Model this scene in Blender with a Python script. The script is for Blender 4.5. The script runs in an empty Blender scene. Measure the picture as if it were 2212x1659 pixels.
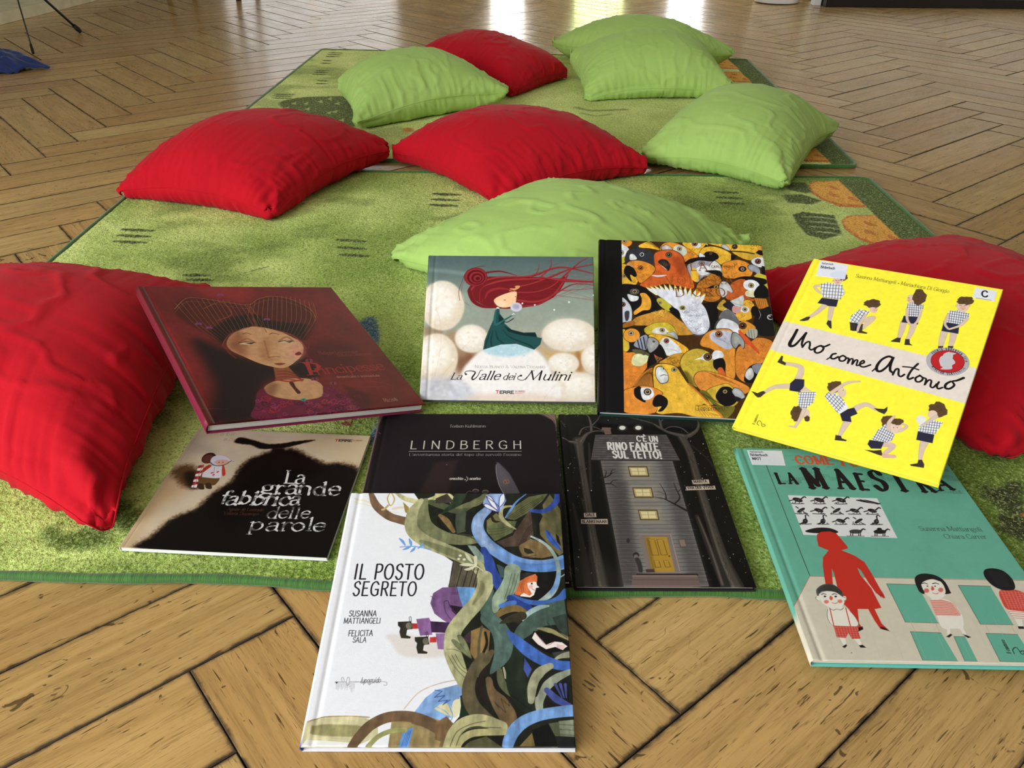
import bpy, bmesh, math, random
import numpy as np
from mathutils import Matrix, Vector

S = bpy.context.scene
C = S.collection
PI = math.pi
random.seed(4)

# ------------------------------------------------------------------ camera
CAM_H = .712
PITCH, ROLL = math.radians(31.84), math.radians(.561)
cam_data = bpy.data.cameras.new('camera')
cam_data.sensor_width = 36.0
cam_data.lens = 1774.6 / 2212 * 36.0
cam_data.clip_start = .02
cam = bpy.data.objects.new('camera', cam_data)
C.objects.link(cam)
R_, U_, F_ = np.array([1., 0, 0]), np.array([0, math.sin(PITCH), math.cos(PITCH)]), np.array([0, math.cos(PITCH), -math.sin(PITCH)])
CX = math.cos(ROLL) * R_ + math.sin(ROLL) * U_
CY = -math.sin(ROLL) * R_ + math.cos(ROLL) * U_
m = Matrix.Identity(4)
for i in range(3):
    m[i][0], m[i][1], m[i][2] = CX[i], CY[i], -F_[i]
m[2][3] = CAM_H
cam.matrix_world = m
S.camera = cam

# ------------------------------------------------------------------ exposure, world, daylight
S.view_settings.view_transform = 'Standard'
S.view_settings.look = 'None'
S.view_settings.gamma = 1.0
S.view_settings.use_curve_mapping = False
S.view_settings.exposure = -1.28
S.cycles.use_denoising = True
S.cycles.max_bounces = 8
S.cycles.diffuse_bounces = 5
S.cycles.sample_clamp_indirect = 6.0

world = bpy.data.worlds.new('daylight')
S.world = world
world.use_nodes = True
wn = world.node_tree.nodes
wn['Background'].inputs[0].default_value = (.75, .87, 1.0, 1)
wn['Background'].inputs[1].default_value = .8


def daylight(name, loc, rot, sx, sy, watts, col=(1, 1, 1)):
    """The daylight that comes in through one window opening."""
    l = bpy.data.lights.new(name, 'AREA')
    l.shape = 'RECTANGLE'
    l.size, l.size_y = sx, sy
    l.energy = watts
    l.color = col
    o = bpy.data.objects.new(name, l)
    o.location, o.rotation_euler = loc, rot
    C.objects.link(o)
    return o


ROOM = dict(x0=-3.4, x1=4.4, y0=-2.6, y1=7.6, z1=3.2)
# openings: (wall, along0, along1, z0, z1, watts, colour)
OPENINGS = [
    ('far', -.20, .06, .05, 2.5, 34, (1, .97, .90)),
    ('far', .50, .90, .05, 2.5, 32, (.80, .95, .42)),
    ('far', 1.30, 1.56, .05, 2.5, 46, (1, .98, .97)),
    ('far', -2.45, -1.0, .05, 2.5, 24, (1, .97, .93)),  # unseen window, added to brighten the glare on the far left floor
    ('left', -2.2, .0, .8, 2.7, 480, (.92, .97, 1)),
    ('right', 3.4, 4.8, .8, 2.7, 56, (.96, .98, 1)),
    ('near', -3.1, -1.3, .8, 2.7, 250, (.94, .97, 1)),
]
for k, (w, a0, a1, z0, z1, watts, col) in enumerate(OPENINGS):
    zc, a = (z0 + z1) / 2, (a0 + a1) / 2
    if w == 'far':
        daylight('daylight', (a, ROOM['y1'] - .03, zc), (-PI / 2, 0, 0), a1 - a0, z1 - z0, watts, col)
    elif w == 'near':
        daylight('daylight', (a, ROOM['y0'] + .03, zc), (PI / 2, 0, 0), a1 - a0, z1 - z0, watts, col)
    elif w == 'left':
        daylight('daylight', (ROOM['x0'] + .03, a, zc), (0, -PI / 2, 0), z1 - z0, a1 - a0, watts, col)
    else:
        daylight('daylight', (ROOM['x1'] - .03, a, zc), (0, PI / 2, 0), z1 - z0, a1 - a0, watts, col)


# ------------------------------------------------------------------ helpers
def lin(c):
    c = np.asarray(c, float)
    return np.where(c <= .04045, c / 12.92, ((c + .055) / 1.055) ** 2.4)


def rgb(r, g, b):
    return tuple(lin(np.array([r, g, b]) / 255.0))


def tag(o, label=None, cat=None, group=None, kind=None):
    if label: o['label'] = label
    if cat: o['category'] = cat
    if group: o['group'] = group
    if kind: o['kind'] = kind
    return o


def empty(name, loc=(0, 0, 0), mat=None):
    o = bpy.data.objects.new(name, None)
    o.empty_display_size = .05
    if mat is not None:
        o.matrix_world = mat
    else:
        o.location = loc
    C.objects.link(o)
    return o


def mesh_obj(name, verts, faces, mat=None, parent=None, smooth=False):
    me = bpy.data.meshes.new(name)
    me.from_pydata([tuple(v) for v in verts], [], [tuple(f) for f in faces])
    me.update()
    if mat: me.materials.append(mat)
    if smooth: me.shade_smooth()
    o = bpy.data.objects.new(name, me)
    C.objects.link(o)
    if parent: o.parent = parent
    return o


def np_mesh(name, verts, quads, mat=None, parent=None, smooth=True):
    """A quad mesh from numpy arrays."""
    me = bpy.data.meshes.new(name)
    n, q = len(verts), len(quads)
    me.vertices.add(n)
    me.vertices.foreach_set('co', np.asarray(verts, np.float32).ravel())
    me.loops.add(q * 4)
    me.loops.foreach_set('vertex_index', np.asarray(quads, np.int32).ravel())
    me.polygons.add(q)
    me.polygons.foreach_set('loop_start', np.arange(0, q * 4, 4, dtype=np.int32))
    me.update(calc_edges=True)
    me.validate()
    if mat: me.materials.append(mat)
    if smooth: me.shade_smooth()
    o = bpy.data.objects.new(name, me)
    C.objects.link(o)
    if parent: o.parent = parent
    return o


def point_colour(o, name, cols):
    a = o.data.color_attributes.new(name, 'FLOAT_COLOR', 'POINT')
    c4 = np.ones((len(o.data.vertices), 4), np.float32)
    c4[:, :3] = cols
    a.data.foreach_set('color', c4.ravel())


def from_bm(name, bm, mat=None, parent=None, smooth=False):
    me = bpy.data.meshes.new(name)
    bm.to_mesh(me)
    bm.free()
    if mat: me.materials.append(mat)
    if smooth: me.shade_smooth()
    o = bpy.data.objects.new(name, me)
    C.objects.link(o)
    if parent: o.parent = parent
    return o


def box_bm(bm, lo, hi, bevel=0.0, seg=2):
    r = bmesh.ops.create_cube(bm, size=1.0)
    vs = r['verts']
    for v in vs:
        v.co = Vector([lo[i] + (v.co[i] + .5) * (hi[i] - lo[i]) for i in range(3)])
    if bevel:
        es = list({e for v in vs for e in v.link_edges})
        bmesh.ops.bevel(bm, geom=es, offset=bevel, segments=seg, affect='EDGES', profile=.5)


def box(name, lo, hi, mat=None, parent=None, bevel=0.0, seg=2):
    bm = bmesh.new()
    box_bm(bm, lo, hi, bevel, seg)
    return from_bm(name, bm, mat, parent)


def tube_bm(bm, pts, radii, n=10, caps=True):
    pts = [Vector(p) for p in pts]
    rings = []
    for i, p in enumerate(pts):
        d = (pts[min(i + 1, len(pts) - 1)] - pts[max(i - 1, 0)]).normalized()
        a = d.orthogonal().normalized() if i == 0 else (a - d * a.dot(d)).normalized()
        b = d.cross(a)
        rr = radii[i] if hasattr(radii, '__len__') else radii
        rings.append([bm.verts.new(p + rr * (math.cos(t) * a + math.sin(t) * b)) for t in [2 * PI * k / n for k in range(n)]])
    for r0, r1 in zip(rings, rings[1:]):
        for k in range(n):
            bm.faces.new((r0[k], r0[(k + 1) % n], r1[(k + 1) % n], r1[k]))
    if caps:
        bm.faces.new(rings[0][::-1])
        bm.faces.new(rings[-1])


def lathe_bm(bm, prof, n=48):
    rings = []
    for r, z in prof:
        rings.append([bm.verts.new((r * math.cos(2 * PI * k / n), r * math.sin(2 * PI * k / n), z)) for k in range(n)])
    for r0, r1 in zip(rings, rings[1:]):
        for k in range(n):
            bm.faces.new((r0[k], r0[(k + 1) % n], r1[(k + 1) % n], r1[k]))
    bm.faces.new(rings[0][::-1])


class NT:
    """Short hand for building node materials."""
    def __init__(self, name):
        self.m = bpy.data.materials.new(name)
        self.m.use_nodes = True
        self.t = self.m.node_tree
        self.b = self.t.nodes['Principled BSDF']

    def n(self, typ, **kw):
        x = self.t.nodes.new('ShaderNode' + typ)
        for k, v in kw.items():
            if k in ('operation', 'blend_type', 'data_type', 'attribute_name', 'layer_name', 'noise_dimensions', 'feature', 'interpolation_type', 'wave_type', 'bands_direction', 'vector_type', 'uv_map', 'mode', 'normalize'):
                setattr(x, k, v)
            else:
                x.inputs[k.replace('_', ' ')].default_value = v
        return x

    def l(self, a, b):
        self.t.links.new(a, b)

    def set(self, **kw):
        for k, v in kw.items():
            self.b.inputs[k.replace('_', ' ')].default_value = v

    def math(self, op, a, b=None, c=None, clamp=False):
        x = self.t.nodes.new('ShaderNodeMath')
        x.operation = op
        x.use_clamp = clamp
        for i, v in enumerate((a, b, c)):
            if v is None: continue
            if hasattr(v, 'default_value') or hasattr(v, 'links'): self.l(v, x.inputs[i])
            else: x.inputs[i].default_value = v
        return x.outputs[0]

    def mix(self, fac, a, b, mode='MIX'):
        x = self.t.nodes.new('ShaderNodeMix')
        x.data_type = 'RGBA'
        x.blend_type = mode
        for s, v in ((x.inputs[0], fac), (x.inputs[6], a), (x.inputs[7], b)):
            if hasattr(v, 'links'): self.l(v, s)
            elif hasattr(v, '__len__'): s.default_value = (*v[:3], 1)
            else: s.default_value = v
        return x.outputs[2]

    def ramp(self, fac, stops, interp='LINEAR'):
        x = self.t.nodes.new('ShaderNodeValToRGB')
        x.color_ramp.interpolation = interp
        e = x.color_ramp.elements
        while len(e) < len(stops): e.new(.5)
        for q, (p, c) in zip(e, stops):
            q.position = p
            q.color = (*c[:3], 1) if hasattr(c, '__len__') else (c, c, c, 1)
        self.l(fac, x.inputs[0])
        return x.outputs[0]

    def bump(self, h, strength=.3, dist=.001):
        x = self.t.nodes.new('ShaderNodeBump')
        x.inputs['Strength'].default_value = strength
        x.inputs['Distance'].default_value = dist
        self.l(h, x.inputs['Height'])
        self.l(x.outputs[0], self.b.inputs['Normal'])


def plain(name, col, rough=.6, noise=.06, scale=40.0, **kw):
    """A one-colour procedural material with slight tonal variation."""
    t = NT(name)
    tc = t.n('TexCoord')
    nz = t.n('TexNoise', Scale=scale, Detail=3.0)
    t.l(tc.outputs['Object'], nz.inputs['Vector'])
    c2 = tuple(max(0, v * (1 - noise * 3)) for v in col)
    c3 = tuple(min(1, v * (1 + noise * 2)) for v in col)
    t.l(t.ramp(nz.outputs[0], [(.3, c2), (.7, c3)]), t.b.inputs['Base Color'])
    t.set(Roughness=rough, **kw)
    return t.m


def W2(px, z=0.0):
    """Survey helper: where the sight line through a point of the survey sheet meets height z."""
    px = np.atleast_2d(np.asarray(px, float))
    d = ((px[:, :1] - 1106) * CX + -(px[:, 1:] - 829.5) * CY) / 1774.6 + F_
    t = (z - CAM_H) / d[:, 2]
    return np.array([0, 0, CAM_H]) + d * t[:, None]


def P2(p):
    """Inverse of W2: where points of the room fall on the survey sheet."""
    p = np.atleast_2d(np.asarray(p, float)) - np.array([0, 0, CAM_H])
    z = p @ F_
    return np.stack([1106 + 1774.6 * (p @ CX) / z, 829.5 - 1774.6 * (p @ CY) / z], 1)

# ------------------------------------------------------------------ the room
wall_m = plain('white_plaster', rgb(166, 162, 152), .85, .02, 6)
ceil_m = plain('white_ceiling', rgb(186, 186, 182), .9, .01, 5)
frame_m = plain('white_window_paint', rgb(236, 234, 228), .45, .01, 10)
base_m = plain('cream_painted_skirting', rgb(214, 205, 184), .5, .03, 12)


def glass_mat():
    t = NT('window_glass')
    t.set(Base_Color=(1, 1, 1, 1), Roughness=.02, IOR=1.45, Transmission_Weight=1.0)
    return t.m


glass_m = glass_mat()


def wall_with_openings(name, axis, pos, a0, a1, thick, ops):
    """A wall slab along x or y with rectangular openings, as one mesh."""
    z1 = ROOM['z1']
    bm = bmesh.new()

    def slab(p0, p1, q0, q1):
        if p1 - p0 < 1e-4 or q1 - q0 < 1e-4: return
        lo, hi = sorted((pos, pos + thick))
        if axis == 'x': box_bm(bm, (p0, lo, q0), (p1, hi, q1))
        else: box_bm(bm, (lo, p0, q0), (hi, p1, q1))
    cur = a0
    for (b0, b1, c0, c1) in sorted(ops):
        slab(cur, b0, 0, z1)
        slab(b0, b1, 0, c0)
        slab(b0, b1, c1, z1)
        cur = b1
    slab(cur, a1, 0, z1)
    return tag(from_bm(name, bm, wall_m), kind='structure')


def ops_of(w):
    return [o[1:5] for o in OPENINGS if o[0] == w]


X0, X1, Y0, Y1, Z1 = ROOM['x0'], ROOM['x1'], ROOM['y0'], ROOM['y1'], ROOM['z1']
wall_with_openings('wall_far', 'x', Y1, X0 - .2, X1 + .2, .2, ops_of('far'))
wall_with_openings('wall_near', 'x', Y0, X0 - .2, X1 + .2, -.2, ops_of('near'))
wall_with_openings('wall_left', 'y', X0, Y0, Y1, -.2, ops_of('left'))
wall_with_openings('wall_right', 'y', X1, Y0, Y1, .2, ops_of('right'))
tag(box('ceiling', (X0 - .2, Y0 - .2, Z1), (X1 + .2, Y1 + .2, Z1 + .1), ceil_m), kind='structure')
wi = 0
for (w, a0, a1, z0, z1, _, _) in OPENINGS:
    wi += 1
    horiz = w in ('far', 'near')
    p = {'far': Y1 + .08, 'near': Y0 - .08, 'left': X0 - .08, 'right': X1 + .08}[w]

    def bx(bm, u0, u1, v0, v1, d):
        if horiz: box_bm(bm, (u0, p - d, v0), (u1, p + d, v1))
        else: box_bm(bm, (p - d, u0, v0), (p + d, u1, v1))
    root = tag(empty('window_%d' % wi, ((a0 + a1) / 2, p, z0) if horiz else (p, (a0 + a1) / 2, z0)), kind='structure')
    inv = root.matrix_world.inverted() if False else Matrix.Translation(-Vector(root.location))
    bm = bmesh.new()
    for q in (a0, a1 - .05): bx(bm, q, q + .05, z0, z1, .03)
    for q in (z0, z1 - .05): bx(bm, a0 + .05, a1 - .05, q, q + .05, .03)
    bx(bm, (a0 + a1) / 2 - .02, (a0 + a1) / 2 + .02, z0 + .05, z1 - .05, .02)
    bmesh.ops.transform(bm, matrix=inv, verts=bm.verts)
    from_bm('window_frame', bm, frame_m, root)
    bm = bmesh.new()
    bx(bm, a0 + .05, a1 - .05, z0 + .05, z1 - .05, .003)
    bmesh.ops.transform(bm, matrix=inv, verts=bm.verts)
    from_bm('window_pane', bm, glass_m, root)
tag(box('baseboard_right', (X1 - .02, Y0, 0), (X1, Y1, .12), base_m, bevel=.004), kind='structure')
tag(box('baseboard_left', (X0, Y0, 0), (X0 + .02, Y1, .12), base_m, bevel=.004), kind='structure')


# ------------------------------------------------------------------ herringbone parquet, one mesh
def parquet_mat():
    t = NT('oak_parquet')
    uv = t.n('UVMap', uv_map='grain')
    at = t.n('Attribute', attribute_name='plank')
    sep = t.n('SeparateColor')
    t.l(at.outputs['Color'], sep.inputs[0])
    r1, r2, r3 = sep.outputs
    # per plank offset of the grain coordinates
    off = t.n('CombineXYZ')
    t.l(t.math('MULTIPLY', r1, 37.0), off.inputs[0])
    t.l(t.math('MULTIPLY', r2, 53.0), off.inputs[1])
    t.l(t.math('MULTIPLY', r3, 11.0), off.inputs[2])
    add = t.n('VectorMath', operation='ADD')
    t.l(uv.outputs[0], add.inputs[0])
    t.l(off.outputs[0], add.inputs[1])

    def scaled(sx, sy):
        q = t.n('VectorMath', operation='MULTIPLY')
        t.l(add.outputs[0], q.inputs[0])
        q.inputs[1].default_value = (sx, sy, 1)
        return q.outputs[0]

    def noise(v, detail=4.0, rough=.6, dist=0.0):
        q = t.n('TexNoise', Scale=1.0, Detail=detail, Roughness=rough, Distortion=dist)
        t.l(v, q.inputs['Vector'])
        return q.outputs[0]
    grain = noise(scaled(5, 75), 5, .65, .6)
    fine = noise(scaled(14, 420), 3, .6)
    broad = noise(scaled(2.2, 9), 3, .5)
    col = t.ramp(grain, [(.25, rgb(168, 138, 90)), (.5, rgb(204, 171, 116)), (.75, rgb(219, 187, 132))])
    col = t.mix(t.ramp(fine, [(.54, 0.0), (.74, .38)]), col, rgb(112, 78, 38))
    # each plank its own tone
    tone = t.mix(r1, rgb(228, 218, 202), rgb(255, 252, 244))
    col = t.mix(.85, col, tone, 'MULTIPLY')
    hue = t.mix(r2, rgb(255, 238, 214), rgb(248, 252, 238))
    col = t.mix(.6, col, hue, 'MULTIPLY')
    col = t.mix(t.ramp(broad, [(.35, .22), (.65, 0.0)]), col, rgb(120, 86, 44))
    # open pores, dark dashes along the grain, scratches and dents
    pore = noise(scaled(60, 900), 1, .5)
    col = t.mix(t.ramp(pore, [(.66, 0.0), (.74, .55)]), col, rgb(60, 36, 16))
    for sx, sy, wd, al in ((4.5, 95, .010, .55), (7, 170, .008, .45)):
        ln = t.math('ABSOLUTE', t.math('SUBTRACT', noise(scaled(sx, sy), 2, .5, .3), .5))
        gate = t.ramp(noise(scaled(sx * 1.7, 14), 2, .5), [(.46, 0.0), (.6, 1.0)])
        col = t.mix(t.math('MULTIPLY', t.ramp(ln, [(0.0, al), (wd, 0.0)]), gate), col, rgb(84, 54, 24))
    dash = noise(scaled(26, 260), 2, .5)
    col = t.mix(t.ramp(dash, [(.665, 0.0), (.71, .8)]), col, rgb(46, 28, 12))
    spot = noise(scaled(46, 60), 2, .55, 1.0)
    col = t.mix(t.ramp(spot, [(.695, 0.0), (.73, .75)]), col, rgb(38, 24, 12))
    wv = t.n('TexNoise', Scale=1.0, Detail=2.0, Distortion=2.0)
    t.l(scaled(9, 9), wv.inputs['Vector'])
    scr = t.math('ABSOLUTE', t.math('SUBTRACT', wv.outputs[0], .5))
    thin = noise(scaled(4, 4), 2, .5)
    m1 = t.math('MULTIPLY', t.ramp(scr, [(.0, .55), (.0035, 0.0)]), t.ramp(thin, [(.56, 0.0), (.62, 1.0)]))
    col = t.mix(m1, col, rgb(66, 42, 20))
    # grime near the joints
    es = t.n('SeparateXYZ')
    t.l(uv.outputs[0], es.inputs[0])
    PWm, PLm = .1685 * CAM_H - .0018, 5 * .1685 * CAM_H - .0018
    du = t.math('MINIMUM', es.outputs[0], t.math('SUBTRACT', PLm, es.outputs[0]))
    dv = t.math('MINIMUM', es.outputs[1], t.math('SUBTRACT', PWm, es.outputs[1]))
    dmin = t.math('MINIMUM', du, dv)
    dn = t.math('ADD', dmin, t.math('MULTIPLY', t.math('SUBTRACT', noise(scaled(60, 60), 3, .6), .5), .008))
    col = t.mix(t.ramp(dn, [(.0005, .9), (.0014, .30), (.0050, 0.0)]), col, rgb(28, 19, 10))
    t.l(col, t.b.inputs['Base Color'])
    rn = noise(scaled(7, 20), 3, .6)
    t.l(t.mix(t.ramp(dmin, [(.0012, 1.0), (.0022, 0.0)]), t.ramp(rn, [(.3, .19), (.7, .30)]), (.9, .9, .9)), t.b.inputs['Roughness'])
    h = t.math('ADD', t.math('MULTIPLY', fine, .3), t.math('MULTIPLY', broad, .9))
    t.bump(h, .12, .0012)
    return t.m


def build_floor():
    W = .1685 * CAM_H
    L = 5 * W
    phi = math.radians(39.677)
    eu = np.array([math.cos(phi), math.sin(phi)])
    ev = np.array([math.sin(phi), -math.cos(phi)])
    u0, v0 = .15 * CAM_H, -.075 * CAM_H
    rnd = random.Random(11)
    V, Fq, G, K = [], [], [], []
    cx, cy = (X0 + X1) / 2, (Y0 + Y1) / 2
    for k in range(-16, 17):
        for n in range(-80, 81):
            for typ in (0, 1):
                u, v = u0 + n * W + k * L, v0 - n * W + k * L
                if typ == 0: ua, ub, va, vb = u, u + L, v, v + W
                else: ua, ub, va, vb = u + L, u + L + W, v, v + L
                c = (ua + ub) / 2 * eu + (va + vb) / 2 * ev
                if not (X0 - .3 < c[0] < X1 + .3 and Y0 - .3 < c[1] < Y1 + .3): continue
                g = rnd.choice((.0003, .0005, .0008, .0011))
                ua, ub, va, vb = ua + g, ub - g, va + g, vb - g
                dz = rnd.uniform(-.0004, .0003)
                tl = rnd.uniform(-.0004, .0004)
                b = .0009
                i0 = len(V)
                for (iu, iv, z) in ((0, 0, -.006), (0, 0, -.0007), (b, b, 0)):
                    for (pu, pv) in ((ua + iu, va + iv), (ub - iu, va + iv), (ub - iu, vb - iv), (ua + iu, vb - iv)):
                        q = pu * eu + pv * ev
                        V.append((q[0], q[1], z + dz + (tl * (1 if pu > (ua + ub) / 2 else -1))))
                        G.append((pu - ua, pv - va) if typ == 0 else (pv - va, pu - ua))
                for r in (0, 4):
                    for s in range(4):
                        a, d = i0 + r + s, i0 + r + (s + 1) % 4
                        Fq.append((d, a, a + 4, d + 4))
                Fq.append((i0 + 11, i0 + 10, i0 + 9, i0 + 8))
                K.append((rnd.random(), rnd.random(), rnd.random(), i0, (ua, ub, va, vb)))
    n_pl = len(V)
    # dark bed below the planks
    bed = len(V)
    for q in ((X0 - .3, Y0 - .3), (X1 + .3, Y0 - .3), (X1 + .3, Y1 + .3), (X0 - .3, Y1 + .3)):
        V.append((q[0], q[1], -.005))
        G.append((0, 0))
    Fq.append((bed, bed + 1, bed + 2, bed + 3))
    me = bpy.data.meshes.new('floor')
    me.from_pydata(V, [], Fq)
    me.update()
    me.materials.append(parquet_mat())
    bedm = plain('dark_joint_dirt', rgb(22, 16, 10), .95)
    me.materials.append(bedm)
    cols = np.zeros((len(V), 3))
    for (a, b, c, i0, _) in K: cols[i0:i0 + 12] = (a, b, c)
    gl = me.uv_layers.new(name='grain')
    G = np.array(G)
    vi = np.empty(len(me.loops), np.int32)
    me.loops.foreach_get('vertex_index', vi)
    gl.data.foreach_set('uv', G[vi].astype(np.float32).ravel())
    o = bpy.data.objects.new('floor', me)
    C.objects.link(o)
    point_colour(o, 'plank', cols)
    me.polygons[len(me.polygons) - 1].material_index = 1
    return tag(o, kind='structure'), L, W


floor_o, PL, PW = build_floor()

# ------------------------------------------------------------------ painting: colours for the points of a fine grid
_rng = np.random.default_rng(7)


def vnoise(ny, nx, cells, seed=0, octaves=3, stretch=(1.0, 1.0)):
    """Smooth value noise in 0..1 over a grid."""
    r = np.random.default_rng(seed)
    out = np.zeros((ny, nx))
    amp, tot = 1.0, 0.0
    for o in range(octaves):
        gy, gx = max(2, int(cells * stretch[1] * 2 ** o)), max(2, int(cells * stretch[0] * nx / ny * 2 ** o))
        g = r.random((gy + 3, gx + 3))
        y, x = np.linspace(0, gy, ny), np.linspace(0, gx, nx)
        iy, ix = y.astype(int), x.astype(int)
        fy, fx = (y - iy)[:, None], (x - ix)[None, :]
        fy, fx = fy * fy * (3 - 2 * fy), fx * fx * (3 - 2 * fx)
        a, b = g[np.ix_(iy, ix)], g[np.ix_(iy, ix + 1)]
        c, d = g[np.ix_(iy + 1, ix)], g[np.ix_(iy + 1, ix + 1)]
        out += amp * ((a * (1 - fx) + b * fx) * (1 - fy) + (c * (1 - fx) + d * fx) * fy)
        tot += amp
        amp *= .5
    return out / tot


def smooth_curve(p, closed=False, k=6):
    """Catmull-Rom through the points."""
    p = np.asarray(p, float)
    if len(p) < 3: return p
    n = len(p)
    out = []
    t = np.linspace(0, 1, k, endpoint=False)[:, None]
    for i in range(n if closed else n - 1):
        if closed: a, b, c, d = p[(i - 1) % n], p[i], p[(i + 1) % n], p[(i + 2) % n]
        else: a, b, c, d = p[max(i - 1, 0)], p[i], p[i + 1], p[min(i + 2, n - 1)]
        out.append(.5 * (2 * b + (c - a) * t + (2 * a - 5 * b + 4 * c - d) * t ** 2 + (3 * b - a - 3 * c + d) * t ** 3))
    if not closed: out.append(p[-1:])
    return np.vstack(out)


def homography(src, dst):
    A = []
    for (x, y), (u, v) in zip(src, dst):
        A.append([x, y, 1, 0, 0, 0, -u * x, -u * y, -u])
        A.append([0, 0, 0, x, y, 1, -v * x, -v * y, -v])
    return np.linalg.svd(np.array(A))[2][-1].reshape(3, 3)


class Canvas:
    """A sheet of w x h metres painted in display colours on a grid of the given cell size. Shapes are given in tracing
    coordinates; the sheet's homography takes those to millimetres on the sheet."""
    def __init__(self, w, h, cell, corners=None, base=(255, 255, 255)):
        self.w, self.h = w, h
        self.nx, self.ny = int(round(w / cell)) + 1, int(round(h / cell)) + 1
        self.a = np.empty((self.ny, self.nx, 3))
        self.a[:] = np.array(base) / 255.0
        self.px = self.nx - 1
        if corners is not None:
            self.set_trace(corners)

    def set_trace(self, corners):
        """corners: TL, TR, BR, BL of the sheet in tracing coordinates."""
        self.H = homography(corners, [(0, self.ny - 1), (self.nx - 1, self.ny - 1), (self.nx - 1, 0), (0, 0)])

    def t(self, p):
        p = np.atleast_2d(np.asarray(p, float))
        q = np.c_[p, np.ones(len(p))] @ self.H.T
        return q[:, :2] / q[:, 2:]

    def scale(self, p):
        p = np.asarray(p, float)
        a, b, c = self.t([p, p + (1, 0), p + (0, 1)])
        return math.sqrt(abs(np.cross(b - a, c - a)))

    def _win(self, lo, hi):
        x0, y0 = max(0, int(math.floor(lo[0]))), max(0, int(math.floor(lo[1])))
        x1, y1 = min(self.nx, int(math.ceil(hi[0])) + 1), min(self.ny, int(math.ceil(hi[1])) + 1)
        if x1 <= x0 or y1 <= y0: return None
        return x0, x1, y0, y1

    def _blend(self, win, al, col):
        x0, x1, y0, y1 = win
        v = self.a[y0:y1, x0:x1]
        if callable(col):
            yy, xx = np.mgrid[y0:y1, x0:x1]
            c = col(xx, yy)
        else:
            c = np.array(col, float) / 255.0
        v += al[..., None] * (c - v)

    def poly_g(self, p, col, alpha=1.0, feather=0.0, noise=0.0):
        """Filled polygon in grid coordinates."""
        p = np.asarray(p, float)
        f = max(feather, .5)
        win = self._win(p.min(0) - f - 1, p.max(0) + f + 1)
        if win is None: return
        x0, x1, y0, y1 = win
        X, Y = np.arange(x0, x1)[None, :].astype(float), np.arange(y0, y1)[:, None].astype(float)
        d2 = np.full((y1 - y0, x1 - x0), 1e18)
        ins = np.zeros(d2.shape, bool)
        for (ax, ay), (bx, by) in zip(p, np.roll(p, -1, 0)):
            ex, ey = bx - ax, by - ay
            L = ex * ex + ey * ey
            if L < 1e-12: continue
            u = np.clip(((X - ax) * ex + (Y - ay) * ey) / L, 0, 1)
            d2 = np.minimum(d2, (X - ax - u * ex) ** 2 + (Y - ay - u * ey) ** 2)
            if ey != 0:
                c = (Y >= ay) != (Y >= by)
                ins ^= c & (X < ax + (Y - ay) * ex / ey)
        d = np.sqrt(d2)
        d[~ins] *= -1
        if noise: d = d + noise * f * (vnoise(y1 - y0, x1 - x0, max(3, (y1 - y0) / 6), 5) - .5) * 2
        if feather > .5:
            q = np.clip(.5 + d / (2 * f), 0, 1)
            al = q * q * (3 - 2 * q)
        else: al = np.clip(.5 + d, 0, 1)
        self._blend(win, al * alpha, col)

    def line_g(self, p, r, col, alpha=1.0, feather=0.0):
        """Stroke with a radius per point in grid coordinates."""
        p = np.asarray(p, float)
        r = np.broadcast_to(np.asarray(r, float), (len(p),))
        f = max(feather, .5)
        m = r.max() + f + 1
        win = self._win(p.min(0) - m, p.max(0) + m)
        if win is None: return
        x0, x1, y0, y1 = win
        best = np.full((y1 - y0, x1 - x0), -1e9)
        for i in range(max(1, len(p) - 1)):
            a, b = p[i], p[min(i + 1, len(p) - 1)]
            ra, rb = r[i], r[min(i + 1, len(p) - 1)]
            mm = max(ra, rb) + f + 1
            w = self._win(np.minimum(a, b) - mm, np.maximum(a, b) + mm)
            if w is None: continue
            u0, u1, v0, v1 = w
            X, Y = np.arange(u0, u1)[None, :], np.arange(v0, v1)[:, None]
            e = b - a
            L = e @ e
            u = np.clip(((X - a[0]) * e[0] + (Y - a[1]) * e[1]) / L, 0, 1) if L > 1e-12 else np.zeros((v1 - v0, u1 - u0))
            d = ra + (rb - ra) * u - np.sqrt((X - a[0] - u * e[0]) ** 2 + (Y - a[1] - u * e[1]) ** 2)
            s = best[v0 - y0:v1 - y0, u0 - x0:u1 - x0]
            np.maximum(s, d, out=s)
        if feather > .5:
            q = np.clip(.5 + best / (2 * f), 0, 1)
            al = q * q * (3 - 2 * q)
        else:
            al = np.clip(.5 + best, 0, 1)
            if r.max() < .5: al = al * np.clip(r.max() / .5, .3, 1)
        self._blend(win, al * alpha, col)

    # -- the same in tracing coordinates
    def poly(self, p, col, smooth=False, alpha=1.0, feather=0.0, noise=0.0):
        p = np.asarray(p, float)
        if smooth: p = smooth_curve(p, True)
        sc = self.scale(p.mean(0))
        self.poly_g(self.t(p), col, alpha, feather * sc, noise)

    def line(self, p, w, col, smooth=True, alpha=1.0, feather=0.0, taper=None):
        """w: full width, or one per point."""
        p = np.asarray(p, float)
        w = np.broadcast_to(np.asarray(w, float), (len(p),))
        if smooth and len(p) > 2:
            q = smooth_curve(np.c_[p, w])
            p, w = q[:, :2], np.maximum(q[:, 2], 0)
        if taper:
            w = w * np.interp(np.linspace(0, 1, len(w)), [0, .5, 1], taper)
        sc = self.scale(p.mean(0))
        self.line_g(self.t(p), w * sc / 2, col, alpha, feather * sc)

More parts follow.
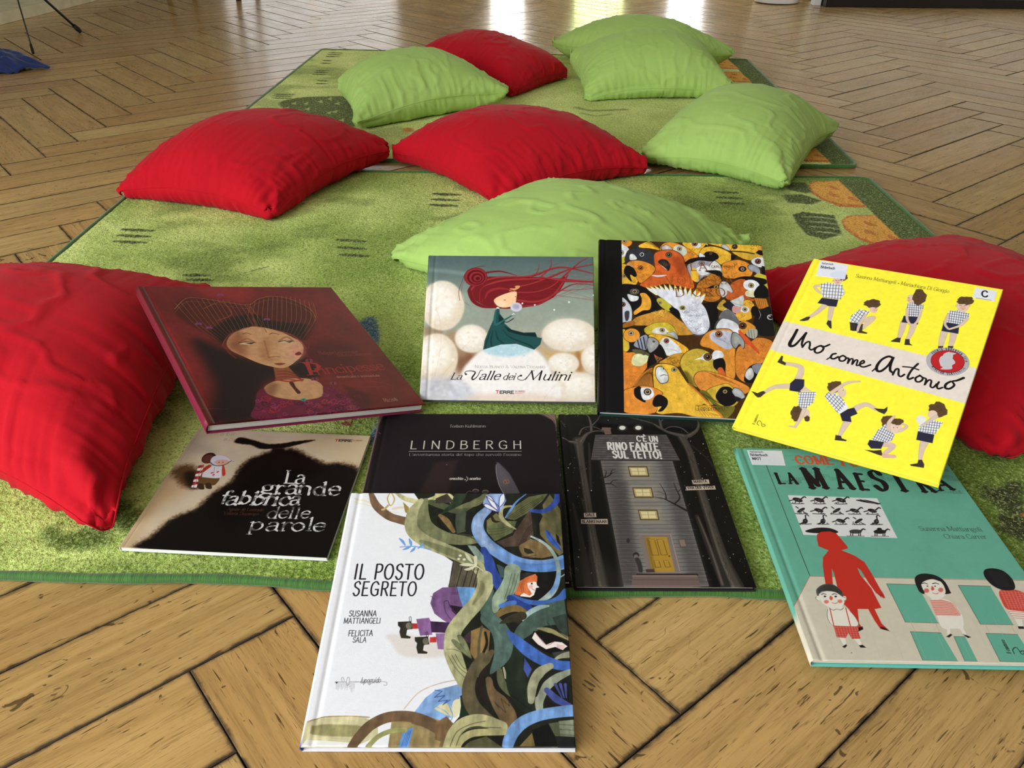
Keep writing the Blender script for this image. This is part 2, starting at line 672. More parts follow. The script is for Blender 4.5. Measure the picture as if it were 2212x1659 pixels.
    def ell(self, c, rx, ry, col, rot=0.0, alpha=1.0, feather=0.0, noise=0.0, n=28, a0=0, a1=360):
        t = np.radians(np.linspace(a0, a1, n, endpoint=(a1 - a0) < 360))
        x, y = rx * np.cos(t), ry * np.sin(t)
        k, s = math.cos(math.radians(rot)), math.sin(math.radians(rot))
        self.poly(np.c_[c[0] + k * x - s * y, c[1] + s * x + k * y], col, False, alpha, feather, noise)

    def grad(self, stops, axis='y'):
        """Whole-sheet gradient; y counts from the top edge."""
        t = np.linspace(1, 0, self.ny) if axis == 'y' else np.linspace(0, 1, self.nx)
        ps = [s[0] for s in stops]
        c = np.stack([np.interp(t, ps, [s[1][i] for s in stops]) for i in range(3)], 1) / 255.0
        self.a[:] = c[:, None, :] if axis == 'y' else c[None, :, :]

    def mottle(self, amt, cells=12, seed=1, octaves=4, stretch=(1, 1), mask=None):
        n = (vnoise(self.ny, self.nx, cells, seed, octaves, stretch) - .5) * 2 * amt
        if mask is not None: n = n * mask
        self.a *= (1 + n)[..., None]
        np.clip(self.a, 0, 1, out=self.a)


# ------------------------------------------------------------------ pen lettering: every glyph is a set of pen strokes
# grid: capitals 0..100, small letters 0..64, tails to -32. l = straight, c = curved, o = closed curve
_G = {}


def _def(txt):
    for ln in txt.strip().splitlines():
        ch, adv, rest = ln.strip().split(' ', 2)
        st = []
        for s in rest.split(';'):
            s = s.strip()
            st.append((s[0], [tuple(float(v) for v in q.split(',')) for q in s[1:].split()]))
        _G[ch] = (float(adv), st)


_def("""
A 72 l36,100 4,0;l36,100 68,0;l16,34 56,34
B 62 l10,0 10,100;c10,100 38,100 52,90 50,66 34,54 10,54;c10,54 38,54 58,42 58,14 40,0 10,0
C 68 c62,82 50,98 36,101 14,86 6,50 14,14 36,-1 52,3 63,18
D 72 l10,0 10,100;c10,100 36,100 60,82 66,50 60,18 36,0 10,0
E 58 l10,0 10,100;l10,100 52,100;l10,53 44,53;l10,0 54,0
F 54 l10,0 10,100;l10,100 52,100;l10,52 44,52
G 72 c63,82 50,98 36,101 14,86 6,50 14,14 38,-1 56,4 64,16;l64,8 64,44;l42,44 64,44
H 72 l10,0 10,100;l62,0 62,100;l10,52 62,52
I 28 l14,0 14,100
J 44 c34,100 34,60 34,20 22,-2 4,8
K 66 l10,0 10,100;l58,100 10,42;l26,58 62,0
L 54 l10,0 10,100;l10,0 52,0
M 86 l10,0 10,100;l10,100 43,14;l43,14 76,100;l76,100 76,0
N 74 l10,0 10,100;l10,100 64,0;l64,0 64,100
O 76 o38,101 16,88 6,50 16,12 38,-1 60,12 70,50 60,88
P 58 l10,0 10,100;c10,100 40,100 54,86 52,60 36,47 10,47
Q 76 o38,101 16,88 6,50 16,12 38,-1 60,12 70,50 60,88;l44,22 70,-10
R 64 l10,0 10,100;c10,100 40,100 54,86 52,62 36,50 10,50;l32,50 60,0
S 56 c50,84 40,100 24,100 8,88 10,66 28,54 46,42 50,20 38,1 20,-1 5,16
T 60 l30,0 30,100;l2,100 58,100
U 70 c10,100 10,60 10,26 22,2 36,-1 50,2 60,26 60,60 60,100
V 70 l4,100 35,0;l35,0 66,100
W 98 l4,100 26,0;l26,0 49,88;l49,88 72,0;l72,0 94,100
X 66 l6,100 60,0;l60,100 6,0
Y 66 l4,100 33,48;l62,100 33,48;l33,48 33,0
Z 62 l6,100 56,100;l56,100 6,0;l6,0 58,0
a 52 c10,52 18,64 34,64 41,52 41,20 41,8 48,0;c41,38 24,36 8,26 8,6 20,-2 32,4 41,16
b 56 l10,100 10,0;o28,65 12,50 10,32 12,14 28,-1 44,12 50,32 44,52
c 48 c44,50 36,64 26,65 10,50 6,32 12,10 28,-1 40,4 46,14
d 58 l48,100 48,0;o30,65 14,52 8,32 14,12 30,-1 46,14 48,32 46,50
e 50 l9,36 45,36;c45,36 44,56 28,66 11,52 7,30 14,6 30,-1 46,12
f 32 c36,94 26,101 16,90 15,70 15,30 15,0;l2,62 32,62
g 54 o26,65 12,58 9,43 14,28 26,24 38,28 43,44 38,59;l40,60 52,66;c16,26 8,14 22,4 44,2 48,-14 36,-30 16,-30 4,-18 12,-4 24,2
h 58 l10,100 10,0;c10,44 20,62 34,64 47,54 48,36 48,18 48,0
i 26 l13,64 13,0;l13,90 13,91
j 26 c14,64 14,30 14,-10 8,-28 -4,-28;l14,90 14,91
k 54 l10,100 10,0;l44,64 10,26;l22,38 50,0
l 26 l13,100 13,0
m 86 l10,64 10,0;c10,44 20,62 30,64 42,54 43,36 43,18 43,0;c43,44 54,62 64,64 75,54 76,36 76,18 76,0
n 58 l10,64 10,0;c10,44 20,62 34,64 47,54 48,36 48,18 48,0
o 56 o28,65 12,52 7,32 12,12 28,-1 44,12 49,32 44,52
p 58 l10,64 10,-32;o28,65 14,52 10,32 14,12 28,-1 44,12 50,32 44,52
q 58 l48,64 48,-32;o30,65 14,52 8,32 14,12 30,-1 44,12 48,32 44,52
r 40 l12,64 12,0;c12,40 20,58 30,65 40,58
s 44 c38,52 30,64 20,65 8,56 10,42 22,34 36,24 38,10 28,0 16,-1 4,12
t 34 c16,84 16,50 16,18 22,0 34,4;l3,63 32,63
u 58 c10,64 10,40 10,16 20,0 30,0 40,6 48,22;l48,64 48,0
v 52 l4,64 26,0;l26,0 48,64
w 76 l4,64 21,0;l21,0 38,60;l38,60 55,0;l55,0 72,64
x 52 l6,64 46,0;l46,64 6,0
y 52 l4,64 26,0;c48,64 34,24 22,-14 12,-30 0,-28
z 48 l6,63 42,63;l42,63 6,0;l6,0 44,0
. 24 l12,2 12,3
, 24 c13,6 14,-4 8,-18
' 20 c11,100 12,92 8,78
! 26 l13,100 13,32;l13,3 13,4
& 74 c70,44 54,8 30,-1 8,10 12,34 40,58 44,84 32,98 20,84 34,46 68,0
* 36 o18,44 10,40 7,33 10,26 18,22 26,26 29,33 26,40
0 60 o30,100 14,88 8,50 14,12 30,0 46,12 52,50 46,88
1 40 l8,82 24,100;l24,100 24,0
2 56 c8,80 16,98 30,100 46,88 44,62 26,36 6,0;l6,0 52,0
8 56 o28,100 12,90 12,66 28,54 44,66 44,90;o28,54 8,42 8,12 28,0 48,12 48,42
""")
_ACC = {'\u00e8': ('e', 'l20,94 30,78'), '\u00f2': ('o', 'l20,94 30,78'), '\u00c8': ('E', 'l26,130 36,114'), '\u00e9': ('e', 'l24,78 34,94')}
for _k, (_b, _s) in _ACC.items():
    _G[_k] = (_G[_b][0], _G[_b][1] + [(_s[0], [tuple(float(v) for v in q.split(',')) for q in _s[1:].split()])])


def letter(cv, txt, p0, p1, cap, col, w=10, contrast=0.0, serif=0.0, slant=0.0, track=0.0, smallcaps=False, fit=True, alpha=1.0, xs=1.0, jit=0.0, seed=0):
    """Letter a line of text from p0 to p1 (tracing coordinates of the baseline). cap: capital height in tracing units at p0. w: pen width in
    percent of the capital height; contrast thins the strokes that lie along the line; serif: half length of the foot strokes."""
    rr = random.Random(seed)
    a, b = cv.t([p0, p1])
    top = cv.t([(p0[0] + cap[0], p0[1] + cap[1]) if hasattr(cap, '__len__') else (p0[0], p0[1] - cap)])[0]
    L = np.hypot(*(b - a))
    ex = (b - a) / L
    ey = np.array([-ex[1], ex[0]])
    ch = abs((top - a) @ ey) / 100.0
    x, gl = 0.0, []
    for c in txt:
        if c == ' ':
            x += 34 + track
            continue
        k, sc = c, 1.0
        if smallcaps and c.islower(): k, sc = c.upper(), .76
        if k not in _G: k = '*'
        gl.append((x, k, sc))
        x += _G[k][0] * sc + track
    x -= track
    fx = L / (x * ch) if fit else xs
    rad = w / 200.0 * 100 * ch
    for gx, k, sc in gl:
        jx, jy, js = (rr.uniform(-1, 1) * jit for _ in range(3)) if jit else (0, 0, 0)
        for typ, pts in _G[k][1]:
            q = np.array(pts) * sc
            ends = [q[0].copy(), q[-1].copy()]
            ends_dir = [q[1] - q[0] if len(q) > 1 else (0, 1), q[-1] - q[-2] if len(q) > 1 else (0, 1)]
            if typ != 'l': q = smooth_curve(q, typ == 'o', 5)
            if typ == 'o': q = np.vstack([q, q[:1]])
            q = q * (1 + js * .06)

            def place(z):
                z = np.atleast_2d(z)
                return a + ((gx + z[:, :1] + slant * z[:, 1:] + jx * 4) * ch * fx) * ex + ((z[:, 1:] + jy * 6) * ch) * ey
            g = place(q)
            r = np.full(len(q), rad)
            if contrast and len(q) > 1:
                d = np.gradient(q, axis=0)
                d /= np.maximum(np.hypot(d[:, 0], d[:, 1])[:, None], 1e-9)
                # a broad pen: strokes falling to the right are fat, hair lines where the pen moves sideways
                f = np.abs(d[:, 1] * .94 - d[:, 0] * .34)
                if typ == 'l' and abs(d[0, 0]) > .2 and d[0, 0] * d[0, 1] > 0: f = f * .45
                r = rad * (1 - contrast + contrast * f)
            if len(q) == 2 and np.hypot(*(q[1] - q[0])) < 2: r = np.full(len(q), rad * 1.25)
            cv.line_g(g, r, col, alpha)
            if serif and typ == 'l' and abs(q[1, 1] - q[0, 1]) > 20:
                for e in ends:
                    if abs(e[1]) < 3 or abs(e[1] - 100 * sc) < 3 or abs(e[1] - 64) < 3 or e[1] < -28:
                        if e[1] > 50 and k in 'bdhklinmrup' and k.islower():
                            cv.line_g(place([e - (serif, 6 * sc), e]), rad * .45, col, alpha)
                        elif not (k in 'MNVWvwA' and abs(e[0] - {'M': 43, 'N': 64, 'V': 35, 'W': 26, 'v': 26, 'w': 21, 'A': 36}[k]) < 2) or k in 'MN' and e[1] > 50:
                            cv.line_g(place([e - (serif * sc, 0), e + (serif * sc, 0)]), rad * max(.34, 1 - contrast), col, alpha)
                for e in () if k not in 'ELTFZ' else ends:
                    pass


# ------------------------------------------------------------------ painted sheets as meshes
def sheet_geometry(cv, zfun, fine_x=0.0, tol=.012):
    """Adaptive quads over the canvas grid: flat areas of one tone become large quads. Returns points, quads, colours (linear)."""
    ny, nx = cv.ny, cv.nx
    A = cv.a
    used = np.zeros((ny, nx), bool)
    quads = []
    done = np.zeros((ny - 1, nx - 1), bool)
    fx = int(fine_x / cv.w * (nx - 1)) if fine_x else 0
    for B in (16, 8, 4):
        by, bx = (ny - 1) // B, (nx - 1) // B
        # range over (B+1)^2 points
        mx = np.full((by, bx), -1.0)
        mn = np.full((by, bx), 9.0)
        for c in range(3):
            ch = A[..., c]
            hi = np.full((by, bx), -1.0)
            lo = np.full((by, bx), 9.0)
            for i in range(B + 1):
                for j in range(B + 1):
                    s = ch[i:i + by * B:B, j:j + bx * B:B][:by, :bx]
                    np.maximum(hi, s, out=hi)
                    np.minimum(lo, s, out=lo)
            mx = np.maximum(mx, hi - lo)
        ok = mx < tol
        free = ~done[:by * B, :bx * B].reshape(by, B, bx, B).any(axis=(1, 3))
        ok &= free
        ok[:1] = ok[-1:] = False
        ok[:, :1] = ok[:, -1:] = False
        if fx: ok[:, :-(-fx // B)] = False
        ys, xs = np.nonzero(ok)
        for y, x in zip(ys * B, xs * B):
            done[y:y + B, x:x + B] = True
        quads.append(np.stack([ys * B * nx + xs * B, ys * B * nx + xs * B + B, (ys * B + B) * nx + xs * B + B, (ys * B + B) * nx + xs * B], 1))
    ys, xs = np.nonzero(~done)
    quads.append(np.stack([ys * nx + xs, ys * nx + xs + 1, (ys + 1) * nx + xs + 1, (ys + 1) * nx + xs], 1))
    Q = np.vstack(quads)
    ids, inv = np.unique(Q, return_inverse=True)
    Q = inv.reshape(Q.shape)
    gy, gx = ids // nx, ids % nx
    x, y = gx / (nx - 1) * cv.w, gy / (ny - 1) * cv.h
    return np.stack([x, y, zfun(x, y)], 1), Q, lin(A.reshape(-1, 3)[ids])

# ------------------------------------------------------------------ rugs
RUG_Z = .0093


def pile_mat():
    t = NT('rug_pile')
    at = t.n('Attribute', attribute_name='art')
    tc = t.n('TexCoord')

    def noise(s, d=2.0, r=.6):
        q = t.n('TexNoise', Scale=s, Detail=d, Roughness=r)
        t.l(tc.outputs['Object'], q.inputs['Vector'])
        return q.outputs[0]
    tuft = noise(270, 2, .7)
    tuft2 = noise(120, 3, .6)
    lay = noise(9, 3, .55)
    col = t.mix(t.ramp(tuft, [(.32, .75), (.46, 0.0)]), at.outputs['Color'], t.mix(.8, at.outputs['Color'], rgb(40, 58, 16), 'MULTIPLY'))
    col = t.mix(t.ramp(tuft, [(.52, 0.0), (.66, .62)]), col, t.mix(.7, col, rgb(214, 226, 150), 'SCREEN'))
    col = t.mix(t.ramp(lay, [(.38, .12), (.6, 0.0)]), col, t.mix(1, col, rgb(128, 140, 96), 'MULTIPLY'))
    t.l(col, t.b.inputs['Base Color'])
    t.set(Roughness=.9, Sheen_Weight=.22, Sheen_Roughness=.42, Sheen_Tint=(.78, .88, .42, 1), Specular_IOR_Level=.1)
    h = t.math('ADD', t.math('MULTIPLY', tuft, .6), t.math('MULTIPLY', tuft2, .6))
    t.bump(h, .9, .004)
    return t.m


def binding_mat():
    t = NT('green_binding_yarn')
    uv = t.n('UVMap', uv_map='along')
    q = t.n('VectorMath', operation='MULTIPLY')
    t.l(uv.outputs[0], q.inputs[0])
    q.inputs[1].default_value = (900, 2, 1)
    nz = t.n('TexNoise', Scale=1.0, Detail=2.0)
    t.l(q.outputs[0], nz.inputs['Vector'])
    t.l(t.ramp(nz.outputs[0], [(.3, rgb(30, 72, 12)), (.7, rgb(66, 122, 30))]), t.b.inputs['Base Color'])
    t.set(Roughness=.75, Sheen_Weight=.3)
    t.bump(nz.outputs[0], .6, .001)
    return t.m


PILE, BIND = pile_mat(), binding_mat()


def rug_outline(cs, r=.035, n=10):
    """Rounded outline through the corners FL, FR, BR, BL."""
    cs = [np.array(c, float) for c in cs]
    out = []
    for i in range(4):
        p, c, q = cs[i - 1], cs[i], cs[(i + 1) % 4]
        a = (p - c) / np.hypot(*(p - c))
        b = (q - c) / np.hypot(*(q - c))
        for t in np.linspace(0, 1, n):
            s, e = c + a * r, c + b * r
            out.append((1 - t) ** 2 * s + 2 * t * (1 - t) * c + t * t * e)
    return np.array(out)


def resample(p, step):
    p = np.vstack([p, p[:1]])
    d = np.r_[0, np.cumsum(np.hypot(*np.diff(p, axis=0).T))]
    s = np.linspace(0, d[-1], int(d[-1] / step), endpoint=False)
    return np.stack([np.interp(s, d, p[:, 0]), np.interp(s, d, p[:, 1])], 1), s


def wob(x, y, seed):
    return .0035 * np.sin(x * 9 + seed) * np.sin(y * 1.5 + seed * 2) + .002 * np.sin(x * 23 + 1 + seed)


def make_rug(label, cs, paint, seed, cell=.0033):
    FL, FR, BR, BL = [np.array(c, float) for c in cs]
    w, h = np.hypot(*(FR - FL)), np.hypot(*(BL - FL))
    cv = Canvas(w, h, cell)
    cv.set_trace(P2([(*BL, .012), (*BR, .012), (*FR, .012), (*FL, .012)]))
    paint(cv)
    ny, nx = cv.ny, cv.nx
    u, v = np.meshgrid(np.linspace(0, 1, nx), np.linspace(0, 1, ny))
    # rounded corners
    X, Y = u * w, v * h
    r = .03
    dx, dy = np.minimum(X, w - X), np.minimum(Y, h - Y)
    cxx, cyy = np.where(X < w / 2, r, w - r), np.where(Y < h / 2, r, h - r)
    m = (dx < r) & (dy < r)
    d = np.hypot(X - cxx, Y - cyy)
    k = np.where(m & (d > 1e-9), np.maximum(np.abs(X - cxx), np.abs(Y - cyy)) / np.maximum(d, 1e-9), 1.0)
    X, Y = np.where(m, cxx + (X - cxx) * k, X), np.where(m, cyy + (Y - cyy) * k, Y)
    u, v = (X / w)[..., None], (Y / h)[..., None]
    P = FL * (1 - u) * (1 - v) + FR * u * (1 - v) + BR * u * v + BL * (1 - u) * v
    edge = np.clip(np.minimum(np.minimum(X, w - X), np.minimum(Y, h - Y)) / .012, 0, 1)
    rg = np.random.default_rng(seed)
    z = RUG_Z * (.45 + .55 * np.sqrt(edge)) + (rg.random(X.shape) - .5) * .0022 * edge
    z += .0012 * (vnoise(ny, nx, 30, seed, 3) - .5)
    yb = wob(P[..., 0], P[..., 1], seed) * np.clip(1 - Y / .25, 0, 1)
    V = np.stack([P[..., 0], P[..., 1] + yb, z], -1)
    V += np.r_[(rg.random(2) - .5) * 0, 0]
    V[..., :2] += (rg.random((ny, nx, 2)) - .5) * .0022 * edge[..., None]
    c = (FL + FR + BR + BL) / 4
    root = tag(empty('rug', (c[0], c[1], 0)), label, 'rug', 'green play rugs laid end to end')
    idx = np.arange(ny * nx).reshape(ny, nx)
    q = np.stack([idx[:-1, :-1], idx[:-1, 1:], idx[1:, 1:], idx[1:, :-1]], -1).reshape(-1, 4)
    o = np_mesh('pile', V.reshape(-1, 3) - np.array([c[0], c[1], 0]), q, PILE, root)
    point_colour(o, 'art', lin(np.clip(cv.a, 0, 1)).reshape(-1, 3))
    # overcast edge
    ring, s = resample(rug_outline(cs, .03), .006)
    ring = ring + np.stack([0 * s, np.array([wob(p[0], p[1], seed) * max(0, 1 - (p[1] - min(FL[1], FR[1])) / .25) for p in ring])], 1)
    n, k = len(ring), 10
    tan = np.roll(ring, -1, 0) - np.roll(ring, 1, 0)
    tan /= np.hypot(*tan.T)[:, None]
    nor = np.stack([tan[:, 1], -tan[:, 0]], 1)
    VV, UV = [], []
    for i in range(n):
        rad = .0058 + .0004 * math.sin(s[i] * 60) + rg.random() * .0004
        for j in range(k):
            a = 2 * PI * j / k
            VV.append((ring[i, 0] + nor[i, 0] * rad * math.cos(a) - c[0], ring[i, 1] + nor[i, 1] * rad * math.cos(a) - c[1], .0058 + rad * math.sin(a)))
    F = [(i * k + j, i * k + (j + 1) % k, ((i + 1) % n) * k + (j + 1) % k, ((i + 1) % n) * k + j) for i in range(n) for j in range(k)]
    b = mesh_obj('binding', VV, F, BIND, root, True)
    uv = b.data.uv_layers.new(name='along')
    vi = np.empty(len(b.data.loops), np.int32)
    b.data.loops.foreach_get('vertex_index', vi)
    uv.data.foreach_set('uv', np.stack([s[vi // k], (vi % k) / k], 1).astype(np.float32).ravel())
    tag(b, 'overcast dark green edge')
    return root


BAND = (58, 76, 28)


def hatch(cv, x, y, w, h, slant=0, col=(44, 50, 20), lw=9, n=3):
    for i in range(n):
        yy = y + h * i / (n - 1)
        dx = slant * i
        cv.line([(x + dx + w * .08, yy - h * .06), (x + dx + w * .5, yy), (x + dx + w, yy + h * .05)], [lw * .6, lw, lw * .5], col)


def tulip(cv, x0, x1, y, half):
    """Orange bullet shape lying across the rug, its flat side against the dark band at the right, with three darker flames."""
    def p(u, v): return P2([(x0 + (x1 - x0) * u, y + half * v, .012)])[0]
    cv.poly([p(.0, .1), p(.10, .62), p(.36, .95), p(1, 1), p(1, -1), p(.36, -.95), p(.10, -.5)], (214, 100, 34))
    cv.poly([p(.07, .2), p(.16, .68), p(.4, .90), p(.995, .95), p(.995, -.80), p(.42, -.74), p(.16, -.36)], (246, 166, 62))
    for u, v in ((.66, .42), (.48, -.12), (.86, -.42)):
        cv.poly([p(u - .10, v + .05), p(u - .02, v + .20), p(u + .09, v + .04), p(u + .10, v - .14), p(u, v - .10)], (216, 108, 40), True)


def paint_front(cv):
    cv.a[:] = np.array((138, 160, 74)) / 255
    ny, nx = cv.ny, cv.nx
    n = vnoise(ny, nx, 6, 3, 5, (1.2, 1.0))
    n2 = vnoise(ny, nx, 11, 9, 4, (.8, 1.2))
    lo = np.array((136, 162, 66)) / 255
    hi = np.array((212, 226, 132)) / 255
    f = np.clip((n - .32) / .36, 0, 1)[..., None]
    cv.a[:] = lo * (1 - f) + hi * f
    g = np.clip((n2 - .58) / .14, 0, 1)[..., None] * .55
    cv.a[:] = cv.a * (1 - g) + np.array((98, 118, 44)) / 255 * g
    # shading of the pile's lay painted into the colour, darker towards the near right
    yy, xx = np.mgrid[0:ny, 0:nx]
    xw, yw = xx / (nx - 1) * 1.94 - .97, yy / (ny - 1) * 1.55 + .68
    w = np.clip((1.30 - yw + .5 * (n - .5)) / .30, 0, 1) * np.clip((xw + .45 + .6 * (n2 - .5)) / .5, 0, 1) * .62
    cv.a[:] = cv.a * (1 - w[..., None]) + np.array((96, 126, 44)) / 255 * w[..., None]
    # dark band with tulips at the right
    b0, b1 = P2([(.885, 2.3, .012), (.878, .6, .012)])
    e0, e1 = P2([(1.1, 2.3, .012), (1.1, .6, .012)])
    cv.poly([b0, e0, e1, b1], BAND)
    for k in range(6): tulip(cv, .775, .884, 2.09 - .268 * k, .108)
    # dark leaf shapes left of the tulips
    cv.poly([(1690, 392), (1738, 392), (1752, 412), (1738, 416), (1700, 408)], (52, 62, 26), feather=3)
    cv.poly([(1688, 420), (1730, 418), (1772, 432), (1752, 440), (1700, 436)], (56, 66, 26), feather=3)
    cv.poly([(1710, 462), (1730, 456), (1800, 464), (1818, 505), (1776, 516), (1740, 505), (1718, 480)], (50, 60, 28), feather=2)
    for i in range(4):
        cv.line([(1728 + 8 * i, 466 + 11 * i), (1770 + 6 * i, 468 + 11 * i), (1812 + 3 * i, 474 + 11 * i)], [2, 5, 3], (168, 184, 140))
    hatch(cv, 256, 496, 72, 26, -9)
    hatch(cv, 716, 519, 64, 32, 3)
    hatch(cv, 926, 418, 60, 24, -4)
    hatch(cv, 1536, 414, 54, 24, 6)
    hatch(cv, 388, 594, 56, 10, 6, n=2)
    cv.line([(536, 585), (556, 580), (570, 575)], 4, (92, 104, 44), alpha=.6)
    # blue and red flowers under the books, dark clumps near the right front
    for q in ([(776, 690), (798, 686), (808, 720), (802, 748), (786, 720)], [(800, 916), (828, 896), (836, 930), (806, 968), (786, 950)], [(760, 700), (780, 694), (784, 716), (770, 716)]):
        cv.poly(q, (74, 104, 140), True, feather=5)
    cv.ell((736, 914), 12, 5, (150, 40, 40), feather=3)
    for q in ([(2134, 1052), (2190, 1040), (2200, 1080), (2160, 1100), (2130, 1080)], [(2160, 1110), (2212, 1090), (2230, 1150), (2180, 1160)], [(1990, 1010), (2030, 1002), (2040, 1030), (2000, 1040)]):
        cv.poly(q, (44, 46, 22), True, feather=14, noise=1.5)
    cv.ell((2206, 1108), 7, 5, (180, 110, 40), feather=3)
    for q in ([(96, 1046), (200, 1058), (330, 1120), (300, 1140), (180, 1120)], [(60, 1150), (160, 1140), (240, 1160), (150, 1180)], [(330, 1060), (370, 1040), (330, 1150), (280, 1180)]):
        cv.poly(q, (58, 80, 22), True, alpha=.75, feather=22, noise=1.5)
    cv.ell((288, 1106), 5, 3, (178, 130, 60), feather=2)


def paint_back(cv):
    ny, nx = cv.ny, cv.nx
    n = vnoise(ny, nx, 6, 21, 4)
    lo = np.array((196, 212, 112)) / 255
    hi = np.array((236, 242, 158)) / 255
    f = np.clip((n - .3) / .4, 0, 1)[..., None]
    cv.a[:] = lo * (1 - f) + hi * f
    n2 = vnoise(ny, nx, 11, 29, 4, (.7, 1.2))
    g = np.clip((n2 - .6) / .12, 0, 1)[..., None] * .5
    cv.a[:] = cv.a * (1 - g) + np.array((120, 132, 66)) / 255 * g
    b0, b1 = P2([(.968, 3.96, .012), (.918, 2.3, .012)])
    e0, e1 = P2([(1.2, 3.96, .012), (1.2, 2.3, .012)])
    cv.poly([b0, e0, e1, b1], BAND)
    for k in range(6): tulip(cv, .862 - .009 * k, .966 - .0088 * k, 3.81 - .268 * k, .108)
    # dark leaf with pale flecks at the left
    cv.poly([(606, 224), (640, 212), (700, 208), (770, 210), (800, 240), (770, 280), (720, 275), (650, 250)], (66, 70, 30), True, feather=2)
    r = random.Random(3)
    for (x, y) in ((624, 232), (640, 222), (668, 222), (672, 234), (700, 218), (722, 212), (722, 242), (735, 240), (694, 260), (740, 222), (752, 258), (712, 256), (650, 238)):
        a = r.uniform(0, 2)
        cv.poly([(x - 7, y + 1), (x + 5, y - 3), (x + 3 + a, y + 4)], (170, 180, 110))
    for (x, y) in ((712, 113), (684, 152), (592, 203)):
        hatch(cv, x, y, 30 if y < 200 else 46, 8, -3, lw=5)
    for (x, y, w) in ((690, 174, 26), (700, 130, 18), (786, 303, 34)):
        hatch(cv, x, y, w, 6, -3, lw=5, n=2)
    cv.line([(1268, 232), (1300, 238), (1370, 236)], 6, (80, 84, 44), alpha=.6, feather=3)
    cv.line([(1280, 244), (1310, 250), (1340, 246)], 4, (80, 84, 44), alpha=.5, feather=3)
    cv.ell((902, 280), 12, 5, (200, 120, 50), feather=2)


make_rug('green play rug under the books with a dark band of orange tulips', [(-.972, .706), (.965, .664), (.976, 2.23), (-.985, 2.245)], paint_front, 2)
make_rug('farther green play rug with a dark speckled leaf, under the far cushions', [(-.95, 2.36), (.985, 2.335), (1.05, 3.93), (-.905, 4.08)], paint_back, 5)

# ------------------------------------------------------------------ cushions: a sewn, stuffed bag settled on the rug
def fabric_mat(name, col, dark):
    t = NT(name)
    tc = t.n('TexCoord')
    nz = t.n('TexNoise', Scale=6.0, Detail=3.0)
    t.l(tc.outputs['Object'], nz.inputs['Vector'])
    wv = t.n('TexNoise', Scale=900.0, Detail=1.0)
    t.l(tc.outputs['Object'], wv.inputs['Vector'])
    c = t.mix(t.ramp(nz.outputs[0], [(.35, .22), (.65, 0.0)]), col, dark)
    c = t.mix(t.ramp(wv.outputs[0], [(.35, .25), (.6, 0.0)]), c, dark)
    t.l(c, t.b.inputs['Base Color'])
    t.set(Roughness=.85, Specular_IOR_Level=.12, Sheen_Weight=.04, Sheen_Roughness=.5)
    cr = t.n('TexNoise', Scale=17.0, Detail=4.0, Distortion=1.2)
    t.l(tc.outputs['Object'], cr.inputs['Vector'])
    h = t.math('ADD', t.math('MULTIPLY', cr.outputs[0], 1.0), t.math('MULTIPLY', wv.outputs[0], .05))
    t.bump(h, .14, .008)
    return t.m


RED = fabric_mat('red_cotton', rgb(190, 16, 33), rgb(156, 10, 25))
GREEN = fabric_mat('green_cotton', rgb(172, 204, 112), rgb(150, 186, 94))


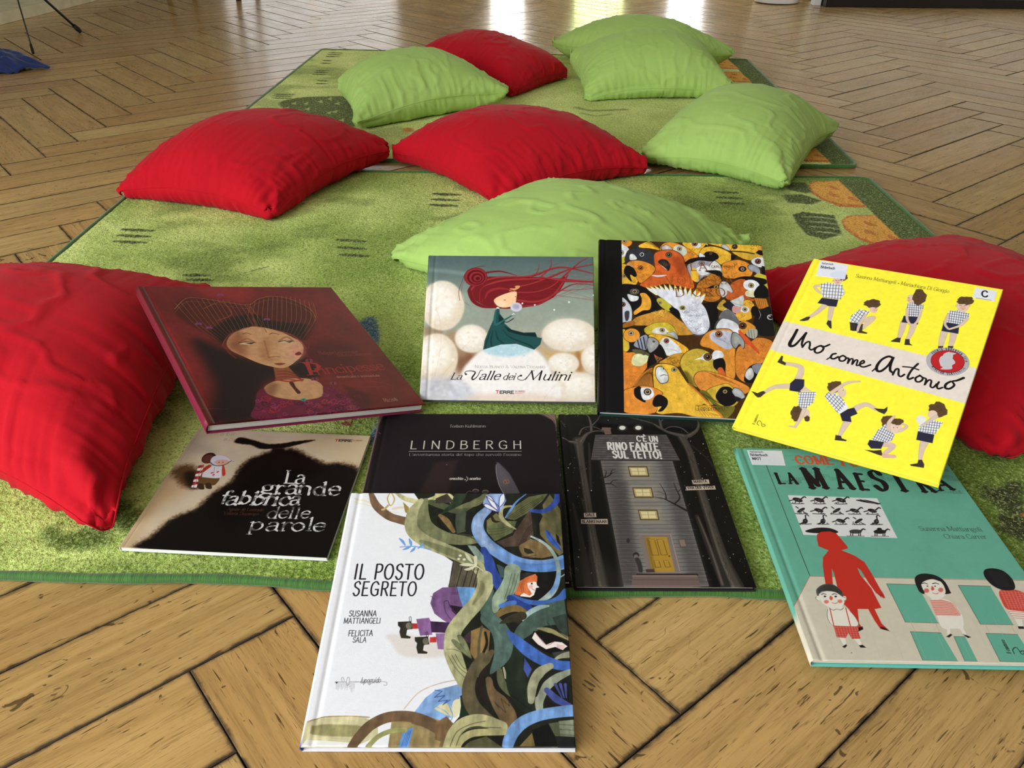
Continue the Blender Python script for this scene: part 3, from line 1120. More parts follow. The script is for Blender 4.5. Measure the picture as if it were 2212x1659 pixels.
def settle(corners, vol=.105, slack=1.115, n=47, steps=110, iters=16, ground=.0132, seed=0, boxes=(), hold=.3, planes=(), gather=.945, wrinkle=1.0):
    """Stuffed square bag: two square sheets sewn round the edge, blown up to a volume, drawn towards its four corners and laid on the rug.
    boxes: (matrix, w, h) planks resting on it; the cloth stays under them."""
    rg = np.random.default_rng(seed)
    c = np.array(corners, float)
    u, v = np.meshgrid(np.linspace(0, 1, n), np.linspace(0, 1, n), indexing='ij')

    def bil(q):
        return (q[0] * ((1 - u) * (1 - v))[..., None] + q[1] * (u * (1 - v))[..., None] + q[2] * (u * v)[..., None] + q[3] * ((1 - u) * v)[..., None])
    base = bil(c)
    rest2 = bil(np.c_[c[:, :2], np.zeros(4)]) * slack
    bumpz = .05 * np.sin(PI * u) * np.sin(PI * v)
    X = np.stack([base, base])
    X[0, ..., 2] += bumpz + .02
    X[1, ..., 2] -= bumpz * .3
    nz = (vnoise(n, n, 7, seed, 3) - .5) * .02
    X[0, ..., 2] += nz
    X += rg.normal(0, .0006, X.shape)
    area = .5 * abs(np.cross(c[2, :2] - c[0, :2], c[3, :2] - c[1, :2]))
    V0 = area * vol
    sl = []
    A = slice(None)

    def pairs(di, dj):
        out = []
        for par in (0, 1):
            if di:
                i = np.arange(par, n - di, 2 if di == 1 else 1)
                if di == 2: i = np.array([k for k in range(n - 2) if (k // 2) % 2 == par])
                j = np.arange(0, n - abs(dj)) if dj >= 0 else np.arange(-dj, n)
            else:
                j = np.arange(par, n - dj, 2) if dj == 1 else np.array([k for k in range(n - 2) if (k // 2) % 2 == par])
                i = np.arange(n)
            out.append((np.ix_(i, j), np.ix_(i + di, j + dj)))
        return out
    cons = []
    for di, dj, k in ((1, 0, 1.0), (0, 1, 1.0), (1, 1, .22), (1, -1, .22), (2, 0, .05), (0, 2, .05)):
        for a, b in pairs(di, dj):
            L = np.linalg.norm(rest2[a] - rest2[b], axis=-1)
            if k == 1.0:  # the seam is gathered
                (ia, ja) = np.broadcast_arrays(*a)
                (ib, jb) = np.broadcast_arrays(*b)
                on = ((ia == ib) & ((ia == 0) | (ia == n - 1))) | ((ja == jb) & ((ja == 0) | (ja == n - 1)))
                L = np.where(on, L * gather, L)
            cons.append((a, b, L, k))
    prev = X.copy()
    edge = np.zeros((n, n), bool)
    edge[0] = edge[-1] = True
    edge[:, 0] = edge[:, -1] = True
    kz = [(0, 0), (n - 1, 0), (n - 1, n - 1), (0, n - 1)]

    def normals(Y):
        gu = np.gradient(Y, axis=0)
        gv = np.gradient(Y, axis=1)
        return np.cross(gu, gv)
    planes = [(np.array(p, float), np.array(q, float) / np.linalg.norm(q)) for p, q in planes]
    inv = [(np.array(M.inverted()), np.array(M), w, h) for (M, w, h) in boxes]
    dt2 = 1.0 / 60 ** 2
    for st in range(steps):
        damp = .90 if st < steps * .7 else .75
        vel = (X - prev) * damp
        np.clip(vel, -.01, .01, out=vel)
        prev = X.copy()
        X = X + vel
        X[..., 2] -= 9.8 * dt2 * .22
        for it in range(iters):
            for s in (0, 1):
                Y = X[s]
                for a, b, L, k in cons:
                    pa, pb = Y[a], Y[b]
                    d = pb - pa
                    l = np.linalg.norm(d, axis=-1)
                    f = (.5 * k * (l - L) / np.maximum(l, 1e-9))
                    if k < .1: f = np.where(l < L * .93, f, 0)
                    f = f[..., None] * d
                    Y[a] = pa + f
                    Y[b] = pb - f
            m = .5 * (X[0][edge] + X[1][edge])
            X[0][edge] = m
            X[1][edge] = m
            # volume
            N0, N1 = normals(X[0]), -normals(X[1])
            if it % 2 == 0:
                vol_now = ((X[0][..., 2] * N0[..., 2]).sum() + (X[1][..., 2] * N1[..., 2]).sum())
                sgn = 1.0 if N0[..., 2].sum() > 0 else -1.0
                lack = V0 - vol_now * sgn
                tot = np.linalg.norm(N0, axis=-1).sum() + np.linalg.norm(N1, axis=-1).sum()
                push = np.clip(lack / tot, -.004, .004) * .8 * sgn
                X[0] += push * N0 / np.maximum(np.linalg.norm(N0, axis=-1), 1e-9)[..., None]
                X[1] += push * N1 / np.maximum(np.linalg.norm(N1, axis=-1), 1e-9)[..., None]
            for kk, (i, j) in enumerate(kz):
                for s in (0, 1):
                    X[s, i, j] += hold * (c[kk] - X[s, i, j])
            for (Mi, M, w, h) in inv:
                for s in (0, 1):
                    q = X[s].reshape(-1, 3) @ Mi[:3, :3].T + Mi[:3, 3]
                    hit = (q[:, 0] > -.012) & (q[:, 0] < w + .012) & (q[:, 1] > -.012) & (q[:, 1] < h + .012) & (q[:, 2] > -.004) & (q[:, 2] < .25)
                    if hit.any():
                        q[hit, 2] += .6 * (-.004 - q[hit, 2])
                        X[s] = (q @ M[:3, :3].T + M[:3, 3]).reshape(n, n, 3)
            for (p, nn) in planes:
                for s in (0, 1):
                    d = (X[s] - p) @ nn
                    X[s] -= np.minimum(d, 0)[..., None] * nn * .7
            # the rug below; friction
            low = X[..., 2] < ground
            X[..., 2] = np.where(low, ground, X[..., 2])
            X[..., :2] = np.where(low[..., None], X[..., :2] * .4 + prev[..., :2] * .6, X[..., :2])
    # finer cloth with gathers at the seam, folds running into the corners and soft dents
    def finer(Y):
        for ax in (0, 1):
            Y = np.moveaxis(Y, ax, 0)
            e = np.concatenate([2 * Y[:1] - Y[1:2], Y, 2 * Y[-1:] - Y[-2:-1]])
            mid = (-e[:-3] + 9 * e[1:-2] + 9 * e[2:-1] - e[3:]) / 16
            out = np.empty((2 * len(Y) - 1,) + Y.shape[1:])
            out[::2], out[1::2] = Y, mid
            Y = np.moveaxis(out, 0, ax)
        return Y
    Xf = np.stack([finer(X[0]), finer(X[1])])
    n = Xf.shape[1]
    u, v = np.meshgrid(np.linspace(0, 1, n), np.linspace(0, 1, n), indexing='ij')
    side = math.sqrt(area)
    for s in (0, 1):
        f = np.zeros((n, n))
        for e in range(4):
            d, al = ((u, v), (1 - u, v), (v, u), (1 - v, u))[e]
            w1 = vnoise(64, 400, 3, seed * 17 + e + s * 5, 2, (6.0, 1.0))
            w2 = vnoise(64, 400, 4, seed * 13 + e + s * 7, 2, (4.0, 1.0))
            ii, jj = (np.clip(d, 0, 1) * 63).astype(int), (al * 399).astype(int)
            reach = .05 + .22 * np.clip(vnoise(2, n, 2, seed * 7 + e, 2, (3.0, 1.0))[0][(al * (n - 1)).astype(int)] - .25, 0, 1)
            f += (.6 * (w1[ii, jj] - .5) * np.exp(-d / .06) + 1.3 * (w2[ii, jj] - .5) * np.exp(-d / np.maximum(reach, .03))) * (1 - np.exp(-d / .035)) * .014
        for k, (cu, cv_) in enumerate(((0, 0), (1, 0), (1, 1), (0, 1))):
            du, dv = np.abs(u - cu), np.abs(v - cv_)
            r = np.hypot(du, dv)
            th = np.arctan2(dv, du)
            f += .008 * np.exp(-r / .17) * (1 - np.exp(-r / .05)) * np.cos(th * (7 + k % 3) + seed + k * 2 + s) * wrinkle
        f += (vnoise(n, n, 3, seed * 3 + s, 2) - .5) * .016 + (vnoise(n, n, 6, seed * 11 + s, 2) - .5) * .004
        rid = vnoise(n, n, 5, seed * 5 + s + 40, 2, (1.0, 2.2) if seed % 2 else (2.2, 1.0))
        f += np.clip(.05 - np.abs(rid - .5), 0, 1) * .075 * wrinkle
        f *= side / .5
        N = normals(Xf[s]) * (1 if s == 0 else -1)
        N /= np.maximum(np.linalg.norm(N, axis=-1), 1e-9)[..., None]
        if normals(Xf[0])[..., 2].sum() < 0: N = -N
        Xf[s] += N * f[..., None]
        Xf[s, ..., 2] = np.maximum(Xf[s, ..., 2], ground)
        for (Mi, M, w, h) in inv:
            q = Xf[s].reshape(-1, 3) @ Mi[:3, :3].T + Mi[:3, 3]
            hit = (q[:, 0] > -.015) & (q[:, 0] < w + .015) & (q[:, 1] > -.015) & (q[:, 1] < h + .015) & (q[:, 2] > -.004) & (q[:, 2] < .25)
            q[hit, 2] = -.004
            Xf[s] = (q @ M[:3, :3].T + M[:3, 3]).reshape(n, n, 3)
        for (p, nn) in planes:
            d = (Xf[s] - p) @ nn
            Xf[s] -= np.minimum(d - .001, 0)[..., None] * nn
    edge = np.zeros((n, n), bool)
    edge[0] = edge[-1] = True
    edge[:, 0] = edge[:, -1] = True
    Xf[1][edge] = Xf[0][edge] = .5 * (Xf[0][edge] + Xf[1][edge])
    X = Xf
    # weld the seam
    idx = np.arange(n * n).reshape(n, n)
    low_idx = np.zeros((n, n), int)
    low_idx[edge] = idx[edge]
    inner = ~edge
    low_idx[inner] = n * n + np.arange(inner.sum())
    P = np.vstack([X[0].reshape(-1, 3), X[1][inner]])
    Q = np.stack([idx[:-1, :-1], idx[1:, :-1], idx[1:, 1:], idx[:-1, 1:]], -1).reshape(-1, 4)
    Q2 = np.stack([low_idx[:-1, :-1], low_idx[:-1, 1:], low_idx[1:, 1:], low_idx[1:, :-1]], -1).reshape(-1, 4)
    up = normals(X[0])[..., 2].sum() > 0
    Q, Q2 = (Q, Q2) if up else (Q[:, ::-1], Q2[:, ::-1])
    seam = np.concatenate([idx[:, 0], idx[-1, 1:], idx[::-1, -1][1:], idx[0, ::-1][1:-1]])
    return P, np.vstack([Q, Q2]), P[seam]


def cushion(label, mat, group, corners, **kw):
    P, Q, seam = settle(corners, **kw)
    c = P.mean(0)
    root = tag(empty('cushion', (c[0], c[1], P[:, 2].min())), label, 'cushion', group)
    off = np.array([c[0], c[1], P[:, 2].min()])
    o = np_mesh('cover', P - off, Q, mat, root)
    bm = bmesh.new()
    tube_bm(bm, [*(seam - off), seam[0] - off, seam[1] - off], .0011, 5, False)
    from_bm('seam', bm, mat, root, True)
    return root

# ------------------------------------------------------------------ picture books
def pose(x, y, z, rz, tx, ty, T):
    """Matrix of a book's bottom corner by the spine, from the corner of its upper face."""
    M = Matrix.Rotation(math.radians(rz), 4, 'Z') @ Matrix.Rotation(math.radians(tx), 4, 'X') @ Matrix.Rotation(math.radians(ty), 4, 'Y')
    return Matrix.Translation((x, y, z)) @ M @ Matrix.Translation((0, 0, -T))


BOOKS = {  # pose of the upper face's bottom spine corner, tilt, size, thickness
    'red': ((-.3862, .859, .1136, 33.31, 8.62, 15.39), .3255, .357, .0155),
    'teal_girl': ((-.1412, 1.0600, .0240, -.85, 37.55, -.91), .2695, .252, .010),
    'parrots': ((.1292, 1.0148, .0356, -3.57, 22.81, .42), .278, .359, .0125),
    'yellow': ((.3198, .9782, .0365, -32.18, 24.53, -4.37), .2735, .353, .010),
    'teal_class': ((.3144, .5743, .0220, -.54, 0, 0), .2878, .3713, .0098),
    'brown': ((-.4730, .7367, .0172, -3.23, 0, 0), .2545, .251, .0058),
    'dark_plain': ((-.1918, .6797, .0225, .83, 0, 0), .2631, .3430, .0105),
    'house': ((.0748, .6775, .0205, .46, 0, 0), .2078, .3519, .0085),
    'white_vines': ((-.1962, .4771, .0111, .47, 7.71, .01), .260, .324, .0104),
}
MATS = {k: pose(*v[0], v[3]) for k, v in BOOKS.items()}


def cover_mat(name, rough, coat, weave=0.0, spec=.5):
    t = NT(name)
    at = t.n('Attribute', attribute_name='art')
    tc = t.n('TexCoord')
    nz = t.n('TexNoise', Scale=260.0, Detail=2.0)
    t.l(tc.outputs['Object'], nz.inputs['Vector'])
    c = t.mix(t.ramp(nz.outputs[0], [(.4, .05), (.6, 0.0)]), at.outputs['Color'], t.mix(1, at.outputs['Color'], (.6, .6, .6), 'MULTIPLY'))
    t.l(c, t.b.inputs['Base Color'])
    t.set(Roughness=rough, Coat_Weight=coat, Coat_Roughness=.12, Specular_IOR_Level=spec)
    if weave:
        wv = t.n('TexNoise', Scale=1100.0, Detail=1.0)
        t.l(tc.outputs['Object'], wv.inputs['Vector'])
        t.bump(wv.outputs[0], weave, .0004)
    return t.m


COVER_SATIN = cover_mat('printed_cover_satin', .45, .03, .10, .15)
COVER_GLOSS = cover_mat('printed_cover_gloss', .36, .05, .04, .12)
COVER_MATT = cover_mat('printed_cover_matt', .6, 0.0, .2, .10)


def pages_mat():
    t = NT('paper_pages')
    tc = t.n('TexCoord')
    s = t.n('SeparateXYZ')
    t.l(tc.outputs['Object'], s.inputs[0])
    v = t.n('CombineXYZ')
    t.l(t.math('MULTIPLY', s.outputs[2], 3500.0), v.inputs[2])
    t.l(t.math('MULTIPLY', s.outputs[0], 3.0), v.inputs[0])
    t.l(t.math('MULTIPLY', s.outputs[1], 3.0), v.inputs[1])
    nz = t.n('TexNoise', Scale=1.0, Detail=2.0)
    t.l(v.outputs[0], nz.inputs['Vector'])
    t.l(t.ramp(nz.outputs[0], [(.3, rgb(206, 203, 198)), (.55, rgb(238, 237, 234)), (.8, rgb(246, 245, 243))]), t.b.inputs['Base Color'])
    t.set(Roughness=.8)
    t.bump(nz.outputs[0], .4, .0006)
    return t.m


PAGES = pages_mat()


def board(name, cv, z1, th, mat, parent, hinge=True, soft=False, off=(0, 0), art=True):
    """A cover board: painted upper face with rounded rim and a hinge groove, sides and underside, one mesh."""
    w, h = cv.w, cv.h
    r = min(.0012, th * .5)

    def zf(x, y):
        e = np.minimum(np.minimum(x, w - x), np.minimum(y, h - y))
        q = np.clip(1 - e / r, 0, 1)
        z = z1 - r * (1 - np.sqrt(np.maximum(0, 1 - q * q)))
        if hinge:
            z = z - .0011 * np.exp(-((x - .0105) / .0028) ** 2)
        elif soft:
            z = z - .0003 * np.exp(-((x - .006) / .001) ** 2)
        return z
    P, Q, cols = sheet_geometry(cv, zf, .021 if hinge else .008)
    P, Q, cols = [P], [Q], [cols]
    n0 = len(P[0])
    m = 40
    loop = [(x, 0) for x in np.linspace(0, w, m, False)] + [(w, y) for y in np.linspace(0, h, m, False)] + \
           [(x, h) for x in np.linspace(w, 0, m, False)] + [(0, y) for y in np.linspace(h, 0, m, False)]
    loop = np.array(loop)
    k = len(loop)
    gi = np.clip((loop[:, 1] / h * (cv.ny - 1)).round().astype(int), 0, cv.ny - 1)
    gj = np.clip((loop[:, 0] / w * (cv.nx - 1)).round().astype(int), 0, cv.nx - 1)
    lc = lin(cv.a[gi, gj])
    zt = zf(loop[:, 0], loop[:, 1])
    P += [np.c_[loop, zt], np.c_[loop, np.full(k, z1 - th)]]
    cols += [lc, lc]
    a = n0 + np.arange(k)
    b = n0 + (np.arange(k) + 1) % k
    Q.append(np.stack([a + k, b + k, b, a], 1))
    base = n0 + 2 * k
    P.append(np.array([(0, 0, z1 - th), (w, 0, z1 - th), (w, h, z1 - th), (0, h, z1 - th)]))
    cols.append(np.tile(lc.mean(0), (4, 1)))
    Q.append(np.array([[base + 3, base + 2, base + 1, base]]))
    V = np.vstack(P) + np.array([off[0], off[1], 0])
    o = np_mesh(name, V, np.vstack(Q), mat, parent, True)
    o.data.set_sharp_from_angle(angle=math.radians(50))
    point_colour(o, 'art', np.vstack(cols))
    return o


def book(key, label, cv, mat=None, soft=False, back=(235, 235, 235), spine=None, inset=.003, group='picture books laid out on the rug'):
    _, w, h, T = BOOKS[key]
    mat = mat or COVER_SATIN
    M = MATS[key]
    root = tag(empty('picture_book', mat=M @ Matrix.Translation((w / 2, h / 2, 0))), label, 'book', group)
    o = (-w / 2, -h / 2)
    bt = .0006 if soft else .0024
    fc = board('front_cover', cv, T, bt, mat, root, not soft, soft, o)
    bc = Canvas(w, h, .02, base=back)
    board('back_cover', bc, bt, bt, mat, root, False, soft, o)
    zi = .0001
    bm = bmesh.new()
    box_bm(bm, (-w / 2 + .002, -h / 2 + (0.0008 if soft else inset), bt + zi), (w / 2 - (.0008 if soft else inset), h / 2 - (.0008 if soft else inset), T - bt - zi))
    from_bm('page_block', bm, PAGES, root)
    # spine strip, softly rounded, in the colours of the cover's spine side
    k, ns = 24, 10
    V, Cc = [], []
    ys = np.linspace(0, h, k)
    for y in ys:
        c = lin(cv.a[int(y / h * (cv.ny - 1)), 0]) if spine is None else lin(np.array(spine(y / h)) / 255)
        for j in range(ns + 1):
            t = j / ns
            z = bt * .2 + t * (T - bt * .4)
            bulge = (.0006 if soft else .0022) * math.sin(PI * min(1, max(0, t))) ** .7 if 0 < t < 1 else 0
            V.append((-w / 2 - bulge + .0003, y - h / 2 + .0002 * (1 if y == 0 else -1 if y == h else 0), z))
            Cc.append(c)
    n1 = len(V)
    V += [(x + .0016, y, z) for x, y, z in V]
    Cc += Cc
    F = []
    for i in range(k - 1):
        for j in range(ns):
            a = i * (ns + 1) + j
            F.append((a, a + 1, a + ns + 2, a + ns + 1))
            F.append((n1 + a, n1 + a + ns + 1, n1 + a + ns + 2, n1 + a + 1))
    for i0 in (0, (k - 1) * (ns + 1)):
        for j in range(ns):
            a = i0 + j
            F.append((a, n1 + a, n1 + a + 1, a + 1) if i0 == 0 else (a, a + 1, n1 + a + 1, n1 + a))
    s = mesh_obj('spine', V, F, mat, root, True)
    point_colour(s, 'art', np.array(Cc))
    return root, fc


def sheet_for(key, org, sc, corners, cell, base):
    """Canvas for a book cover; corners TL, TR, BR, BL on the survey sheet, traced from an enlargement with the given origin and scale."""
    _, w, h, T = BOOKS[key]
    cs = [((x - org[0]) * sc, (y - org[1]) * sc) for x, y in corners]
    return Canvas(w, h, cell * DETAIL, cs, base)


DETAIL = 1.0

# ------------------------------------------------------------------ the printed covers
TRACE = {  # outer corners of each cover on the survey sheet
    'red': [(296.8, 615.5), (714, 622.4), (918, 870), (449.3, 918.4)],
    'teal_girl': [(925.8, 552.3), (1288.1, 557.8), (1292.5, 868.5), (905.2, 867.4)],
    'parrots': [(1296.5, 514.7), (1645.8, 532.9), (1704.6, 907), (1292.7, 892.4)],
    'yellow': [(1758, 558.8), (2166.8, 625.3), (2028.3, 1046.3), (1583, 921)],
    'teal_class': [(1593.8, 969), (2024, 973), (2360, 1434), (1750.6, 1429.6)],
    'brown': [(429, 929), (804.2, 938.8), (705.4, 1206.2), (259.7, 1181.9)],
    'dark_plain': [(822.6, 891.8), (1200, 892.5), (1236, 1254), (740, 1254)],
    'house': [(1208.6, 894.4), (1505.6, 895.7), (1635.6, 1266.6), (1241.7, 1265.2)],
    'white_vines': [(759.5, 1063.9), (1210, 1065.7), (1245, 1613.7), (649.2, 1611.9)],
}


def frame(cv, key, org, sc):
    """Trace from an enlargement of the survey sheet with this origin and scale."""
    cv.set_trace([((x - org[0]) * sc, (y - org[1]) * sc) for x, y in TRACE[key]])


def cover_canvas(key, org, sc, cell, base):
    cv = Canvas(BOOKS[key][1], BOOKS[key][2], cell, base=base)
    frame(cv, key, org, sc)
    return cv


def off(p, dx, dy=0.0, s=1.0):
    return [(x * s + dx, y * s + dy) for x, y in p]


INK = (34, 28, 36)


# ---- white book: vines and a crawling figure
def art_white_vines():
    cv = cover_canvas('white_vines', (640, 1040), 2.7194, .00047, (233, 233, 238))
    cv.mottle(.012, 40, 3)
    V1, V2 = ((940, 1050), 5.722), ((940, 1330), 5.531)
    A = ((640, 1040), 2.7194)
    L, P, E = cv.line, cv.poly, cv.ell
    # pale washes and loops at the upper left, ground tint below the boots
    L([(345, 100), (420, 118), (480, 150), (540, 168)], 9, (226, 214, 176), alpha=.9)
    L([(340, 118), (430, 142), (520, 172), (600, 182)], 5, (232, 222, 190))
    L([(520, 205), (570, 232), (640, 250)], 9, (228, 214, 188), alpha=.8)
    L([(570, 160), (620, 152), (680, 160)], 14, (226, 206, 170), alpha=.8)
    P([(540, 900), (700, 905), (890, 960), (900, 1025), (640, 1028), (560, 950)], (214, 200, 188), True, alpha=.6, feather=14)
    # dark tangle
    P([(690, 65), (1550, 70), (1600, 800), (1645, 1560), (840, 1560), (900, 1450), (985, 1350), (1010, 1240), (960, 1150), (910, 1060), (900, 940), (920, 860), (905, 800), (950, 740), (895, 620), (920, 470), (800, 390), (720, 320), (700, 220), (735, 130)], (34, 36, 28))
    # bottom left bands
    P([(50, 1420), (120, 1390), (260, 1378), (400, 1385), (480, 1420), (480, 1500), (330, 1560), (25, 1555)], (206, 196, 150))
    P([(90, 1432), (200, 1425), (360, 1432), (420, 1450), (330, 1500), (160, 1495), (80, 1480)], (150, 142, 92), feather=6)
    L([(65, 1412), (150, 1385), (300, 1378), (430, 1385)], 6, (172, 140, 84), feather=2)
    L([(60, 1500), (200, 1515), (330, 1525)], 4, (214, 204, 170))
    P([(60, 1515), (200, 1525), (330, 1535), (310, 1557), (30, 1555)], (232, 230, 226))
    P([(690, 1360), (760, 1270), (820, 1225), (1005, 1178), (1010, 1235), (960, 1270), (975, 1320), (930, 1380), (860, 1400), (720, 1392)], (122, 164, 222))
    P([(815, 1330), (880, 1300), (920, 1340), (935, 1385), (880, 1370), (830, 1345)], (214, 206, 160), True)
    P([(925, 1290), (965, 1280), (968, 1330), (940, 1385), (915, 1350)], (222, 216, 178), True)
    L([(870, 1275), (905, 1330), (915, 1395), (840, 1445)], 7, (128, 168, 222))
    L([(815, 1320), (870, 1345), (915, 1392)], 5, (128, 168, 222))
    L([(815, 1225), (858, 1232), (812, 1268), (872, 1258), (835, 1292), (890, 1285), (862, 1312), (905, 1283)], 4, (44, 70, 160), smooth=False)
    L([(635, 1335), (720, 1240), (830, 1190), (945, 1165)], 7, (200, 178, 160), alpha=.8)
    P([(560, 1410), (760, 1380), (920, 1420), (900, 1560), (540, 1560)], (150, 130, 82))
    P([(630, 1460), (690, 1445), (660, 1560), (600, 1560)], (92, 140, 208))
    for k in range(4): L([(650 + 8 * k, 1465), (620 + 9 * k, 1555)], 3, (40, 90, 170))
    L([(700, 1400), (800, 1430), (880, 1500), (870, 1560)], 60, (118, 98, 58))
    L([(325, 1560), (370, 1500), (440, 1430), (540, 1385), (660, 1380), (760, 1410), (850, 1460), (920, 1500)], [50, 62, 66, 66, 66, 70, 66, 50], (112, 84, 58))
    L([(420, 1560), (480, 1500), (560, 1465), (640, 1460)], 30, (150, 150, 90))
    # upper loops
    L([(440, 70), (470, 140), (540, 200), (600, 222), (665, 238)], [26, 44, 48, 50, 54], (122, 92, 66))
    E((556, 102), 22, 46, (236, 236, 236))
    L(smooth_curve([(556, 60), (536, 100), (555, 142), (577, 104), (556, 60)]), 6, (196, 158, 92), smooth=False)
    L([(540, 140), (520, 160), (505, 165)], 12, (196, 164, 110))
    P([(628, 120), (660, 150), (672, 200), (640, 180)], (168, 140, 70))
    L([(590, 68), (640, 100), (720, 118), (800, 102), (850, 66)], [16, 28, 30, 28, 16], (196, 192, 136))
    L([(860, 70), (900, 90), (930, 130)], 36, (190, 186, 130))
    L([(1180, 105), (1080, 105), (960, 170), (850, 140), (790, 120)], [20, 36, 40, 40, 34], (84, 92, 60))
    L([(760, 110), (745, 180), (760, 260), (850, 320), (980, 345), (1080, 340)], [30, 60, 78, 76, 60, 40], (122, 126, 84))
    L([(735, 110), (685, 180), (680, 280), (760, 350), (880, 402), (990, 450), (1060, 500), (1110, 560), (1105, 630), (1060, 710), (990, 790), (925, 880), (915, 980), (945, 1080), (985, 1180)],
      [30, 62, 74, 80, 82, 80, 82, 86, 88, 86, 84, 84, 84, 80, 60], (168, 166, 118))
    L([(735, 350), (860, 398), (990, 450), (1060, 505)], [20, 46, 50, 40], (118, 122, 80), alpha=.8, feather=4)
    L([(1040, 540), (1075, 620), (1050, 700), (1000, 760)], [10, 26, 26, 10], (116, 116, 74), alpha=.8, feather=6)
    frame(cv, 'white_vines', *V1)
    L([(320, 90), (270, 190), (180, 270), (80, 340)], [130, 110, 60, 20], (44, 60, 42))
    L([(620, 110), (520, 200), (380, 240), (260, 270)], [60, 90, 70, 20], (112, 116, 74))
    P([(260, 300), (400, 300), (380, 560), (270, 585), (250, 450)], (74, 82, 64))
    P([(385, 310), (530, 295), (450, 560), (370, 540)], (30, 34, 30))
    L([(60, 360), (140, 430), (230, 560)], [40, 70, 40], (132, 104, 60))
    P([(20, 380), (110, 480), (180, 580), (60, 520), (20, 450)], (28, 26, 24))
    for k in range(4): L([(190 + 50 * k, 585), (330 + 45 * k, 600 + 6 * k), (520, 660 + 8 * k)], 7, (58, 62, 42))
    P([(0, 85), (150, 85), (60, 150), (0, 160)], (190, 184, 128))
    P([(10, 150), (150, 90), (240, 200), (0, 215)], (64, 56, 46))
    # dark wood behind the legs
    P([(230, 920), (420, 990), (520, 1100), (500, 1250), (160, 1240), (210, 1080)], (92, 84, 68))
    for x in (265, 345, 420, 470): L([(x + 70, 1000), (x, 1245)], 10, (48, 38, 34))
    # sage and brown leaves of the upper right
    P([(640, 420), (760, 330), (860, 430), (1000, 520), (900, 600), (740, 680), (640, 560)], (112, 110, 66))
    L([(690, 340), (730, 430), (820, 440)], [20, 34, 16], (48, 36, 28))
    P([(640, 500), (820, 430), (1010, 430), (960, 570), (820, 640), (720, 660)], (92, 98, 62))
    for k in range(3): L([(660, 530 + 34 * k), (820, 520 + 30 * k), (990, 470 + 20 * k)], 6, (60, 66, 40))
    P([(860, 390), (980, 250), (1160, 130), (1400, 85), (1320, 190), (1150, 330), (980, 420)], (96, 98, 60))
    for k in range(4): L([(900 + 30 * k, 390), (1100 + 20 * k, 250 + 12 * k), (1340, 120 + 10 * k)], 6, (52, 56, 36))
    L([(1140, 85), (1010, 190), (930, 300), (870, 390)], [8, 20, 26, 14], (84, 132, 206))
    P([(1180, 280), (1200, 430), (1220, 620), (1040, 740), (860, 750), (760, 690), (960, 610), (1080, 420)], (80, 62, 52))
    for k in range(4): L([(1220, 450 + 26 * k), (1120 + 8 * k, 560 + 20 * k), (1050 + 20 * k, 720)], 7, (44, 34, 30))
    L([(940, 245), (830, 270), (820, 380), (900, 470), (1000, 530)], [24, 40, 46, 40, 12], (166, 162, 112))
    P([(1210, 330), (1320, 340), (1340, 400), (1290, 620), (1240, 480)], (30, 30, 26))
    P([(1330, 230), (1420, 100), (1560, 300), (1590, 820), (1540, 860), (1440, 760), (1300, 600), (1290, 460), (1350, 330)], (106, 98, 60))
    P([(1300, 320), (1480, 290), (1590, 500), (1590, 640), (1450, 560)], (92, 88, 56))
    L([(1190, 300), (1330, 310), (1450, 250), (1510, 160), (1515, 90)], [46, 56, 66, 70, 70], (44, 72, 158))
    P([(1375, 530), (1420, 570), (1520, 700), (1570, 800), (1480, 750), (1400, 660), (1365, 590)], (46, 84, 176))
    L([(1380, 540), (1460, 660), (1560, 790)], 6, (30, 44, 110))
    P([(1490, 580), (1530, 620), (1560, 740), (1510, 690)], (30, 26, 26))
    P([(1030, 740), (1180, 650), (1360, 700), (1470, 860), (1320, 890), (1080, 870)], (122, 98, 60))
    P([(1100, 760), (1180, 780), (1225, 825), (1150, 840), (1105, 810)], (44, 40, 32))
    L([(1045, 700), (1040, 780), (1110, 870), (1250, 850)], 8, (66, 54, 36))
    # blue loop
    L([(640, 300), (545, 400), (530, 540), (620, 690), (760, 800), (940, 910), (1120, 970), (1320, 985), (1500, 965), (1610, 930)],
      [110, 130, 140, 150, 150, 150, 158, 160, 170, 180], (106, 152, 220))
    L([(640, 300), (545, 400), (535, 540), (620, 690), (740, 790)], [80, 100, 110, 100, 50], (142, 166, 204), alpha=.8, feather=20)
    L([(1000, 950), (1150, 1000), (1400, 1000), (1600, 950)], [60, 100, 110, 120], (72, 122, 200), alpha=.8, feather=10)
    P([(590, 215), (630, 110), (700, 85), (860, 85), (880, 180), (800, 320), (720, 300)], (134, 162, 210))
    for q in ([(630, 120), (700, 140), (780, 290), (700, 240)], [(790, 260), (800, 140), (850, 90), (865, 170), (820, 240)], [(600, 225), (660, 225), (780, 315), (640, 270)]):
        P(q, (232, 234, 236), True)
        L(q + q[:1], 9, (70, 64, 160))
    L([(790, 320), (780, 240), (640, 130)], 8, (60, 50, 140))
    L([(600, 780), (660, 920), (700, 1050), (770, 1180), (780, 1260)], [70, 120, 120, 110, 60], (40, 66, 152))
    P([(760, 960), (850, 1000), (860, 1130), (810, 1130)], (60, 84, 84))
    P([(400, 730), (500, 740), (600, 860), (610, 960), (520, 900)], (128, 148, 134))
    # leaf spray
    for q in ([(370, 820), (430, 870), (470, 950), (400, 900)], [(480, 870), (520, 870), (520, 970), (490, 970)], [(300, 970), (400, 950), (490, 975), (390, 990)], [(360, 1030), (440, 1000), (510, 985), (430, 1040)]):
        P(q, (206, 204, 176), True)
    L([(480, 970), (560, 1020), (650, 1100)], 12, (206, 204, 176))
    for c in ((292, 900), (312, 858), (362, 905)): E(c, 20, 15, (214, 212, 186))
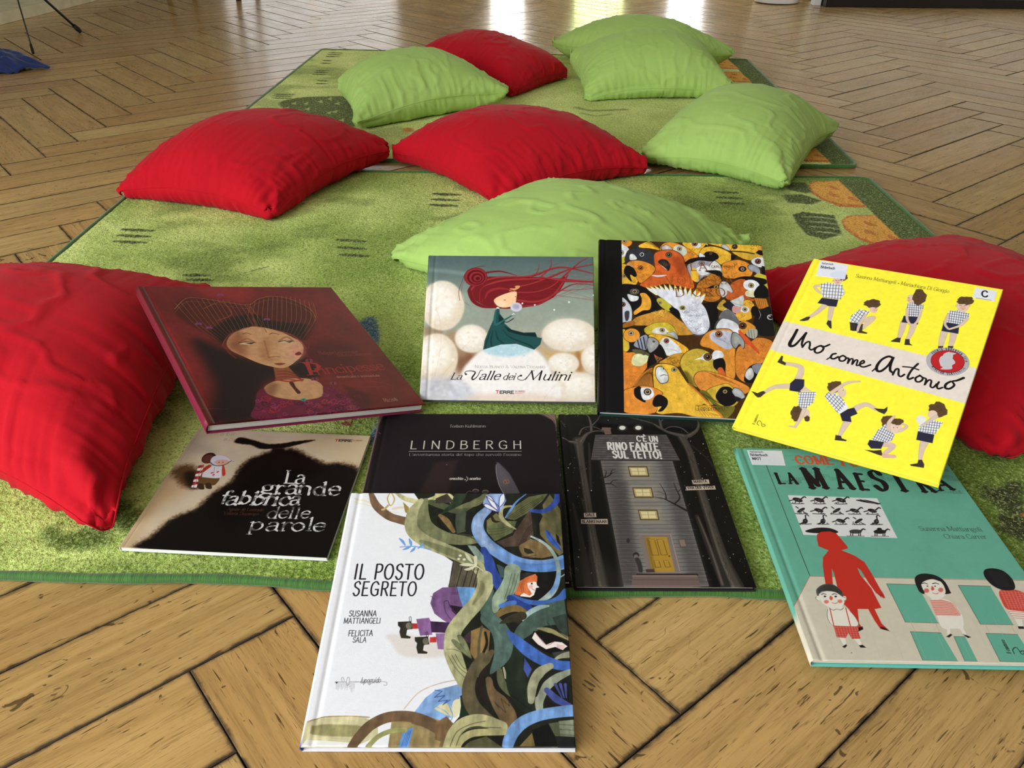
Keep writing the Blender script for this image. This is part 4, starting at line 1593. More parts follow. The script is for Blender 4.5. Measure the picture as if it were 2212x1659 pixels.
    # sage ribbons, teal ribbon
    L([(960, 1040), (950, 1150), (890, 1280), (790, 1400), (740, 1540)], [190, 190, 190, 150, 60], (138, 158, 134))
    for k in range(3): L([(950 + 40 * k, 1080), (910 + 40 * k, 1240), (860 + 30 * k, 1400)], 7, (84, 98, 78))
    L([(690, 1300), (640, 1420), (640, 1560), (720, 1700)], [70, 120, 140, 160], (72, 100, 88))
    # head with orange hair
    P([(1055, 1060), (1130, 1050), (1260, 1075), (1500, 1060), (1490, 1200), (1420, 1330), (1300, 1410), (1180, 1410), (980, 1340), (1050, 1180)], (26, 25, 24))
    P([(1060, 1080), (1150, 1065), (1230, 1085), (1120, 1130), (1060, 1150)], (52, 46, 44), feather=4)
    P([(1135, 1195), (1200, 1165), (1255, 1185), (1262, 1225), (1294, 1250), (1250, 1258), (1243, 1290), (1225, 1345), (1180, 1374), (1050, 1360), (1080, 1320)], (240, 232, 226))
    P([(980, 1335), (1030, 1220), (1050, 1170), (1130, 1125), (1240, 1083), (1268, 1120), (1262, 1185), (1225, 1180), (1140, 1195), (1150, 1250), (1200, 1330), (1170, 1355), (1100, 1320), (1040, 1355)], (226, 110, 56))
    for k in range(4): L([(1180 - 20 * k, 1130), (1110 - 16 * k, 1190), (1090 - 24 * k, 1300)], 5, (190, 84, 40))
    E((1198, 1203), 11, 13, (30, 26, 30))
    E((1185, 1240), 26, 20, (232, 150, 150), feather=10, alpha=.7)
    L([(1195, 1262), (1220, 1280), (1240, 1285)], 6, (180, 40, 70))
    L([(1190, 620), (1330, 690), (1440, 790), (1510, 930), (1530, 1080), (1490, 1250), (1400, 1360), (1290, 1420)], [24, 36, 40, 44, 50, 60, 70, 30], (150, 172, 168))
    L([(1530, 1080), (1500, 1220), (1430, 1320)], [30, 56, 40], (104, 152, 214), alpha=.9, feather=8)
    L([(1560, 1120), (1610, 1085)], 14, (150, 172, 190))
    L([(960, 1350), (1080, 1410), (1230, 1440), (1400, 1440), (1540, 1390), (1630, 1310)], [40, 60, 66, 74, 84, 110], (58, 102, 190))
    L([(930, 1380), (1050, 1450), (1160, 1500)], 80, (38, 66, 156))
    L([(820, 1480), (900, 1450), (980, 1440)], 60, (66, 112, 196))
    L([(760, 1600), (880, 1530), (1010, 1510), (1120, 1560)], [70, 90, 90, 60], (128, 102, 56))
    P([(850, 1660), (980, 1600), (1100, 1600), (1060, 1700)], (48, 44, 34))
    P([(1080, 1660), (1160, 1540), (1300, 1470), (1600, 1400), (1640, 1700), (1100, 1750)], (70, 94, 82))
    L([(1090, 1660), (1160, 1570), (1290, 1500), (1400, 1480)], [20, 60, 60, 30], (148, 176, 176))
    # figure: purple trousers, blue shirt
    frame(cv, 'white_vines', *A)
    P([(945, 618), (1055, 622), (1040, 680), (1010, 738), (965, 735)], (98, 156, 220))
    P([(945, 618), (860, 622), (805, 655), (788, 715), (812, 775), (860, 812), (905, 838), (962, 770), (945, 738), (980, 735), (960, 680)], (122, 82, 136))
    P([(905, 725), (980, 738), (945, 790), (915, 760)], (40, 34, 40))
    L([(870, 705), (890, 700), (905, 735), (945, 780)], 5, (70, 40, 84))
    L([(868, 710), (880, 770), (925, 830)], 4, (76, 46, 90))
    P([(705, 808), (780, 800), (792, 822), (800, 900), (728, 906)], (136, 92, 150))
    P([(788, 820), (905, 828), (908, 890), (795, 886)], (62, 38, 72))
    P([(820, 892), (892, 890), (884, 988), (832, 984)], (136, 92, 150))
    P([(678, 832), (712, 834), (718, 864), (680, 866)], (212, 52, 52))
    P([(785, 914), (824, 912), (824, 944), (784, 946)], (212, 52, 52))
    for dx, dy in ((0, 0), (99, 90)):
        P(off([(597, 824), (676, 820), (684, 866), (652, 870), (646, 902), (674, 912), (668, 922), (616, 920), (606, 884), (612, 860), (598, 846)], dx, dy), (52, 46, 40))
        E((662 + dx, 848 + dy), 18, 20, (112, 106, 90))
        L(off([(668, 826), (664, 800), (674, 795), (676, 822)], dx, dy), 3, (52, 46, 40))
    for k in range(2): L([(912, 652 + 8 * k), (950, 652 + 8 * k)], 3, (84, 50, 96))
    L([(790, 672), (812, 690)], 3, (84, 50, 96))
    # vine passing in front of the figure
    L([(1110, 560), (1105, 630), (1060, 710), (990, 790), (925, 880), (915, 980)], [84, 88, 86, 84, 84, 84], (172, 170, 124))
    L([(1090, 590), (1090, 640), (1040, 720)], [20, 30, 12], (126, 124, 80), alpha=.8, feather=6)
    # lower right
    frame(cv, 'white_vines', *V2)
    P([(430, 180), (560, 130), (660, 180), (640, 440), (500, 560), (420, 440)], (146, 112, 62))
    L([(560, 130), (530, 300), (520, 500)], 30, (88, 84, 60))
    L([(600, 200), (620, 330), (560, 480)], 30, (40, 34, 28))
    P([(330, 270), (420, 180), (430, 330), (390, 320)], (66, 44, 62))
    for q in ([(195, 295), (240, 290), (340, 380), (440, 510), (280, 400)], [(265, 240), (310, 235), (380, 330), (435, 500), (320, 360)]):
        P(q, (118, 124, 84), True)
        L(q + q[:1], 4, (70, 74, 44))
    L([(140, 400), (260, 410), (440, 520)], 5, (70, 70, 40))
    for k in range(3): L([(160 + 40 * k, 480 - 10 * k), (260 + 40 * k, 640 - 10 * k), (410 + 8 * k, 790 - 80 * k)], 6, (70, 70, 40))
    P([(300, 960), (400, 900), (420, 1100), (500, 1210), (290, 1215), (310, 1080)], (30, 48, 34))
    L([(560, 480), (470, 640), (400, 860), (440, 1060), (580, 1220), (760, 1340)], [90, 130, 150, 170, 170, 130], (92, 82, 56))
    L([(680, 430), (600, 540), (540, 700)], [60, 110, 90], (98, 88, 60))
    L([(650, 580), (560, 720), (540, 900), (640, 1060)], [30, 70, 60, 40], (42, 32, 28))
    L([(640, 760), (690, 900), (780, 1050), (870, 1200), (900, 1340)], [70, 130, 190, 200, 150], (112, 88, 58))
    L([(720, 1030), (760, 1100), (720, 1040), (850, 1160), (790, 990), (890, 1080), (870, 960)], 6, (58, 44, 30), smooth=False)
    L([(700, 700), (740, 850), (860, 960)], [30, 60, 30], (30, 30, 26))
    L([(770, 650), (800, 800), (900, 920), (1040, 1010)], [60, 90, 80, 30], (96, 98, 66))
    L([(820, 620), (850, 740)], [20, 34], (170, 168, 130))
    L([(960, 400), (960, 640), (980, 860), (1080, 1060), (1180, 1130)], [180, 210, 220, 160, 70], (36, 46, 34))
    L([(900, 940), (1060, 1060), (1180, 1150)], 6, (20, 24, 18))
    L([(640, 30), (760, 150), (820, 300), (800, 480), (700, 640), (665, 690)], [190, 200, 220, 180, 70, 16], (78, 104, 96))
    L([(700, 120), (780, 260), (800, 420)], [16, 40, 20], (104, 126, 116), alpha=.7, feather=12)
    L([(780, 90), (900, 40), (1040, 0)], [20, 90, 110], (60, 54, 38))
    L([(960, 300), (1060, 180), (1200, 80), (1380, 0)], [60, 170, 190, 150], (70, 92, 82))
    P([(1400, 20), (1600, -40), (1600, 260), (1480, 170)], (52, 66, 58))
    L([(1230, 150), (1350, 170), (1480, 220), (1610, 280)], [20, 60, 50, 40], (150, 144, 92))
    L([(1340, 80), (1440, 170), (1580, 260)], 8, (50, 48, 34))
    P([(1130, 320), (1180, 180), (1400, 210), (1610, 330), (1620, 440), (1480, 480), (1300, 430)], (24, 22, 22))
    P([(1160, 265), (1195, 195), (1250, 260), (1330, 345), (1430, 308), (1520, 318), (1585, 365), (1555, 385), (1530, 410), (1440, 372), (1330, 400), (1230, 340)], (236, 226, 220))
    for k in range(3): L([(1460, 345 + 14 * k), (1550 - 8 * k, 362 + 16 * k)], 5, (190, 70, 80))
    L([(1195, 195), (1330, 345), (1430, 308)], 5, (180, 60, 76))
    P([(1400, 440), (1620, 410), (1620, 520), (1430, 500)], (56, 60, 52))
    L([(1430, 520), (1520, 480), (1625, 460)], [20, 60, 80], (150, 150, 124))
    P([(1070, 500), (1160, 640), (1110, 740), (1060, 640)], (56, 72, 150))
    L([(870, 180), (960, 280), (1120, 420), (1300, 530), (1480, 590), (1640, 600)], [30, 110, 150, 140, 120, 120], (56, 98, 188))
    L([(1380, 600), (1250, 680), (1170, 850), (1150, 1020)], [80, 120, 120, 70], (150, 150, 118))
    L([(1640, 660), (1460, 740), (1320, 860), (1250, 1010), (1250, 1120)], [60, 100, 110, 100, 80], (146, 152, 130))
    L([(1420, 660), (1280, 780), (1210, 960)], [30, 50, 20], (34, 32, 28))
    P([(1340, 930), (1400, 860), (1540, 780), (1620, 800), (1600, 1060), (1480, 1090)], (30, 28, 30))
    L([(1340, 890), (1460, 1000), (1600, 1070)], [70, 90, 60], (66, 80, 158))
    for k in range(3): L([(1440 + 60 * k, 820), (1520 + 26 * k, 980)], [36, 12], (64, 76, 150))
    P([(1310, 1000), (1480, 1090), (1320, 1110)], (30, 26, 26))
    L([(860, 1570), (930, 1400), (1060, 1270), (1250, 1190), (1480, 1150), (1680, 1130)], [130, 150, 150, 140, 140, 150], (102, 146, 206))
    P([(1010, 1560), (1160, 1400), (1200, 1560)], (126, 104, 56))
    P([(1160, 1370), (1350, 1290), (1440, 1450), (1480, 1560), (1200, 1560)], (22, 24, 22))
    P([(1360, 1290), (1480, 1270), (1500, 1440), (1440, 1440)], (84, 88, 60))
    P([(1480, 1260), (1690, 1240), (1700, 1450), (1500, 1440)], (122, 130, 104))
    for k in range(3): L([(1490, 1300 + 60 * k), (1690, 1310 + 60 * k)], 8, (78, 88, 70))
    P([(1440, 1440), (1700, 1470), (1700, 1570), (1470, 1570)], (34, 36, 36))
    P([(0, 1280), (140, 1200), (220, 1290), (180, 1420), (120, 1520), (0, 1480)], (122, 92, 60))
    L([(160, 1570), (230, 1400), (360, 1280), (560, 1250), (800, 1330)], [130, 150, 150, 150, 140], (180, 174, 120))
    L([(260, 1570), (330, 1470), (480, 1400), (820, 1390)], [80, 90, 90, 80], (176, 168, 112))
    for k in range(2): L([(180 + 70 * k, 1560), (260 + 60 * k, 1390 + 20 * k), (420 + 40 * k, 1300 + 40 * k), (600 + 190 * k, 1260 + 80 * k)], 9, (98, 92, 58))
    P([(340, 1570), (420, 1500), (620, 1440), (820, 1570)], (84, 84, 54))
    P([(610, 1440), (820, 1430), (800, 1570)], (34, 28, 26))
    # chalky streaks in the vines, a blue sprig, lettering
    lum = cv.a.mean(-1)
    msk = np.clip((.80 - lum) / .1, 0, 1)
    cv.mottle(.16, 46, 8, 3, (1, 1), msk)
    cv.mottle(.22, 20, 18, 4, (3.0, .6), msk)
    g = cv.a.mean(-1, keepdims=True)
    cv.a[:] = cv.a + (g * np.array((1.03, 1.0, .94)) - cv.a) * .16 * msk[..., None]
    frame(cv, 'white_vines', *A)
    L([(610, 385), (680, 380), (740, 388), (790, 402)], 6, (112, 160, 216))
    for q in ([(606, 334), (624, 350), (640, 374)], [(664, 336), (672, 356), (676, 378)], [(628, 400), (650, 392), (670, 384)], [(672, 414), (688, 400), (698, 386)], [(716, 392), (738, 376), (742, 362)]):
        L(q, [6, 15, 7], (112, 160, 216))
    letter(cv, 'IL POSTO', (334, 572), (748, 573), 86, INK, 10.5, .15, xs=1, track=14)
    letter(cv, 'SEGRETO', (330, 669), (704, 670), 80, INK, 10.5, .15, track=14)
    letter(cv, 'SUSANNA', (308, 792), (470, 792), 33, INK, 11, track=8, jit=.5)
    letter(cv, 'MATTIANGELI', (277, 834), (495, 833), 31, INK, 11, track=8, jit=.5)
    letter(cv, 'FELICITA', (304, 908), (448, 907), 33, INK, 11, track=8, jit=.5)
    letter(cv, 'SALA', (330, 945), (410, 945), 30, INK, 11, track=8, jit=.5)
    G = (96, 92, 98)
    L([(228, 1177), (300, 1176), (370, 1177)], 2.2, G)
    P([(226, 1176), (246, 1176), (238, 1188)], (40, 36, 40))
    for c, rx, ry, rt in (((274, 1164), 7, 15, -12), ((304, 1173), 9, 25, 5)):
        E(c, rx, ry, (233, 233, 238), rt)
        q = np.linspace(0, 2 * PI, 18)
        k, s = math.cos(math.radians(rt)), math.sin(math.radians(rt))
        L([(c[0] + k * rx * math.cos(a) - s * ry * math.sin(a), c[1] + s * rx * math.cos(a) + k * ry * math.sin(a)) for a in q], 2.2, G, smooth=False)
    r = random.Random(5)
    for k in range(34):
        x = 232 + k * 3.4
        h = 34 + 12 * math.sin(k * .5) + r.uniform(0, 18) if k > 18 else 26 + r.uniform(0, 20)
        L([(x, 1180), (x + r.uniform(-3, 3), 1180 + h)], 1.4, (128, 124, 130), alpha=.8)
    letter(cv, 'lupoguido', (374, 1184), (494, 1182), 32, G, 9, slant=.3)
    L([(345, 1177), (510, 1176), (532, 1184), (530, 1196), (514, 1196)], 2.2, G)
    # scuffed board edges
    return cv


# ---- yellow book: boys in checked shirts
SKIN, SHOE = (216, 192, 172), (62, 54, 44)


def check(cv, q, a, b, n, m, col=(52, 56, 92), base=(232, 232, 232), lw=3):
    """Checked shirt: a filled outline with two sets of lines; a and b are the box's two side vectors from its first corner."""
    q = np.array(q, float)
    cv.poly(q, base)
    c = q.mean(0)
    t = np.linspace(-1, 1, n)
    a, b = np.array(a, float), np.array(b, float)

    def clip(p0, p1):
        # keep the pieces of a segment inside the outline
        s = np.linspace(0, 1, 40)[:, None]
        pts = p0 + (p1 - p0) * s
        ins = np.zeros(40, bool)
        for (ax, ay), (bx, by) in zip(q, np.roll(q, -1, 0)):
            with np.errstate(divide='ignore', invalid='ignore'):
                ins ^= ((pts[:, 1] >= ay) != (pts[:, 1] >= by)) & (pts[:, 0] < ax + (pts[:, 1] - ay) * (bx - ax) / (by - ay if by != ay else 1e-9))
        if ins.sum() > 1:
            w = np.nonzero(ins)[0]
            cv.line([pts[w[0]], pts[w[-1]]], lw, col)
    for u in np.linspace(-1, 1, n): clip(c + a * u - b * 1.2, c + a * u + b * 1.2)
    for u in np.linspace(-1, 1, m): clip(c + b * u - a * 1.2, c + b * u + a * 1.2)


def limb(cv, p, w, col=SKIN):
    cv.line(p, w, (190, 160, 140), smooth=True)
    cv.line(p, np.asarray(w) - 3, col, smooth=True)


def hair(cv, c, r, seed, col=(92, 68, 46), sx=1.0, sy=1.0):
    rr = random.Random(seed)
    q = []
    for k in range(22):
        a = 2 * PI * k / 22
        d = r * (1 + rr.uniform(-.12, .2))
        q.append((c[0] + sx * d * math.cos(a), c[1] + sy * d * math.sin(a)))
    cv.poly(q, col)
    for k in range(12):
        a, d = rr.uniform(0, 2 * PI), rr.uniform(.2, .8) * r
        x, y = c[0] + sx * d * math.cos(a), c[1] + sy * d * math.sin(a)
        cv.line([(x, y), (x + rr.uniform(-10, 10), y + rr.uniform(-8, 8))], 2.5, (66, 48, 34))


def head(cv, c, r, hc, hr, seed, face=1, sy=1.0):
    """face: +1 looks right, -1 left, 0 to the front, 2 turned away."""
    cv.ell(c, r, r * 1.05, (222, 196, 174))
    cv.ell((c[0] + face * r * .35 if face != 2 else c[0], c[1] + r * .35), r * .4, r * .3, (226, 150, 128), alpha=.6, feather=6)
    hair(cv, hc, hr, seed, sy=sy)
    if face in (1, -1):
        cv.ell((c[0] + face * r * .5, c[1] - 1), 2.2, 2.6, (40, 34, 34))
        cv.line([(c[0] + face * r * .4, c[1] - 8), (c[0] + face * r * .7, c[1] - 8)], 2.5, (70, 52, 40))
        cv.line([(c[0] + face * r * .55, c[1] + r * .55), (c[0] + face * r * .8, c[1] + r * .5)], 2, (150, 70, 60))
    elif face == 0:
        for s in (-1, 1):
            cv.line([(c[0] + s * r * .55, c[1] - 2), (c[0] + s * r * .2, c[1] + 1)], 3, (60, 46, 40))
            cv.ell((c[0] + s * r * 1.05, c[1] + 2), 6, 8, (220, 180, 156))
        cv.line([(c[0] - 5, c[1] + r * .55), (c[0] + 6, c[1] + r * .55)], 2.5, (150, 80, 66))


def shoe(cv, q):
    cv.poly(q, SHOE)


def art_yellow():
    cv = cover_canvas('yellow', (1580, 540), 3.19, .00056, (253, 240, 64))
    L, P, E = cv.line, cv.poly, cv.ell
    # band with pinked edges
    def pink(a, b, n=110, h=7):
        a, b = np.array(a, float), np.array(b, float)
        d = (b - a) / np.hypot(*(b - a))
        nn = np.array([-d[1], d[0]])
        return [tuple(a + (b - a) * k / n + nn * (h if k % 2 else 0)) for k in range(n + 1)]
    up = pink((360, 486), (1712, 818))
    dn = pink((1626, 1068), (262, 692))
    P(up + dn, (226, 214, 204))
    SH = (44, 44, 62)
    # standing, hands on hips
    limb(cv, [(640, 385), (590, 430), (530, 470)], [34, 30, 20])
    limb(cv, [(690, 390), (680, 450), (672, 500)], [34, 30, 20])
    shoe(cv, [(470, 486), (520, 462), (544, 462), (530, 486), (500, 492), (470, 490)])
    shoe(cv, [(652, 510), (664, 486), (688, 492), (690, 542), (680, 544)])
    P([(622, 332), (736, 345), (722, 394), (664, 388), (650, 380), (592, 368)], SH)
    limb(cv, [(620, 245), (575, 255), (600, 290), (632, 302)], [20, 18, 16, 14])
    limb(cv, [(760, 270), (770, 300), (744, 325)], [18, 18, 14])
    check(cv, [(610, 240), (660, 225), (760, 240), (776, 290), (750, 345), (626, 330)], (80, 6), (-6, 55), 9, 6)
    head(cv, (732, 212), 30, (768, 185), 30, 1, 0)
    hair(cv, (740, 182), 44, 2, sy=.4)
    # squatting
    P([(812, 500), (880, 505), (920, 520), (880, 560), (830, 560)], SH)
    limb(cv, [(880, 500), (975, 470), (900, 540)], [34, 32, 26])
    shoe(cv, [(815, 500), (850, 505), (850, 560), (818, 556)])
    shoe(cv, [(868, 530), (905, 510), (900, 560), (936, 572), (930, 580), (866, 572)])
    check(cv, [(880, 412), (950, 420), (930, 455), (880, 510), (830, 500), (808, 490), (830, 450)], (50, 34), (-34, 50), 7, 7)
    limb(cv, [(920, 450), (880, 520), (868, 560)], [20, 18, 14])
    head(cv, (978, 405), 30, (972, 372), 56, 3, 1, .5)
    # seen from behind
    limb(cv, [(1186, 500), (1170, 560), (1152, 612)], [40, 34, 22])
    limb(cv, [(1256, 510), (1240, 560), (1212, 620)], [40, 34, 22])
    shoe(cv, [(1095, 630), (1140, 606), (1166, 608), (1160, 640), (1100, 634)])
    shoe(cv, [(1196, 616), (1226, 616), (1228, 646), (1248, 660), (1190, 656)])
    P([(1186, 455), (1290, 460), (1284, 515), (1170, 500)], SH)
    check(cv, [(1212, 368), (1260, 358), (1322, 378), (1316, 420), (1290, 462), (1196, 458), (1204, 410)], (60, 4), (-4, 55), 9, 8)
    limb(cv, [(1210, 410), (1210, 480), (1236, 524)], [18, 16, 14])
    limb(cv, [(1306, 420), (1282, 490), (1246, 524)], [18, 16, 14])
    head(cv, (1236, 338), 28, (1294, 328), 50, 4, -1)
    # eyes closed, hands clasped
    limb(cv, [(1468, 560), (1450, 620), (1440, 670)], [44, 38, 26])
    limb(cv, [(1530, 575), (1522, 620), (1508, 668)], [42, 36, 26])
    shoe(cv, [(1424, 664), (1458, 664), (1456, 690), (1420, 690)])
    shoe(cv, [(1490, 664), (1528, 664), (1522, 690), (1490, 690)])
    P([(1462, 490), (1570, 510), (1562, 580), (1446, 560)], SH)
    check(cv, [(1500, 422), (1560, 415), (1640, 440), (1630, 480), (1592, 500), (1570, 515), (1478, 500), (1480, 450)], (70, 10), (-8, 50), 10, 7)
    limb(cv, [(1490, 450), (1470, 510), (1492, 545)], [18, 16, 14])
    limb(cv, [(1624, 475), (1580, 520), (1500, 548)], [20, 18, 14])
    head(cv, (1594, 385), 44, (1610, 350), 56, 5, 0, .5)
    # doing a handstand
    limb(cv, [(455, 900), (475, 810), (350, 780)], [44, 34, 24])
    limb(cv, [(430, 940), (300, 945), (225, 985)], [44, 32, 22])
    shoe(cv, [(315, 775), (345, 730), (356, 735), (350, 765), (376, 780), (370, 798)])
    shoe(cv, [(136, 975), (180, 985), (220, 972), (236, 985), (200, 1016), (180, 1018)])
    P([(438, 890), (502, 894), (500, 940), (474, 982), (398, 970), (404, 920)], SH)
    P([(470, 975), (505, 940), (550, 975)], SKIN)
    check(cv, [(462, 980), (584, 978), (565, 1050), (500, 1105), (458, 1100)], (60, 0), (-10, 60), 8, 8)
    hair(cv, (450, 1130), 40, 6, sy=1.3)
    E((510, 1130), 30, 36, (222, 196, 174))
    hair(cv, (520, 1165), 20, 7)
    limb(cv, [(500, 1100), (470, 1170), (440, 1215)], [26, 22, 18])
    limb(cv, [(440, 1222), (398, 1216)], [16, 10])
    # balancing on one leg
    limb(cv, [(830, 1110), (920, 1066), (995, 1100)], [44, 34, 24])
    limb(cv, [(800, 1180), (770, 1230), (745, 1280)], [46, 36, 24])
    shoe(cv, [(980, 1092), (1010, 1095), (1050, 1098), (1074, 1082), (1072, 1110), (1052, 1134), (1010, 1116)])
    shoe(cv, [(716, 1276), (752, 1282), (760, 1300), (794, 1312), (788, 1320), (710, 1312)])
    P([(800, 1098), (845, 1088), (868, 1130), (820, 1150), (826, 1188), (762, 1180), (746, 1130)], SH)
    hair(cv, (712, 945), 52, 8, sy=.8)
    E((760, 985), 30, 34, (222, 196, 174))
    E((768, 968), 3, 3, (40, 34, 34))
    check(cv, [(690, 975), (760, 1020), (808, 1092), (740, 1135), (660, 1040), (640, 1010), (660, 985)], (46, 46), (-40, 46), 7, 8)
    limb(cv, [(690, 985), (790, 920), (880, 908)], [28, 22, 14])
    # sitting on the heels, arms up
    limb(cv, [(1000, 1340), (1110, 1350), (1060, 1400)], [44, 36, 30], (214, 184, 176))
    P([(950, 1310), (1050, 1325), (1030, 1372), (960, 1370), (936, 1340)], SH)
    shoe(cv, [(914, 1378), (980, 1384), (1030, 1380), (1044, 1424), (1000, 1410)])
    limb(cv, [(1050, 1420), (1120, 1425)], [30, 26], (224, 172, 160))
    hair(cv, (1075, 1185), 44, 9)
    check(cv, [(1060, 1200), (1128, 1250), (1110, 1310), (1080, 1330), (960, 1310), (1010, 1240)], (50, 24), (-30, 56), 8, 8)
    E((1130, 1225), 44, 40, (226, 198, 176))
    hair(cv, (1140, 1185), 44, 10, sy=.5)
    for x in (1116, 1142): E((x, 1226), 3, 3, (40, 34, 34))
    limb(cv, [(1080, 1240), (1085, 1190), (1120, 1150)], [26, 24, 18])
    limb(cv, [(1160, 1250), (1206, 1220), (1180, 1200)], [22, 20, 16])
    # reading
    limb(cv, [(1330, 1320), (1310, 1380), (1298, 1450)], [54, 36, 24])
    shoe(cv, [(1228, 1480), (1280, 1472), (1288, 1448), (1312, 1448), (1328, 1480), (1324, 1504), (1236, 1490)])
    P([(1284, 1248), (1398, 1270), (1384, 1334), (1272, 1310)], SH)
    check(cv, [(1300, 1180), (1400, 1175), (1456, 1190), (1430, 1230), (1398, 1275), (1282, 1252)], (70, 8), (-8, 44), 9, 6)
    hair(cv, (1420, 1105), 66, 11, sy=.75)
    E((1384, 1135), 34, 28, (224, 198, 176))
    P([(1268, 1160), (1296, 1140), (1334, 1150), (1340, 1196), (1308, 1204), (1280, 1196)], (228, 226, 220))
    limb(cv, [(1410, 1150), (1360, 1180), (1310, 1215)], [26, 22, 16], (206, 190, 180))
    # hand lettered title
    K = (26, 22, 24)
    for q, w in (([(452, 552), (428, 598), (402, 645), (408, 664), (438, 656), (480, 612), (514, 574)], [17, 19, 22, 20, 16, 13, 15]),
                 ([(514, 574), (496, 610), (484, 650), (490, 668)], [15, 15, 13, 12]),
                 ([(488, 672), (512, 642), (536, 634), (540, 655), (536, 680), (552, 690), (576, 676)], 12),
                 ([(612, 662), (584, 674), (572, 698), (588, 712), (618, 702), (634, 678), (616, 662), (640, 668), (674, 654)], 13),
                 ([(656, 756), (680, 740), (700, 720), (716, 714)], 8),
                 ([(718, 716), (694, 722), (684, 744), (704, 752), (734, 738)], 13),
                 ([(764, 730), (742, 744), (748, 766), (776, 764), (788, 744), (768, 729)], 12),
                 ([(788, 748), (806, 750), (800, 782)], 12), ([(800, 782), (820, 754), (836, 756), (830, 790), (852, 762), (868, 764), (860, 796), (878, 796)], 11),
                 ([(882, 790), (912, 778), (908, 764), (888, 776), (886, 800), (912, 808), (956, 794)], 12),
                 ([(970, 836), (986, 822), (1000, 806)], 9),
                 ([(1112, 746), (1080, 736), (1034, 758), (1002, 800), (1002, 832), (1030, 836), (1076, 800), (1112, 746)], [17, 16, 15, 18, 18, 16, 14, 15]),
                 ([(1114, 744), (1096, 790), (1092, 830), (1108, 846)], 16),
                 ([(1110, 862), (1130, 826), (1150, 824), (1150, 862), (1166, 874), (1190, 860)], 13),
                 ([(1284, 786), (1240, 830), (1214, 876), (1222, 892), (1250, 882)], 14), ([(1180, 806), (1240, 812), (1288, 828)], 10),
                 ([(1296, 868), (1268, 884), (1272, 908), (1300, 908), (1318, 886), (1296, 866)], 13),
                 ([(1318, 882), (1340, 892), (1330, 930)], 12), ([(1330, 930), (1356, 900), (1376, 904), (1370, 940), (1388, 950), (1412, 926)], 12),
                 ([(1428, 912), (1414, 940), (1424, 958), (1452, 950)], 13),
                 ([(1510, 908), (1478, 926), (1472, 952), (1502, 958), (1534, 934), (1522, 908), (1552, 902), (1598, 884)], [14, 16, 16, 15, 14, 13, 15, 18])):
        L(q, w, K)
    cv.mottle(.03, 70, 4, 2)
    letter(cv, 'Susanna Mattiangeli * Mariachiara Di Giorgio', (852, 190), (1497, 299), 23, (112, 96, 44), 10, .4, 7)
    letter(cv, 'il castoro', (158, 1206), (188, 1136), (-15, -5), (60, 56, 30), 16)
    L([(190, 1210), (176, 1198), (190, 1178), (205, 1190), (210, 1215), (228, 1216), (230, 1206), (215, 1200)], 3.5, (54, 50, 30))
    return cv


